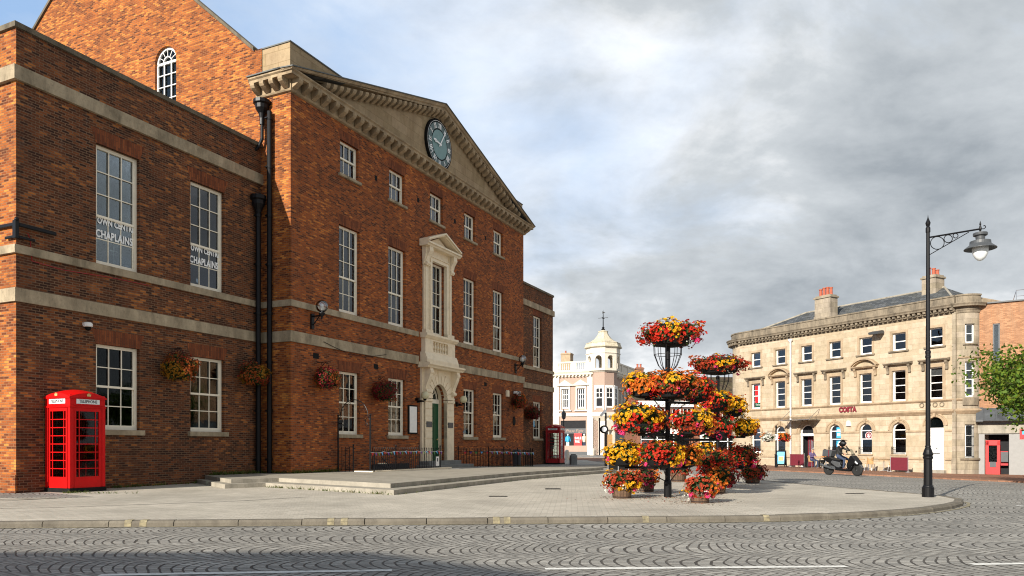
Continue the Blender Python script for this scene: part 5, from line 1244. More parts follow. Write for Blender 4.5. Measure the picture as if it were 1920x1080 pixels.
# windows with their stone dressings
for k, c in enumerate(BX):
    f = sash(bank, c-.47, c+.47, 7.2, 8.34, .15, 1, 1, 1, .5, .07, fmat='white', gl='glassfar', inner='interior'); 
    a = MB(); 
    for xa, xb, za, zb in ((c-.62, c-.47, 7.2, 8.48), (c+.47, c+.62, 7.2, 8.48), (c-.47, c+.47, 8.34, 8.48)): a.box(xa, xb, -.025, .01, za, zb)
    a.build('architrave', 'bathplain', f); MB().box(c-.68, c+.68, -.11, .02, 7.10, 7.19).build('sill', 'bathdirty', f)
    f = sash(bank, c-.47, c+.47, 3.95, 5.92, .15, 1, 2, 2, .5, .07, fmat='white', gl='glassfar', inner='interior', blind=.25 if k == 0 else 0.)
    a = MB()
    for xa, xb, za, zb in ((c-.63, c-.47, 3.92, 6.1), (c+.47, c+.63, 3.92, 6.1), (c-.47, c+.47, 5.92, 6.1)): a.box(xa, xb, -.045, .01, za, zb)
    a.build('architrave', 'bathplain', f)
    h = MB(); arched = k in (2, 5)
    for s_ in (-1, 1):
        xa, xb = sorted((c+s_*.66, c+s_*.82)); h.prism([(0, 5.72), (-.05, 5.70), (-.09, 5.78), (-.07, 5.9), (-.12, 6.05), (-.22, 6.2), (-.22, 6.28), (0, 6.28)], 'x', xa, xb)
        h.tube((xa, -.16, 6.18), (xb, -.16, 6.18), .06, n=8); h.tube((xa, -.06, 5.76), (xb, -.06, 5.76), .045, n=8)
    h.prism([(0, 6.26), (-.25, 6.28), (-.30, 6.33), (-.34, 6.35), (-.34, 6.40), (0, 6.44)], 'x', c-.93, c+.93)
    if arched:
        m_ = 12; R1 = .93/math.sin(R_(52)); zc = 6.38-R1*math.cos(R_(52))
        for i in range(m_):
            a0 = R_(-52+104*i/m_); a1 = R_(-52+104*(i+1)/m_)
            for q0, q1, yy in ((R1, R1+.09, -.34), (R1-.06, R1, -.22)):
                h.prism([(c+q_*math.sin(a_), zc+q_*math.cos(a_)) for q_, a_ in ((q0, a0), (q1, a0), (q1, a1), (q0, a1))], 'y', yy, 0)
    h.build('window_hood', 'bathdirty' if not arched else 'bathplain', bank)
    if k not in (0, 4):
        f = sash(bank, c-.47, c+.47, .52, 2.56, .15, 1, 1, 1, .46, .08, fmat='white', gl='glassfar', inner='interior', arch=True)
        if k in (1, 2, 3):
            r = MB(); r.tube((c-.45, -.10, .95), (c+.45, -.10, .95), .012, n=4); r.tube((c-.45, -.10, .58), (c+.45, -.10, .58), .012, n=4)
            for i in range(13): r.tube((c-.45+.9*i/12, -.10, .53), (c-.45+.9*i/12, -.10, 1.02), .009, n=4)
            for s_ in (-.45, .45): r.tube((c+s_, -.1, .9), (c+s_, .05, .9), .01, n=4)
            r.build('window_guard', 'black', f)
        MB().box(c-.55, c+.55, -.08, .12, .43, .52).build('sill', 'bathplain', f)
# arches round the ground floor openings
for k, c in enumerate(BX):
    mb = MB(); r = .52 if k == 0 else (.62 if k == 4 else .47); zt = {0: 2.84, 4: 2.62}.get(k, 2.56); zc = zt-r; m_ = 12
    for i in range(m_):
        a0, a1 = math.pi*i/m_, math.pi*(i+1)/m_
        for q0, q1, yy in ((r, r+.17, -.03), (r+.17, r+.26, -.07)): mb.prism([(c-q_*math.cos(a_), zc+q_*math.sin(a_)) for q_, a_ in ((q0, a0), (q1, a0), (q1, a1), (q0, a1))], 'y', yy, .01)
    mb.prism([(c-.06, zt+.02), (c+.06, zt+.02), (c+.09, zt+.34), (c-.09, zt+.34)], 'y', -.13, 0)
    mb.build('window_arch', 'bathplain', bank)
# doors
c = BX[0]; mb = MB(); mb.box(c-.5, c+.5, .18, .24, -.42, 2.10)
for i in (0, 1):
    for j in range(6): mb.box(c-.43+i*.46, c-.03+i*.46, .165, .182, -.3+j*.4, -.02+j*.4)
d = mb.build('door', 'white', bank); mb = MB(); mb.box(c-.3, c+.2, .155, .165, .55, .61); mb.sphere((c+.02, .14, .9), .035, 8); mb.build('letter_plate', 'blackmat', d)
mb = MB(); mb.box(c-.52, c+.52, .15, .25, 2.10, 2.18); f = mb.build('door_frame', 'white', bank); fl = MB(); m_ = 12; fl.prism([(c-.5, 2.18)]+[(c-.52*math.cos(math.pi*i/m_), 2.32+.50*math.sin(math.pi*i/m_)) for i in range(m_+1)]+[(c+.5, 2.18)], 'y', .2, .21); fl.build('glass', 'glassdark', f); MB().quad((c-.52, .22, 2.1), (c+.52, .22, 2.1), (c+.52, .22, 2.9), (c-.52, .22, 2.9)).build('room', 'interior2', f)
MB().box(c-.7, c+.7, -.28, .15, -1.0, -.42).build('door_step', 'concrete', bank)
c = BX[4]; mb = MB(); mb.box(c-.62, c-.50, .15, .25, -.5, 2.0); mb.box(c+.50, c+.62, .15, .25, -.5, 2.0); mb.box(c-.62, c+.62, .13, .25, 1.78, 1.96); f = mb.build('door_frame', 'white', bank)
mb = MB(); mb.ring((c, .2, 2.0), .57, .05, n=16, a0=0, a1=math.pi); mb.build('fanlight_frame', 'white', f)
mb = MB(); mb.quad((c-.64, 1.2, -.5), (c+.64, 1.2, -.5), (c+.64, 1.2, 2.7), (c-.64, 1.2, 2.7)); mb.quad((c-.64, .2, 1.96), (c+.64, .2, 1.96), (c+.64, .2, 2.7), (c-.64, .2, 2.7)); mb.quad((c-.64, .2, -.5), (c-.64, 1.2, -.5), (c-.64, 1.2, 2.7), (c-.64, .2, 2.7)); mb.quad((c+.64, .2, -.5), (c+.64, 1.2, -.5), (c+.64, 1.2, 2.7), (c+.64, .2, 2.7)); mb.build('hallway', 'interior', f)
mb = MB(); mb.box(c-.45, c+.02, .7, .74, -.45, 1.75); mb.build('open_door', 'maroon', f); mb = MB(); mb.box(c-.32, c-.27, .66, .7, .1, 1.5); mb.box(c-.15, c-.10, .66, .7, .1, 1.5); mb.box(c+.1, c+.16, .5, .54, -.1, 1.4); mb.box(c+.3, c+.46, .25, .27, .45, .95); mb.build('door_bars', 'steel', f)
# bay windows (curved frames follow the wall with flat sashes)
for za, zb, nr, iron in ((.35, 2.35, 3, True), (4.0, 6.1, 4, False), (7.2, 8.35, 2, False)):
    A, B = arcR(4, -.14), arcR(9, -.14); A = Vector(A); B = Vector(B); d = (B-A); Lh = d.length; d.normalize(); nI = Vector((-d.y, d.x))
    def pb(mbx, u0, u1, v0, v1, z0, z1):
        n0 = len(mbx.v); mbx.box(u0, u1, v0, v1, z0, z1)
        for i in range(n0, len(mbx.v)): u, v_, z_ = mbx.v[i]; p_ = A+d*u+nI*v_; mbx.v[i] = (p_.x, p_.y, z_)
    m_ = MB(); pb(m_, 0, .07, 0, .07, za, zb); pb(m_, Lh-.07, Lh, 0, .07, za, zb); pb(m_, 0, Lh, 0, .07, za, za+.1); pb(m_, 0, Lh, 0, .07, zb-.07, zb)
    for j in range(1, nr): z_ = za+(zb-za)*j/nr; pb(m_, .05, Lh-.05, .0, .05, z_-.02, z_+.02)
    f = m_.build('window', 'white', bank); m_ = MB(); pb(m_, .03, Lh-.03, .03, .035, za, zb); m_.build('glass', 'glass', f); m_ = MB(); pb(m_, -.1, Lh+.1, .3, .32, za-.2, zb+.2); m_.build('room', 'interior', f)
    if iron:
        m_ = MB()
        for i in range(8): pb(m_, .03+i*(Lh-.06)/7-.008, .03+i*(Lh-.06)/7+.008, -.1, -.084, za+.02, zb-.1)
        for z_ in (za+.1, za+.75, za+1.3, zb-.2): pb(m_, 0, Lh, -.105, -.09, z_-.012, z_+.012)
        m_.build('window_guard', 'black', f)
for pf_, k0_, k1_ in (([(0, 7.08), (-.12, 7.10), (-.12, 7.17), (0, 7.19)], 3, 10), ([(0, 3.92), (-.06, 3.5), (-.1, 3.5), (-.14, 3.92)], 3, 10), ([(0, .2), (-.12, .24), (-.14, .33), (0, .35)], 2, 11)):
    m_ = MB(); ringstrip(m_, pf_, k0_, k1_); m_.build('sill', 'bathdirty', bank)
# roof with hips, chimneys
mb = MB(); rb = 9.7; rh = 11.05; a0 = (XL-1.6, .6); a1 = (-.2, .6); y2 = 9.0; ym = 4.2
mb.quad((a0[0], a0[1], rb), (a1[0], a1[1], rb), (-3.1, ym, rh+.55), (XL+2.8, ym, rh+.55)); mb.quad((a0[0], y2, rb), (a1[0], y2, rb), (-3.1, ym, rh+.55), (XL+2.8, ym, rh+.55))
mb.add([(a0[0], a0[1], rb), (a0[0], y2, rb), (XL+2.8, ym, rh+.55)], [(0, 1, 2)]); mb.add([(a1[0], a1[1], rb), (a1[0], y2, rb), (-3.1, ym, rh+.55)], [(0, 1, 2)])
rf = mb.build('roof', 'slate', bank)
mb = MB(); mb.tube((a0[0], a0[1], rb+.02), (XL+2.8, ym, rh+.57), .07, n=6); mb.tube((a1[0], a1[1], rb+.02), (-3.1, ym, rh+.57), .07, n=6); mb.tube((XL+2.8, ym, rh+.57), (-3.1, ym, rh+.57), .07, n=6); mb.build('ridge_tiles', 'concrete', rf)
def chimney(xc, yc, z0, z1, w_, d_, pots, parent, mat='bathgrey', ph=.5):
    m_ = MB(); m_.box(xc-w_/2, xc+w_/2, yc-d_/2, yc+d_/2, z0, z1-.22); m_.box(xc-w_/2-.07, xc+w_/2+.07, yc-d_/2-.07, yc+d_/2+.07, z1-.22, z1-.1); m_.box(xc-w_/2+.02, xc+w_/2-.02, yc-d_/2+.02, yc+d_/2-.02, z1-.1, z1); m_.box(xc-w_/2-.04, xc+w_/2+.04, yc-d_/2-.04, yc+d_/2+.04, z0, z0+.9 if z1-z0 > 2 else z0+.2)
    c = m_.build('chimney', mat, parent)
    for px_, hh in pots: MB().lathe([(.13, 0), (.11, hh*.2), (.10, hh*.85), (.13, hh*.88), (.13, hh)], (xc+px_, yc, z1), 12).build('chimney_pot', 'terracotta', c)
chimney(-10.5, 1.9, 9.7, 12.1, 1.35, .8, [(-.45, .55), (-.16, .62), (.14, .62), (.43, .55)], rf)
chimney(-3.7, 3.9, 10.0, 12.45, .95, 1.0, [(-.28, .6), (.05, .5), (.3, .35)], rf)
# drainpipe, canopy, signs
mb = MB(); mb.tube((-12.0, -.12, -.4), (-12.0, -.12, 8.75), .06, n=10); mb.lathe([(.07, 0), (.09, .1), (.17, .14), (.17, .26)], (-12., -.14, 8.7), 12); mb.build('drainpipe', 'white', bank)
mb = MB()
for x_ in (-12.0, -9.55): mb.tube((x_, -.05, 3.7), (x_, -1.15, 2.95), .02, n=6)
for x_ in (-12.0, -10.78, -9.55): mb.tube((x_, -.0, 2.9), (x_, -1.2, 2.92), .018, n=6)
mb.tube((-12.1, -1.2, 2.93), (-9.45, -1.2, 2.93), .022, n=6); cn = mb.build('canopy', 'steel', bank); MB().box(-12.1, -9.45, -1.2, -.05, 2.93, 2.95).build('glass', 'glass', cn)
text('letters', 'COSTA', .47, 'maroonsign', bank, (-7.28, -.06, 3.54), ext=.03, off=.022, sx=.82, sp=1.08)
mb = MB(); mb.prism([(-.16, 2.42), (.16, 2.42), (.16, 2.5), (.09, 2.78), (-.09, 2.78), (-.16, 2.5)], 'y', -.12, 0)
for i in range(len(mb.v)): mb.v[i] = (mb.v[i][0]-7.2, mb.v[i][1], mb.v[i][2])
mb.build('alarm_box', 'white', bank)
mb = MB(); mb.prism([(-.1, 8.42), (-.7, 8.36), (-.75, 8.5), (-.3, 8.62), (-.1, 8.6)], 'x', -5.25, -4.55); mb.build('floodlight', 'greydark', bank)
# window stickers and posters
c = BX[3]; mb = MB(); mb.box(c+.0, c+.36, .17, .172, 1.62, 2.35); mb.box(c+.0, c+.36, .17, .172, .75, 1.42); pz = mb.build('poster', 'blue', bank)
mb = MB(); mb.box(c+.06, c+.3, .165, .169, 1.75, 1.95); mb.box(c+.06, c+.28, .165, .169, 2.1, 2.2); mb.box(c+.08, c+.3, .165, .169, 1.05, 1.2); mb.build('poster_print', 'white', pz)
MB().box(c+.1, c+.26, .16, .164, .9, 1.08).build('poster_print', 'orange', pz)
c = BX[2]; mb = MB(); mb.prism([(c+.12+.27*math.cos(a_*math.pi/12), 1.75+.27*math.sin(a_*math.pi/12)) for a_ in range(24)], 'y', .17, .172); o = mb.build('round_logo', 'maroonsign', bank)
mb = MB(); mb.ring((c+.12, .165, 1.75), .24, .018, n=24, k=4); mb.ring((c+.12, .165, 1.75), .12, .014, n=18, k=4)
mb.prism([(c+.04, 1.72), (c+.10, 1.85), (c+.16, 1.70), (c+.22, 1.82), (c+.18, 1.64), (c+.08, 1.64)], 'y', .16, .168); mb.build('logo_print', 'white', o)
c = BX[6]; mb = MB(); mb.box(c-.20, c+.08, .17, .172, 4.35, 5.75); o = mb.build('letting_board', 'redpaint2', bank); MB().box(c+.08, c+.38, .17, .173, 4.35, 5.75).build('board_panel', 'white', o); MB().box(c-.20, c+.38, .168, .174, 4.12, 4.42).build('board_panel', 'green', o); text('lettering', 'To Let', .2, 'white', o, (c+.09, .166, 4.27), ext=.001)
mb = MB()
for k in range(4): mb.lathe([(.17, 0), (.17, .04), (.10, .05), (.10, .02)], (0, 0, 0), 14); nv = len(mb.v)//(k+1); 
mb = MB()
for k in range(4): mb.ring((-2.05+k*.42, -.03, 3.6), .13, .03, n=16, k=5)
mb.build('carved_roundels', 'bathdirty', bank)

# ------------------------------------------------------------------ brick shop building on the far right
BP = Vector((27.84, 44.6)); BD = Vector((.835, -.549)); brot = math.atan2(BD.y, BD.x)
shop = thing('brick_shop', 'tan brick building with slit windows over a grey shopfront with a red door', 'building', (BP.x, BP.y, 0), brot)
mb = MB(); wall(mb, 0, 16, 2.9, 9.5, 0, [(.74, 1.09, 6.0, 8.3), (.74, 1.09, 4.6, 5.55), (4.0, 4.35, 6.0, 8.3), (4., 4.35, 4.6, 5.55)], .12); mb.quad((16, 0, -1.6), (16, 9, -1.6), (16, 9, 9.5), (16, 0, 9.5)); mb.quad((0, 9, -1.6), (16, 9, -1.6), (16, 9, 9.5), (0, 9, 9.5)); mb.quad((0, 0, 9.5), (16, 0, 9.5), (16, 9, 9.5), (0, 9, 9.5)); mb.quad((0, 0, -1.6), (0, 9, -1.6), (0, 9, 9.5), (0, 0, 9.5))
mb.build('wall', 'brick_tan', shop)
for xa in (.74, 4.0):
    for za, zb in ((6.0, 8.3), (4.6, 5.55)):
        m_ = MB()
        for a, b, c_, d_ in ((xa, xa+.07, za, zb), (xa+.28, xa+.35, za, zb), (xa, xa+.35, za, za+.07), (xa, xa+.35, zb-.07, zb)): m_.box(a, b, .02, .09, c_, d_)
        f = m_.build('slit_window', 'greydark', shop); MB().box(xa+.05, xa+.3, .06, .065, za, zb).build('glass', 'glass', f); MB().box(xa, xa+.35, .16, .17, za, zb).build('blind', 'interior2', f)
MB().box(-.02, 16.1, -.12, .3, 9.5, 9.58).build('roof_edge', 'greydark', shop)
mb = MB()
for x_ in (1.9, 2.9, 4.4, 6.2): mb.tube((x_, .6, 9.5), (x_, .6, 10.25), .02, n=5)
mb.tube((1.9, .6, 10.25), (9, .6, 10.25), .02, n=5); mb.tube((1.9, .6, 9.9), (9, .6, 9.9), .014, n=5); mb.tube((1.7, .9, 9.5), (1.9, .6, 10.25), .02, n=5); mb.build('roof_rail', 'steel', shop)
mb = MB(); ops = [(.33, 1.54, -.72, 1.75), (2.4, 5.5, -.72, 1.75)]; wall(mb, 0, 16, -1.6, 2.9, -.05, ops, .3); mb.build('shopfront', 'greyclad', shop)
MB().box(0, 16, -.12, -.04, 1.8, 2.35).build('fascia', 'concrete', shop)
mb = MB(); mb.prism([(-.06, 2.4), (-.6, 2.5), (-.6, 2.6), (-.06, 3.35)], 'x', -.1, .25); mb.build('canopy_side', 'greydark', shop)
mb = MB(); mb.quad((.25, -.6, 2.55), (16, -.6, 2.55), (16, -.06, 3.3), (.25, -.06, 3.3)); cg = mb.build('canopy', 'interior2', shop); mb = MB()
for k in range(12): x_ = .3+k*.62; mb.tube((x_, -.62, 2.56), (x_, -.06, 3.33), .03, n=4)
mb.tube((.25, -.62, 2.55), (16, -.62, 2.55), .04, n=6); mb.build('glazing_bars', 'greydark', cg)
mb = MB(); mb.quad((.1, .9, -.8), (5.6, .9, -.8), (5.6, .9, 1.8), (.1, .9, 1.8)); mb.build('shop_interior', 'interior', shop)
mb = MB(); mb.box(.33, 1.54, -.06, .2, -.80, -.66); mb.build('threshold', 'white', shop)
mb = MB(); mb.box(.38, 1.1, .2, .26, -.66, -.4); mb.box(.38, .53, .2, .26, -.4, 1.35); mb.box(.95, 1.1, .2, .26, -.4, 1.35); mb.box(.38, 1.1, .2, .26, 1.1, 1.4); mb.box(.53, .95, .2, .26, -.4, .1); d = mb.build('door', 'redpaint2', shop); MB().box(.53, .95, .22, .24, .1, 1.1).build('glass', 'glassdark', d); MB().box(.58, .9, .17, .199, -.2, .12).build('notice', 'greydark', d)
mb = MB(); mb.box(1.12, 1.5, .5, .56, -.1, .75); mb.build('counter', 'redold', shop); mb = MB(); mb.box(1.14, 1.5, .3, .34, .12, .7); mb.build('rack', 'greydark', shop)
sgn = thing('red_sign', 'red street sign on a black post at the right picture edge', 'sign', (25.52, 37.0, g(25.3, 37)), brot)
m_ = MB(); m_.tube((0, 0, 0), (0, 0, 2.9), .05, n=8); m_.build('post', 'black', sgn); MB().box(-.3, .5, -.08, .08, 1.95, 2.45).build('panel', 'redold', sgn); MB().box(-.2, .1, -.085, -.081, 2.2, 2.38).build('panel_print', 'blue', sgn)

# ------------------------------------------------------------------ cafe furniture and street furniture by the stone building
mb = MB()
ab = thing('a_board', 'black A-board with a cyan poster outside the cafe door', 'a-board', tuple(CP(-11.0, -2.3)), CROT+R_(28))
for s_ in (1, -1):
    m_ = MB(); vs = [(x_, s_*y_, z_) for y_ in (0,) for x_, z_ in ()]
    def brd(mx, x0, x1, z0, z1, th, off=0.):
        for z_ in (): pass
        f_ = lambda z: s_*(-.30+(.26*z/1.15))
        mx.add([(x0, f_(z0)-s_*off, z0), (x1, f_(z0)-s_*off, z0), (x1, f_(z1)-s_*off, z1), (x0, f_(z1)-s_*off, z1), (x0, f_(z0)-s_*(off-th), z0), (x1, f_(z0)-s_*(off-th), z0), (x1, f_(z1)-s_*(off-th), z1), (x0, f_(z1)-s_*(off-th), z1)], [(0, 1, 2, 3), (7, 6, 5, 4), (0, 4, 5, 1), (2, 6, 7, 3), (0, 3, 7, 4), (1, 5, 6, 2)])
    brd(m_, -.34, .34, .08, 1.15, .03); brd(m_, -.34, -.28, 0, .1, .03); brd(m_, .28, .34, 0, .1, .03); m_.build('board', 'blackmat', ab)
    if s_ == 1:
        m_ = MB(); brd(m_, -.26, .26, .2, 1.05, .01, .006); m_.build('poster', 'blue', ab); m_ = MB(); brd(m_, -.12, .2, .42, .72, .006, .012); m_.build('poster_print', 'orange', ab)
def windbreak(label, x0, x1, y):
    t = thing('windbreak', label, 'cafe barrier', tuple(CP((x0+x1)/2, y)), CROT, 'maroon cafe barriers'); w_ = (x1-x0)/2
    for s_ in (-1, 1): m_ = MB(); m_.tube((s_*w_, 0, 0), (s_*w_, 0, 1.0), .02, n=8); m_.lathe([(.15, 0), (.15, .03), (.03, .05)], (s_*w_, 0, 0), 12); m_.build('post', 'steel', t)
    MB().box(-w_+.02, w_-.02, -.008, .008, .12, .92).build('canvas', 'maroon', t)
windbreak('maroon canvas cafe barrier beside the A-board', -10.55, -9.35, -1.9); windbreak('maroon canvas cafe barrier left of the white door', -3.1, -1.95, -1.6)
def make_table(label, x, y):
    t = thing('cafe_table', label, 'table', tuple(CP(x, y)), CROT, 'round cafe tables on the pavement')
    MB().lathe([(.32, .70), (.34, .71), (.34, .73), (.32, .74)], n=20).build('tabletop', 'wicker', t); m_ = MB(); m_.tube((0, 0, .04), (0, 0, .7), .025, n=8); 
    for k in range(4): an = k*math.pi/2+.6; m_.tube((0, 0, .08), (.26*math.cos(an), .26*math.sin(an), .015), .018, n=5)
    m_.build('pedestal', 'steel', t); return t
tb = make_table('round cafe table nearest the riderless end, between two wicker chairs', -5.35, -1.5)
tb['label'] = 'round cafe table just right of the scooter, between two wicker chairs'
copy_tree(tb, loc=CP(-3.75, -1.3), label='round cafe table beside the right maroon barrier')
copy_tree(tb, loc=CP(-8.35, -1.5), label='round cafe table between the two seated people')
def make_chair(label, x, y, rz):
    t = thing('wicker_chair', label, 'chair', tuple(CP(x, y)), rz, 'wicker cafe chairs on steel legs')
    m_ = MB(); m_.lathe([(.02, .43), (.22, .43), (.23, .45), (.21, .465)], n=14); m_.build('seat', 'wicker', t)
    m_ = MB(); N = 10
    for k in range(N):
        a0 = R_(-20+220*k/N); a1 = R_(-20+220*(k+1)/N); h0 = .40*(.35+.65*math.sin(max(0, min(math.pi, a0)))); h1 = .40*(.35+.65*math.sin(max(0, min(math.pi, a1))))
        m_.add([(.23*math.cos(a0), .23*math.sin(a0), .46), (.23*math.cos(a1), .23*math.sin(a1), .46), (.28*math.cos(a1), .28*math.sin(a1), .48+h1), (.28*math.cos(a0), .28*math.sin(a0), .48+h0), (.21*math.cos(a0), .21*math.sin(a0), .46), (.21*math.cos(a1), .21*math.sin(a1), .46), (.26*math.cos(a1), .26*math.sin(a1), .48+h1), (.26*math.cos(a0), .26*math.sin(a0), .48+h0)], [(0, 1, 2, 3), (7, 6, 5, 4), (3, 2, 6, 7)])
    m_.build('backrest', 'wicker', t)
    for sx, sy in ((-1, -1), (1, -1), (-1, 1), (1, 1)): m_ = MB(); m_.tube((sx*.17, sy*.17, .43), (sx*.21, sy*.22, 0), .014, n=6); m_.build('leg', 'steel', t)
    return t
ch = make_chair('wicker chair left of the table just right of the scooter', -6.0, -1.55, CROT+R_(80))
copy_tree(ch, loc=CP(-4.75, -1.35), rz=CROT+R_(-70), label='wicker chair right of the table just right of the scooter')
copy_tree(ch, loc=CP(-4.3, -1.75), rz=CROT+R_(130), label='wicker chair left of the table by the right maroon barrier')
copy_tree(ch, loc=CP(-3.25, -1.15), rz=CROT+R_(-80), label='wicker chair between the last table and the right maroon barrier')
copy_tree(ch, loc=CP(-8.95, -1.6), rz=CROT+R_(80), label='wicker chair under the left seated person at the cafe')
copy_tree(ch, loc=CP(-7.75, -1.6), rz=CROT+R_(-80), label='wicker chair under the orange-topped seated person')
# post with two flower baskets
X, Z = 17.05, 48.2; bp = thing('basket_post', 'black post holding two flower baskets outside the cafe windows', 'basket post', (X, Z, g(X, Z)-.02), 0)
m_ = MB(); m_.lathe([(.09, 0), (.09, .8), (.05, .85), (.045, 2.55), (.07, 2.6), (.02, 2.75)], n=12); m_.tube((-.6, 0, 2.35), (.6, 0, 2.35), .02, n=6); m_.build('post', 'black', bp); MB().box(-.11, .11, -.08, -.05, 1.75, 2.15).build('notice', 'white', bp)
for s_, pal, sd_ in ((-1, [('white', 6), ('orange', 1), ('pink', 1)], 501), (1, [('orange', 5), ('red', 4), ('yellow', 2)], 502)):
    t = thing('hanging_basket', 'white flowered basket on the left arm of the street post' if s_ < 0 else 'orange flowered basket on the right arm of the street post', 'hanging basket', (X+s_*.52, Z, g(X, Z)+1.93), 0, 'baskets on the street post')
    MB().lathe([(.08, -.3), (.22, -.2), (.28, 0)], n=12).build('bowl', 'blackmat', t); flower_mass(t, (0, 0, 0), .40, .36, .27, pal, sd_, fr=.05, trail=2)

# ------------------------------------------------------------------ stucco corner building with a cupola (far behind)
VT = Vector((11.6, 95.)); VD = Vector((.9143, -.405)); VI = Vector((.405, .9143)); vrot = math.atan2(VD.y, VD.x); VB = g(11.6, 95)
vic = thing('cupola_building', 'pinkish stucco corner building with white dressings, balustrade and a domed octagonal cupola', 'building', (VT.x, VT.y, VB), vrot)
zb0 = 0.
FW = [(-5.22, -4.2), (-3.12, -2.05)]
mb = MB(); ops = [(a, b, 5.95, 8.5) for a, b in FW]; wall(mb, -9.5, -.3, 0, 10.6, -1.1, ops+[(-5.35, -1.95, 1.2, 4.4)], .2)
xo_ = 1.1
ops2 = []
mb2 = MB(); fw2 = [(1.6+k*1.55, 2.5+k*1.55) for k in range(6)]
for a, b in fw2: ops2.append((a, b, 5.95, 8.5))
wall(mb2, .3, 11.2, 0, 10.6, 0, ops2+[(1.3, 10.8, .6, 4.3)], .2)
for v in mb2.v: pass
off = len(mb.v); mb.v += [(xo_-y, x, z) for x, y, z in mb2.v]; mb.f += [tuple(i+off for i in f) for f in mb2.f]; mb.m += mb2.m
mb.quad((-9.5, -1.1, 0), (-9.5, 11, 0), (-9.5, 11, 10.6), (-9.5, -1.1, 10.6)); mb.quad((-9.5, 11.2, 0), (xo_, 11.2, 0), (xo_, 11.2, 10.6), (-9.5, 11.2, 10.6)); mb.quad((-9.5, -1.1, 10.5), (xo_, -1.1, 10.5), (xo_, 11.2, 10.5), (-9.5, 11.2, 10.5))
mb.build('wall', 'pinkstucco', vic)
ph = math.pi/8
o8 = MB(); AP = 1.62/math.cos(ph)
o8.lathe([(AP, 5.35), (AP, 10.6)], n=8, rot=ph); o8.build('oriel', 'pinkstucco', vic); o8 = MB(); o8.lathe([(.3, 3.9), (AP*.7, 4.3), (AP*1.06, 4.95), (AP*1.06, 5.4)], n=8, rot=ph); o8.build('oriel_base', 'whitestucco', vic)
MB().box(-1.2, 1.1, -1.1, 1.2, 0, 4.6).build('corner_wall', 'whitestucco', vic)
mb = MB()
for a in (-6.3, -1.72): mb.box(a, a+.75, -1.22, -1.1, 0, 10.0)
for k in range(17): 
    for a in (-6.3, -1.72): mb.box(a-.02, a+.77, -1.24, -1.1, .4+k*.56, .4+k*.56+.5)
mb.box(-9.5, -.6, -1.25, -1.1, 4.95, 5.35); mb.box(-9.5, -.6, -1.3, -1.1, 5.25, 5.35)
for y_ in (.9, 11.2-.6): mb.box(1.1, 1.24, y_, y_+.5, 0, 10)
mb.box(1.1, 1.25, .6, 11.2, 4.95, 5.35)
for a, b in FW:
    mb.box(a-.16, a, -1.2, -1.1, 5.7, 8.75); mb.box(b, b+.16, -1.2, -1.1, 5.7, 8.75); mb.box(a, b, -1.2, -1.1, 8.5, 8.75); mb.box(a-.35, b+.35, -1.28, -1.1, 5.6, 5.75); mb.prism([(a-.5, 8.95), (b+.5, 8.95), ((a+b)/2, 9.6)], 'y', -1.35, -1.1); mb.box(a-.55, b+.55, -1.4, -1.1, 8.85, 8.97)
for a, b in fw2: mb.box(1.1, 1.18, a-.2, a, 5.7, 8.7); mb.box(1.1, 1.18, b, b+.2, 5.7, 8.7); mb.box(1.1, 1.18, a, b, 8.5, 8.7)
mb.build('pilasters', 'whitestucco', vic)
mb = MB(); pf = [(0, 9.95), (-.1, 9.98), (-.12, 10.15), (-.45, 10.2), (-.5, 10.4), (-.55, 10.45), (0, 10.6)]
mb.prism([(y-1.1, z) for y, z in pf], 'x', -9.5, -.9); 
for k in range(18): mb.box(-9.3+k*.47, -9.1+k*.47, -1.5, -1.15, 10.02, 10.2)
mb.prism([(1.1-y, z) for y, z in pf], 'y', .9, 11.4)
for k in range(22): mb.box(1.15, 1.5, 1.2+k*.46, 1.4+k*.46, 10.02, 10.2)
mb.lathe([(AP*1.02, 10.4), (AP*1.1, 10.5), (AP*1.1, 10.68)], n=8, rot=ph); mb.build('cornice', 'whitestucco', vic)
mb = MB(); mb.box(-9.5, -1.4, -1.3, -1.05, 10.6, 10.85); mb.box(-9.5, -1.4, -1.32, -1.03, 11.75, 11.95)
for a in (-9.4, -6.35, -3.9, -1.95): mb.box(a, a+.7, -1.28, -1.07, 10.85, 11.75)
for a, b in ((-8.6, -6.4), (-5.6, -3.95), (-3.15, -2.0)):
    x = a
    while x < b: mb.lathe([(.05, 0), (.09, .25), (.04, .6), (.06, .9)], (x, -1.17, 10.85), 6); x += .27
mb.box(1.05, 1.3, 1.5, 11.3, 10.6, 10.85); mb.box(1.03, 1.32, 1.5, 11.3, 11.75, 11.95)
for a in (1.5, 4.2, 7.2, 10.6): mb.box(1.07, 1.28, a, a+.7, 10.85, 11.75)
for a, b in ((2.3, 4.1), (5.0, 7.1), (8.0, 10.5)): mb.box(1.12, 1.22, a, b, 10.85, 11.75)
mb.build('balustrade', 'whitestucco', vic)
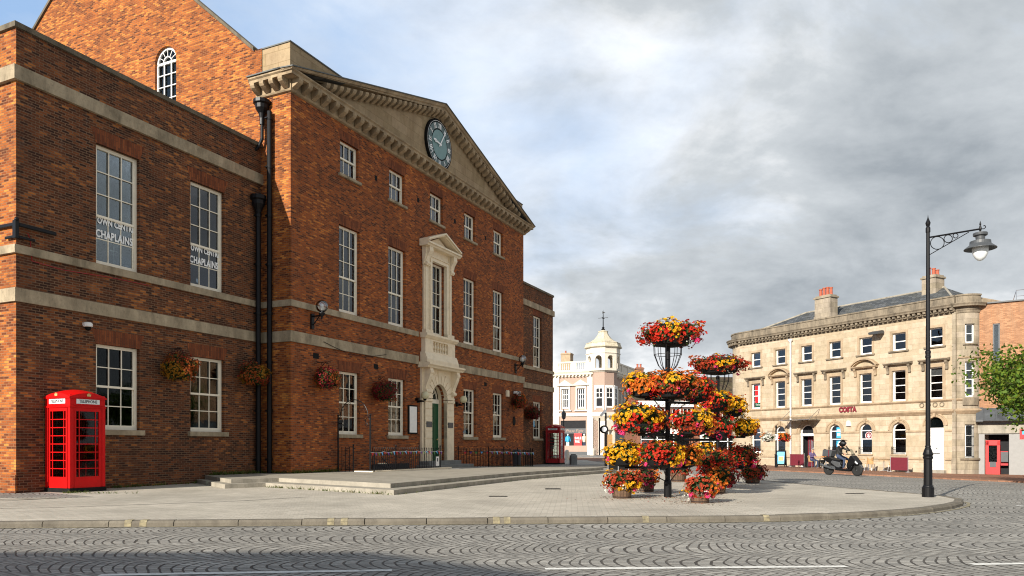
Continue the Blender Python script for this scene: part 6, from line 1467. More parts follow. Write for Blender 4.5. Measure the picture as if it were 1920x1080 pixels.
# cupola: eight arched piers, entablature, bell roof
mb = MB(); A2 = 1.98
for k in range(8):
    th = 2*math.pi*k/8; R = Matrix.Rotation(th, 4, 'Z'); hw = A2*math.tan(math.pi/8)+.02; t2 = MB(); wall(t2, -hw, hw, 10.6, 13.5, -A2, [(-.42, .42, 10.9, 12.5, True)], .28)
    o_ = len(mb.v); mb.v += [tuple(R @ Vector(v)) for v in t2.v]; mb.f += [tuple(i+o_ for i in f) for f in t2.f]; mb.m += t2.m
mb.lathe([(A2*1.09, 12.75), (A2*1.13, 12.78), (A2*1.13, 12.85), (A2*1.09, 12.87)], n=8, rot=ph); mb.build('cupola', 'whitestucco', vic)
mb = MB(); q8 = A2/math.cos(ph); mb.lathe([(q8*1.02, 13.45), (q8*1.12, 13.55), (q8*1.14, 13.63), (q8*1.10, 13.68), (q8*1.02, 14.1), (q8*1.05, 14.13), (q8*1.03, 14.18), (q8*.78, 14.38), (q8*.52, 14.75), (q8*.35, 15.2), (q8*.26, 15.6), (q8*.30, 15.63), (q8*.30, 15.73), (.12, 15.9), (.02, 15.95)], n=8, rot=ph)
cu_ = mb.build('cupola_roof', 'leadroof', vic)
mb = MB(); mb.lathe([(.12, 15.85), (.28, 16.0), (.10, 16.1), (.2, 16.2), (.07, 16.3), (.06, 17.3), (.12, 17.4), (.06, 17.5), (.035, 18.2), (.005, 18.5)], n=8); mb.tube((-.65, 0, 17.45), (.65, 0, 17.45), .035, n=4); mb.tube((0, -.6, 17.45), (0, .6, 17.45), .035, n=4); mb.prism([(-.1, 18.0), (.3, 18.1), (-.1, 18.3)], 'y', -.02, .02); mb.build('weather_vane', 'black', cu_)
for a, b in FW: sash(vic, a, b, 5.95, 8.5, -.92, 3, 2, 1, .45, .12, bw=.06, fmat='white', inner='interior2')
for i, (a, b) in enumerate(fw2):
    m_ = MB(); m_.box(.95, 1.0, a, a+.1, 5.95, 8.5); m_.box(.95, 1.0, b-.1, b, 5.95, 8.5); m_.box(.95, 1.0, a, b, 7.2, 7.35); f = m_.build('window', 'white', vic); MB().box(.9, .93, a, b, 5.95, 8.5).build('glass', 'interior2', f)
for k in (0, 1, 2):
    th = R_(45*k); R = Matrix.Rotation(th, 4, 'Z'); m_ = MB()
    for a, b, c_, d_ in ((-.48, -.38, 5.95, 8.5), (.38, .48, 5.95, 8.5), (-.38, .38, 5.95, 6.15), (-.38, .38, 8.38, 8.5), (-.38, .38, 7.15, 7.28), (-.03, .03, 7.2, 8.5), (-.38, .38, 7.8, 7.86)): m_.box(a, b, -1.68, -1.62, c_, d_)
    m_.box(-.62, -.48, -1.72, -1.62, 5.7, 8.75); m_.box(.48, .62, -1.72, -1.62, 5.7, 8.75); m_.box(-.55, .55, -1.72, -1.62, 8.5, 8.75)
    m_.v = [tuple(R @ Vector(v)) for v in m_.v]; f = m_.build('window', 'white', vic); m2 = MB(); m2.box(-.4, .4, -1.65, -1.63, 6.1, 8.4); m2.v = [tuple(R @ Vector(v)) for v in m2.v]; m2.build('glass', 'interior', f)
# shop window
mb = MB(); mb.box(-5.5, -1.8, -.95, -.9, .9, 4.5); f = mb.build('shop_window', 'interior', vic)
MB().box(-5.35, -1.95, -1.05, -1.0, 2.75, 3.4).build('fascia', 'greydark', f); text('lettering', 'Phase Eight', .52, 'pinkstucco', f, (-3.5, -1.06, 3.07), ext=.01, shear=.3)
MB().box(-3.55, -2.5, -1.08, -1.04, 1.15, 2.75).build('sale_banner', 'redpaint2', f); text('lettering', 'SALE', .42, 'white', f, (-3.0, -1.09, 2.15), ext=.01, off=.01); text('lettering', '70%', .38, 'white', f, (-3.1, -1.09, 1.7), ext=.01, off=.01)
for xm, tp in ((-4.4, 'blue'), (-2.2, 'cream')):
    m_ = MB(); m_.lathe([(.18, 1.65), (.24, 2.1), (.26, 2.35), (.08, 2.42), (.07, 2.5)], (xm, -1., 0), 10); m_.tube((xm-.26, -1., 2.33), (xm-.34, -1., 1.75), .05, n=6); m_.tube((xm+.26, -1., 2.33), (xm+.34, -1., 1.75), .05, n=6); d = m_.build('mannequin_top', tp, f)
    m_ = MB(); m_.tube((xm-.1, -1., 1.7), (xm-.1, -1., 1.15), .09, n=6); m_.tube((xm+.1, -1., 1.7), (xm+.1, -1., 1.15), .09, n=6); m_.build('mannequin_trousers', 'white' if tp == 'blue' else 'denim', d); MB().sphere((xm, -1., 2.6), .12, 8).build('mannequin_head', 'white', d)
mb = MB(); mb.box(-9.5, -1.3, -1.2, -1.08, 0, .42); mb.build('plinth', 'greydark', vic)
m_ = MB(); m_.prism([(-.95, 0), (-.05, 0), (-.05, 2.6), (-.95, 2.6)], 'y', -1.75, -1.7); v_ = R_(45); Rm = Matrix.Rotation(v_, 4, 'Z'); m_.v = [tuple(Rm @ (Vector(v)+Vector((.5, .15, 0)))) for v in m_.v]; m_.build('door', 'wicker', vic)
m_ = MB(); m_.box(-.75, -.48, -1.7, -1.3, 0, 3.2); m_.box(.48, .75, -1.7, -1.3, 0, 3.2); m_.box(-.95, .95, -1.8, -1.3, 3.2, 3.5); m_.prism([(.55*math.cos(a_*math.pi/10), 3.95+.55*math.sin(a_*math.pi/10)) for a_ in range(20)], 'y', -1.75, -1.5); m_.v = [tuple(Rm @ Vector(v)) for v in m_.v]; m_.build('door_surround', 'whitestucco', vic)
mb = MB(); mb.box(.85, .9, 1.3, 10.8, .6, 4.3); mb.build('shop_window', 'glassdark', vic); MB().box(.3, .35, 1.2, 11, .5, 4.4).build('shop_interior', 'interior2', vic); MB().box(1.05, 1.3, .7, 11.2, 3.5, 4.3).build('fascia', 'whitestucco', vic)
chimney(-6.0, 3.2, 10.4, 13.6, 1.3, 1.2, [(-.2, .35)], vic, 'bathplain')

# ------------------------------------------------------------------ brick houses behind the flower towers
def house(label, x0, x1, Y, zt, mat, roofpitch, ridge_off, wins, shopcol, chims, sign=None, name='brick_house'):
    t = thing(name, label, 'building', (x0, Y, g(x0, Y)-.02), 0); Wd = x1-x0; mb = MB(); ops = []
    for c in wins: ops.append((c-.5, c+.5, 3.6, 5.3))
    ops.append((.4, Wd-.4, .2, 2.5)); wall(mb, 0, Wd, 0, zt, 0, ops, .15); mb.quad((0, 0, 0), (0, 9, 0), (0, 9, zt), (0, 0, zt)); mb.quad((Wd, 0, 0), (Wd, 9, 0), (Wd, 9, zt), (Wd, 0, zt)); mb.quad((0, 9, 0), (Wd, 9, 0), (Wd, 9, zt), (0, 9, zt))
    mb.add([(0, 0, zt), (0, 9, zt), (0, 4.5, zt+roofpitch)], [(0, 1, 2)]); mb.add([(Wd, 0, zt), (Wd, 9, zt), (Wd, 4.5, zt+roofpitch)], [(0, 1, 2)]); mb.build('wall', mat, t)
    mb = MB(); mb.quad((-.15, -.3, zt-.1), (Wd+.15, -.3, zt-.1), (Wd+.15, 4.5, zt+roofpitch+.05), (-.15, 4.5, zt+roofpitch+.05)); mb.quad((-.15, 9.3, zt-.1), (Wd+.15, 9.3, zt-.1), (Wd+.15, 4.5, zt+roofpitch+.05), (-.15, 4.5, zt+roofpitch+.05)); r = mb.build('roof', 'tile', t)
    for c, h_ in chims: chimney(c, 4.5, zt, zt+h_, .85, .9, [(-.2, .4), (.15, .4)], r, 'brick_far')
    mb = MB(); mb.box(-.1, Wd+.1, -.4, 0, zt-.35, zt-.05); mb.box(0, Wd, -.25, 0, zt-.7, zt-.4)
    for k in range(int(Wd/.4)): mb.box(.1+k*.4, .3+k*.4, -.35, -.02, zt-.5, zt-.35)
    mb.build('eaves', 'white', t)
    for c in wins: sash(t, c-.5, c+.5, 3.6, 5.3, .12, 2, 1, 1, .5, .09, bw=.05, fmat='white', inner='interior')
    MB().box(.1, Wd-.1, -.3, -.0, 2.55, 3.1).build('fascia', shopcol, t); m_ = MB(); m_.box(.4, Wd-.4, .3, .32, .2, 2.5)
    f = m_.build('shop_window', 'interior', t); m_ = MB(); n_ = int(Wd/1.5)
    for k in range(n_+1): m_.box(.35+(Wd-.7)*k/n_, .45+(Wd-.7)*k/n_, .0, .1, .2, 2.5)
    m_.box(.4, Wd-.4, 0, .1, 1.9, 1.98); m_.build('shop_frame', 'white', f); MB().box(.4, Wd-.4, .05, .055, .2, 2.5).build('glass', 'glass', f)
    return t
house('low brick house with white eaves behind the flower towers, nearest the cupola building', 13.4, 19.4, 80, 6.1, 'brick_far', 1.0, 0, [1., 2.6, 4.2, 5.4], 'white', [(1.0, 4.0), (4.9, 3.0)])
h2 = house('taller brick house with dark tiled roof between the flower towers and honey stone building', 19.5, 27.5, 79, 6.2, 'brick_far', 2.9, 0, [1.0, 3.2, 5.6], 'greydark', [(.5, 3.1)])
cs = thing('cross_sign', 'small green lit cross sign on the shopfront behind the flower towers', 'sign', (at(1322, 78), 78.3, 1.9), 0); MB().box(-.45, .45, -.1, .1, -.4, .6).build('panel', 'white', cs)
m_ = MB(); m_.box(-.1, .1, -.12, -.101, -.15, .35); m_.box(-.25, .25, -.12, -.101, 0, .2); m_.build('cross', 'green', cs)
# black planters / barrier with silver posts
br_ = thing('barrier', 'black panel barrier with silver posts behind the lowest left flowers', 'barrier', (4.25, 33.2, g(5, 33)), R_(-3))
m_ = MB(); m_.box(0, 2.75, -.02, .02, .06, .68); m_.build('panel', 'blackmat', br_)
for k in range(7): m_ = MB(); m_.tube((.02+k*.45, -.04, 0), (.02+k*.45, -.04, .86), .022, n=6); m_.build('post', 'steel', br_)
# camera pole with street clock
cp_ = thing('camera_post', 'black post with a security camera and a small round clock near the cupola building', 'post', (at(1136, 40), 40, g(5, 40)), 0)
m_ = MB(); m_.lathe([(.07, 0), (.07, .8), (.05, .85), (.045, 2.95)], n=10); m_.build('post', 'black', cp_)
m_ = MB(); m_.prism([(-.32, 2.82), (-.24, 2.74), (.02, 2.98), (.02, 3.12), (-.08, 3.1)], 'y', -.09, .09); m_.tube((0, 0, 2.8), (-.1, 0, 2.95), .03, n=6); m_.build('security_camera', 'steel', cp_)
c2 = MB(); c2.lathe([(.19, -.06), (.22, -.06), (.22, .06), (.19, .06)], n=24); k_ = c2.build('clock', 'blackmat', cp_); k_.location = (-.10, -.05, 2.05); k_.rotation_euler = (R_(90), 0, 0); MB().lathe([(.13, .061), (.13, .064)], n=20).build('clock_face', 'opal', k_)
# bollard-like grey bin, bollards
t = thing('litter_bin', 'square grey stone bin on the pavement right of the far phone box', 'litter bin', (at(1075, 44), 44, g(3.6, 44)), .2); m_ = MB(); m_.box(-.19, .19, -.19, .19, 0, .62); m_.build('body', 'greystep', t, bevel=.02); m_ = MB(); m_.box(-.12, .12, -.12, .12, .62, .68); m_.build('lid', 'greydark', t)
t = thing('bollard', 'pale stone bollard at the kerb just right of the far phone box', 'bollard', (at(1063, 60), 60, g(4.4, 60)-.05), 0); MB().lathe([(.16, 0), (.16, .75), (.13, .85), (.02, .9)], n=12).build('shaft', 'whitestucco', t)
t = thing('bollard', 'pale stone block at the corner of the cupola building', 'bollard', (at(1112, 90), 90, g(9.8, 90)), 0); MB().lathe([(.4, 0), (.4, .6), (.28, .8), (.05, .85)], n=4).build('shaft', 'whitestucco', t)
t = thing('lamp_post', 'slim dark lantern post behind the far phone box', 'street lamp', (at(1057, 62), 62, g(4.4, 62)-.05), 0); m_ = MB(); m_.lathe([(.07, 0), (.05, .3), (.04, 3.4)], n=8); m_.tube((-.4, 0, 3.75), (.45, 0, 3.75), .02, n=4); m_.build('post', 'black', t); MB().lathe([(.06, 3.4), (.16, 3.5), (.2, 3.9), (.05, 4.15), (.02, 4.3)], n=6).build('lantern', 'greydark', t)
t = thing('flue_pipe', 'thin dark pipe post by the door of the cupola building', 'post', (at(1124, 92), 92, g(10.8, 92)), 0); m_ = MB(); m_.tube((0, 0, 0), (0, 0, 4.6), .1, n=8); m_.build('post', 'blackmat', t)
# bicycle
def bicycle(label, loc, rz, mat):
    t = thing('bicycle', label, 'bicycle', loc, rz, 'parked bicycles'); 
    for x_ in (-.52, .52):
        m_ = MB(); m_.ring((x_, 0, .34), .33, .016, 'y', 28, 6); w_ = m_.build('wheel', 'white' if mat == 'white' else 'tyre', t); m_ = MB()
        for k in range(12): an = k*math.pi/6; m_.tube((x_, 0, .34), (x_+.32*math.cos(an), 0, .34+.32*math.sin(an)), .003, n=3)
        m_.build('spokes', 'steel', w_)
    m_ = MB(); m_.path([(-.52, 0, .34), (-.1, 0, .30), (-.22, 0, .80), (-.52, 0, .34)], .014, 6); m_.path([(-.1, 0, .30), (.36, 0, .72), (-.18, 0, .66)], .016, 6); m_.path([(.52, 0, .34), (.36, 0, .78), (.34, 0, .98)], .015, 6); m_.path([(.28, -.25, 1.0), (.34, 0, .98), (.28, .25, 1.0)], .012, 6); m_.build('frame', mat, t)
    MB().prism([(-.36, .84), (-.12, .86), (-.12, .9), (-.36, .9)], 'y', -.06, .06).build('saddle', 'blackmat', t); m_ = MB(); m_.ring((-.1, 0, .3), .09, .012, 'y', 14, 5); m_.tube((-.1, -.1, .16), (-.1, .1, .44), .01, n=5); m_.build('crank', 'steel', t)
bicycle('white bicycle parked between the shorter flower tower and the stone building', (at(1381, 46), 46, g(13.8, 46)-.03), R_(-15), 'white')
bicycle('dark bicycle leaning by the door of the cupola building', (at(1128, 90), 90, g(10.8, 90)), R_(10), 'blackmat')

# ------------------------------------------------------------------ the tree reaching in from the right
def tree(label, x, y, z0, base_h, cr, crz, cc, nleaf, seed):
    rnd = random.Random(seed); t = thing('broadleaf_tree', label, 'tree', (x, y, z0), 0); mb = MB()
    cz = cc
    mb.path([(0, 0, 0), (.03, .02, 1.0), (-.05, .05, 2.2)], .13, 10); tips = []
    for k in range(13):
        an = 2*math.pi*k/13+rnd.random(); e = rnd.uniform(-.5, .9); p = Vector((-.05, .05, 2.0+rnd.random()*1.2)); tgt = Vector((math.cos(an)*cr*.85, math.sin(an)*cr*.85, cz+e*crz*.8)); prev = p; r = .07
        for j in range(1, 6):
            q_ = p.lerp(tgt, j/5)+Vector((rnd.gauss(0, .12), rnd.gauss(0, .12), .25*math.sin(math.pi*j/5))); mb.tube(prev, q_, r, r*.72, 6); prev = q_; r *= .72
            if j > 1:
                for _ in range(3):
                    e2 = q_+Vector((rnd.gauss(0, .5), rnd.gauss(0, .5), rnd.gauss(0, .4))); mb.tube(q_, e2, .014, .005, 4); tips.append(e2)
    mb.tube((-.05, .05, 2.2), (0, 0, cz+crz*.6), .10, .03, 8); mb.build('trunk', 'bark', t)
    lf = MB(); lf.col = []; cl = []
    while len(cl) < 260:
        d = Vector((rnd.uniform(-1, 1), rnd.uniform(-1, 1), rnd.uniform(-1, 1)))
        if .25 < d.length < 1: 
            w_ = 1+.35*noise.noise(d*2.3+Vector((seed, 0, 0))); cl.append(Vector((d.x*cr*w_, d.y*cr*w_, cz+d.z*crz*w_)))
    cl += tips
    for i in range(nleaf):
        c_ = rnd.choice(cl); s_ = .30; p = c_+Vector((rnd.gauss(0, s_), rnd.gauss(0, s_), rnd.gauss(0, s_*.7))); nn = Vector((rnd.gauss(0, .7), rnd.gauss(0, .7), rnd.gauss(.6, .6))).normalized(); a = nn.orthogonal().normalized(); ro = rnd.random()*6.28; b = nn.cross(a); a, b = a*math.cos(ro)+b*math.sin(ro), b*math.cos(ro)-a*math.sin(ro); r = rnd.uniform(.045, .085)
        pts = [p-a*r, p-a*r*.25+b*r*.75, p+a*r*.35+b*r*.45, p+a*r*1.15, p+a*r*.35-b*r*.45, p-a*r*.25-b*r*.75]; lf.add(pts, [(0, 1, 2, 3, 4, 5)]); j = rnd.uniform(.45, 1.5); y_ = rnd.random()**2*.08; lf.col += [(.065*j+y_, .125*j+y_*.7, .016*j)]*6
    lf.build('crown', 'leaf', t); return t
tree('leafy green tree reaching in at the right edge beside the tan brick building', 21.0, 28.0, g(21, 28), 2, 2.85, 1.6, 3.75, 21000, 11)

# ------------------------------------------------------------------ building behind the viewer whose shadow lies on the road
bb = thing('corner_house', 'plain brick house behind the viewer, casting the long shadow on the road', 'building', (-12.6, -6.95, -.1), 0)
m_ = MB(); m_.box(-22, 0, -9, 0, 0, 8.4); m_.prism([(0, 8.4), (-9, 8.4), (-4.5, 10)], 'x', -22, 0); m_.build('wall', 'brick_far', bb); m_ = MB(); m_.box(-19, -18, -5, -4, 8.4, 12); m_.build('chimney', 'brick_far', bb)

# ------------------------------------------------------------------ people (one continuous skinned body each)
def person(label, loc, rz, J, top, legs, shoe='shoe', hair=None, helmet=False, glove=None, group=None, hairless=False):
    """J: joint -> (x,y,z); the body faces +X"""
    t = thing('person', label, 'person', loc, rz, group)
    Rr = dict(pelvis=(.125, .15), waist=(.115, .14), chest=(.125, .165), neck=(.052, .052), head0=(.065, .062), head=(.098, .080), crown=(.072, .066), sh=(.062, .062), el=(.045, .045), wr=(.030, .030), palm=(.036, .022), hip=(.088, .088), kn=(.060, .060), an=(.042, .042), heel=(.045, .042), toe=(.036, .045))
    vs = []; rr = []; es = []; idx = {}; tagm = []
    def V(n, p, r, m): idx[n] = len(vs); vs.append(p); rr.append(r); tagm.append(m)
    def E(a, b): es.append((idx[a], idx[b]))
    P = {k: Vector(v) for k, v in J.items()}
    V('pelvis', P['pelvis'], Rr['pelvis'], 2); V('waist', P['pelvis'].lerp(P['chest'], .45), Rr['waist'], 1); V('chest', P['chest'], Rr['chest'], 1); V('neck', P['neck'], Rr['neck'], 0)
    hd = P['head']; up = (hd-P['neck']).normalized(); fw = Vector(J.get('face', (1, 0, 0))).normalized()
    V('head0', P['neck'].lerp(hd, .5)+fw*.01, Rr['head0'], 0); V('head', hd, Rr['head'], 0); V('crown', hd+up*.075, Rr['crown'], 0)
    for a, b in (('pelvis', 'waist'), ('waist', 'chest'), ('chest', 'neck'), ('neck', 'head0'), ('head0', 'head'), ('head', 'crown')): E(a, b)
    for s in 'LR':
        sy = 1 if s == 'L' else -1
        V('sh'+s, P['sh'+s], Rr['sh'], 1); V('el'+s, P['el'+s], Rr['el'], 1); V('wr'+s, P['wr'+s], Rr['wr'], 1 if glove is None else 1); E('chest', 'sh'+s); E('sh'+s, 'el'+s); E('el'+s, 'wr'+s)
        d = (P['wr'+s]-P['el'+s]).normalized(); pd = (d+Vector(J.get('hd'+s, (0, 0, 0)))).normalized(); side = pd.cross(Vector((0, 0, 1))); side = side.normalized() if side.length > .2 else Vector((0, 1, 0)); nrm = side.cross(pd)
        pm = P['wr'+s]+pd*.065; V('palm'+s, pm, Rr['palm'], 4); E('wr'+s, 'palm'+s)
        for f in range(4):
            o_ = side*(f-1.5)*.019; l = (.036, .042, .040, .032)[f]; a = pm+pd*.030+o_; b = a+pd*l-nrm*.012; c = b+pd*l*.5-nrm*.028
            V('fa%d%s' % (f, s), a, (.0095, .0095), 4); V('fb%d%s' % (f, s), b, (.0085, .0085), 4); V('fc%d%s' % (f, s), c, (.0075, .0075), 4); E('palm'+s, 'fa%d%s' % (f, s)); E('fa%d%s' % (f, s), 'fb%d%s' % (f, s)); E('fb%d%s' % (f, s), 'fc%d%s' % (f, s))
        V('ta'+s, pm-pd*.01-side*.04*sy, (.012, .012), 4); V('tb'+s, pm+pd*.025-side*.052*sy-nrm*.01, (.0095, .0095), 4); E('palm'+s, 'ta'+s); E('ta'+s, 'tb'+s)
        V('hip'+s, P['pelvis'].lerp(P['kn'+s], .18)+Vector((0, sy*.07, 0)), Rr['hip'], 2); V('kn'+s, P['kn'+s], Rr['kn'], 2); V('an'+s, P['an'+s], Rr['an'], 2); E('pelvis', 'hip'+s); E('hip'+s, 'kn'+s); E('kn'+s, 'an'+s)
        tf = Vector(J.get('toe'+s, P['an'+s]+Vector((.15, 0, -.05)))); V('heel'+s, P['an'+s]+Vector((-.01, 0, -.055)), Rr['heel'], 3); V('toe'+s, tf, Rr['toe'], 3); E('an'+s, 'heel'+s); E('heel'+s, 'toe'+s)
    me = bpy.data.meshes.new('body'); me.from_pydata(vs, es, []); o = bpy.data.objects.new('tmpb', me); C.objects.link(o)
    sk = o.modifiers.new('s', 'SKIN'); sk.use_smooth_shade = True
    for i, d in enumerate(me.skin_vertices[0].data): d.radius = rr[i]; d.use_root = (i == 0)
    sb = o.modifiers.new('d', 'SUBSURF'); sb.levels = 1; sb.render_levels = 1
    dg = bpy.context.evaluated_depsgraph_get(); bm_ = bpy.data.meshes.new_from_object(o.evaluated_get(dg)); bpy.data.objects.remove(o)
    bm_.name = 'body'; bm_.materials.clear(); mats = [M['skin'], M[top], M[legs], M[shoe], M[glove] if glove else M['skin']]
    for m in mats: bm_.materials.append(m)
    for p in bm_.polygons:
        c = p.center; best = 1e9; bi = 0
        for a, b in es:
            A, B = vs[a], vs[b]; ab = B-A; u = max(0, min(1, (c-A).dot(ab)/max(ab.length_squared, 1e-9))); dd = (c-(A+ab*u)).length-(rr[a][0]*(1-u)+rr[b][0]*u)
            if dd < best: best = dd; bi = tagm[b] if u > .5 or tagm[a] == 1 and tagm[b] == 0 and u > .3 else tagm[a]
        p.material_index = bi; p.use_smooth = True
    b = bpy.data.objects.new('body', bm_); C.objects.link(b); b.parent = t
    # face: nose, eyes, mouth, ears
    f = MB(); rt = fw.cross(up).normalized(); fp = hd+fw*.085-up*.01
    f.add([fp+up*.03-rt*.006, fp+up*.03+rt*.006, fp-up*.02+rt*.015, fp-up*.02-rt*.015, fp+fw*.026-up*.016], [(0, 1, 4), (1, 2, 4), (2, 3, 4), (3, 0, 4)])
    for s in (-1, 1): f.sphere(tuple(hd+rt*s*.080-up*.015), .018, 6)
    if not helmet: f.build('nose_and_ears', 'skin', b)
    e = MB()
    for s in (-1, 1): e.sphere(tuple(hd+fw*.083+rt*s*.032+up*.018), .011, 6)
    e.tube(tuple(hd+fw*.082-up*.055-rt*.022), tuple(hd+fw*.082-up*.055+rt*.022), .004, n=4); e.build('eyes_and_mouth', 'blackmat', b)
    if helmet:
        h = MB(); h.sphere(tuple(hd+up*.03), .155, 20); hh = h.build('helmet', 'black', t, smooth=True)
        v_ = MB(); v_.prism([(hd.x+.06, hd.z-.02), (hd.x+.165, hd.z-.0), (hd.x+.17, hd.z+.07), (hd.x+.06, hd.z+.13)], 'y', -.11, .11); v_.build('visor', 'greydark', hh, bevel=.02)
        v_ = MB(); v_.prism([(hd.x+.03, hd.z+.15), (hd.x+.22, hd.z+.16), (hd.x+.215, hd.z+.185), (hd.x+.0, hd.z+.20)], 'y', -.08, .08); v_.build('peak', 'black', hh)
        v_ = MB(); v_.prism([(hd.x-.10, hd.z+.02), (hd.x+.0, hd.z+.08), (hd.x+.0, hd.z+.13), (hd.x-.10, hd.z+.09)], 'y', -.158, .158); v_.build('helmet_stripe', 'white', hh)
    elif hair:
        h = MB(); N = 14
        for i in range(N):
            for j in range(6):
                def hp(i_, j_):
                    a = 2*math.pi*i_/N; ph_ = .08+1.5*j_/6*(1.25 if math.cos(a) < .2 else .72); d = fw*math.cos(a)*math.sin(ph_)+rt*math.sin(a)*math.sin(ph_)+up*math.cos(ph_); return tuple(hd+up*.035+d*.108)
                h.add([hp(i, j), hp(i+1, j), hp(i+1, j+1), hp(i, j+1)], [(0, 1, 2, 3)])
        h.build('hair', hair, t, smooth=True, merge=True)
    return t
M['brownhair'] = plain('brown_hair', (.06, .03, .015), .7, var=.3); M['greyhair'] = plain('grey_hair', (.35, .32, .3), .7, var=.3)
M['purple'] = plain('purple_top', (.10, .07, .16), .8); M['amber'] = plain('amber_top', (.55, .22, .05), .8)
# seated at the cafe
SJ = lambda hx=.42, hz=.80: dict(pelvis=(0, 0, .52), chest=(.02, 0, .93), neck=(.05, 0, 1.10), head=(.09, 0, 1.22), shL=(.02, .17, 1.03), shR=(.02, -.17, 1.03), elL=(.12, .24, .80), elR=(.12, -.24, .80), wrL=(hx-.1, .12, hz), wrR=(hx-.1, -.12, hz), knL=(.42, .12, .53), knR=(.42, -.12, .53), anL=(.45, .12, .10), anR=(.40, -.12, .10))
pa = CP(-8.95, -1.6); person('person in a purple top seated left at the cafe table, forearms on the table', (pa.x, pa.y, pa.z), CROT+R_(-12), SJ(), 'purple', 'denim', hair='greyhair', group='people seated at the cafe')
pb_ = CP(-7.75, -1.6); person('person in an orange top seated right at the cafe table, leaning forward', (pb_.x, pb_.y, pb_.z), CROT+R_(190), SJ(.40, .82), 'amber', 'blackmat', hair='brownhair', group='people seated at the cafe')

# ------------------------------------------------------------------ scooter and rider
SX, SY = 15.3, 34.6; sz = g(SX, SY)-.08; srz = math.atan2(-.87, .494)
sc = thing('motor_scooter', 'black maxi scooter with a rear bag riding past the cafe', 'scooter', (SX, SY, sz), srz)
def wheel(x):
    m_ = MB(); m_.lathe([(.16, -.05), (.22, -.062), (.262, -.04), (.272, 0), (.262, .04), (.22, .062), (.16, .05)], n=32); w_ = m_.build('wheel', 'tyre', sc, smooth=True); w_.location = (x, 0, .272); w_.rotation_euler = (R_(90), 0, 0)
    r = MB(); r.ring((0, 0, 0), .165, .018, 'z', 24, 6)
    for k in range(5): a = 2*math.pi*k/5; r.tube((0, 0, 0), (.16*math.cos(a), .16*math.sin(a), 0), .02, .012, 6)
    r.lathe([(.04, -.06), (.04, .06)], n=10); r.lathe([(.09, .03), (.10, .035), (.10, .045), (.09, .045)], n=20); r.build('rim', 'greypaint', w_)
wheel(-.72); wheel(.78)
def pan(name, pts, w0, mat, bev=.03, y0=None):
    m_ = MB(); m_.prism(pts, 'y', -w0 if y0 is None else y0[0], w0 if y0 is None else y0[1]); return m_.build(name, mat, sc, bevel=bev)
pan('rear_fairing', [(-.98, .80), (-.60, .84), (-.35, .74), (.02, .68), (.10, .52), (.0, .40), (-.35, .42), (-.55, .55), (-.80, .66)], .17, 'black')
pan('side_panel', [(-.42, .70), (.0, .62), (.05, .42), (-.10, .34), (-.30, .46), (-.50, .60)], .185, 'greypaint', .02)
pan('footboard', [(-.25, .42), (.45, .30), (.62, .48), (.66, .40), (.50, .20), (-.25, .24)], .21, 'black')
pan('front_fairing', [(.30, .46), (.48, .90), (.62, .96), (.84, .72), (.98, .56), (.92, .50), (.66, .50), (.50, .34), (.36, .34)], .17, 'black', .05)
pan('seat', [(-.92, .82), (-.62, .90), (-.40, .80), (-.12, .80), (.02, .74), (-.02, .68), (-.6, .72), (-.92, .76)], .15, 'leather', .03)
pan('mudguard', [(.52, .50), (.62, .58), (.84, .60), (1.02, .48), (1.06, .38), (.98, .46), (.84, .54), (.66, .52), (.56, .44)], .07, 'greypaint', .01)
pan('rear_mudguard', [(-.95, .78), (-1.06, .50), (-1.10, .40), (-1.06, .40), (-.98, .56), (-.86, .70)], .05, 'blackmat', .01)
m_ = MB(); m_.add([(.60, -.13, .94), (.60, .13, .94), (.44, .10, 1.22), (.44, -.10, 1.22), (.66, 0, .96), (.49, 0, 1.24)], [(0, 4, 5, 3), (4, 1, 2, 5)]); m_.build('windscreen', 'glassdark', sc)
m_ = MB(); m_.tube((.40, -.32, .99), (.44, 0, .96), .014, n=6); m_.tube((.44, 0, .96), (.40, .32, .99), .014, n=6)
for s_ in (-1, 1): m_.tube((.40, s_*.32, .99), (.36, s_*.40, .98), .020, n=8); m_.tube((.44, s_*.2, 1.0), (.50, s_*.33, 1.10), .008, n=5)
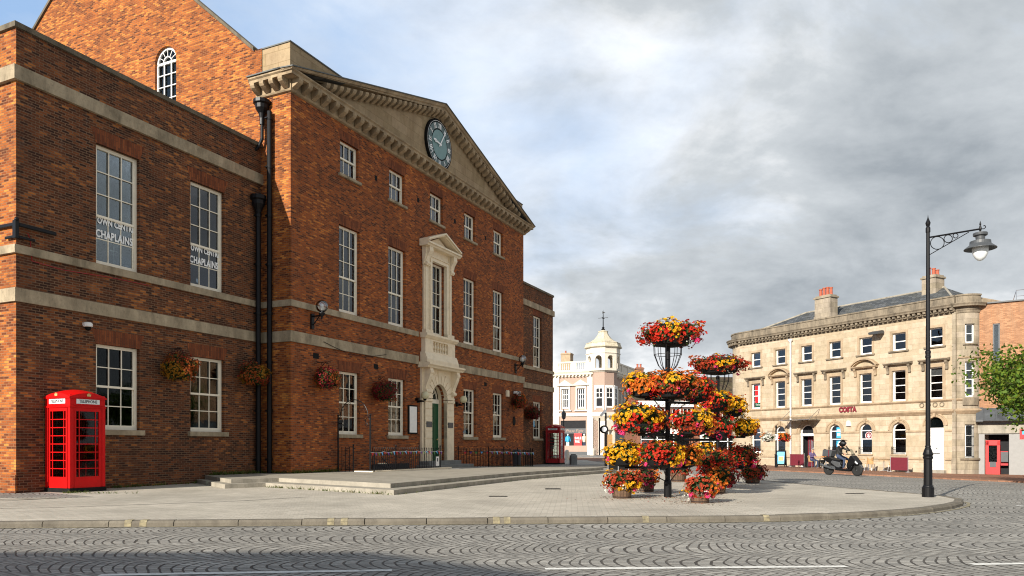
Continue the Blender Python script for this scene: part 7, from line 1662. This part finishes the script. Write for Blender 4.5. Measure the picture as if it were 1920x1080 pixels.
m_.tube((.62, 0, .62), (.78, .0, .30), .03, n=8); m_.tube((.66, .08, .56), (.78, .08, .27), .022, n=6); m_.tube((.66, -.08, .56), (.78, -.08, .27), .022, n=6); m_.build('handlebar_and_fork', 'blackmat', sc)
for s_ in (-1, 1): m_ = MB(); m_.lathe([(.02, 0), (.05, .01), (.05, .03), (.01, .04)], (0, 0, 0), 10); w_ = m_.build('mirror', 'blackmat', sc); w_.location = (.50, s_*.34, 1.11); w_.rotation_euler = (0, R_(-90), 0)
for s_ in (-1, 1): m_ = MB(); m_.prism([(.80, .70), (.93, .58), (.90, .54), (.78, .62)], 'y', *(sorted((s_*.06, s_*.175)))); m_.build('headlight', 'opal', sc)
m_ = MB(); m_.tube((-.20, -.20, .30), (-.45, -.21, .33), .03, n=8); m_.tube((-.42, -.21, .33), (-1.0, -.21, .50), .045, .06, 10); m_.build('exhaust', 'greydark', sc)
m_ = MB(); m_.prism([(-.78, .30), (-.20, .26), (-.1, .40), (-.5, .44)], 'y', -.12, .12); m_.build('engine', 'greydark', sc, bevel=.02); m_ = MB(); m_.tube((-.75, .12, .34), (-.78, .12, .72), .025, n=6); m_.tube((-.75, -.14, .34), (-.78, -.14, .72), .025, n=6); m_.build('shock_absorber', 'steel', sc)
bgg = pan('rear_bag', [(-.96, .88), (-.50, .86), (-.42, 1.16), (-.92, 1.20)], .19, 'greydark', .03); m_ = MB(); m_.box(-.60, -.56, -.195, .195, .87, 1.18); m_.build('bag_piping', 'maroon', bgg)
rj = dict(pelvis=(-.22, 0, .90), chest=(-.14, 0, 1.22), neck=(-.07, 0, 1.36), head=(.0, 0, 1.46), face=(1, 0, -.1), shL=(-.13, .18, 1.29), shR=(-.13, -.18, 1.29), elL=(.22, .25, 1.14), wrL=(.14, .11, 1.34), elR=(.08, -.27, 1.05), wrR=(.31, -.33, 1.03), hdR=(0, 0, -.3), hdL=(0, -.4, .3),
          knL=(.24, .16, .74), knR=(.24, -.16, .74), anL=(.20, .18, .38), anR=(.20, -.18, .38), toeL=(.36, .18, .34), toeR=(.36, -.18, .34))
person('rider in black jacket and black helmet on the scooter, left hand raised to the face', (SX, SY, sz), srz, rj, 'leather', 'denim', helmet=True, glove=None)
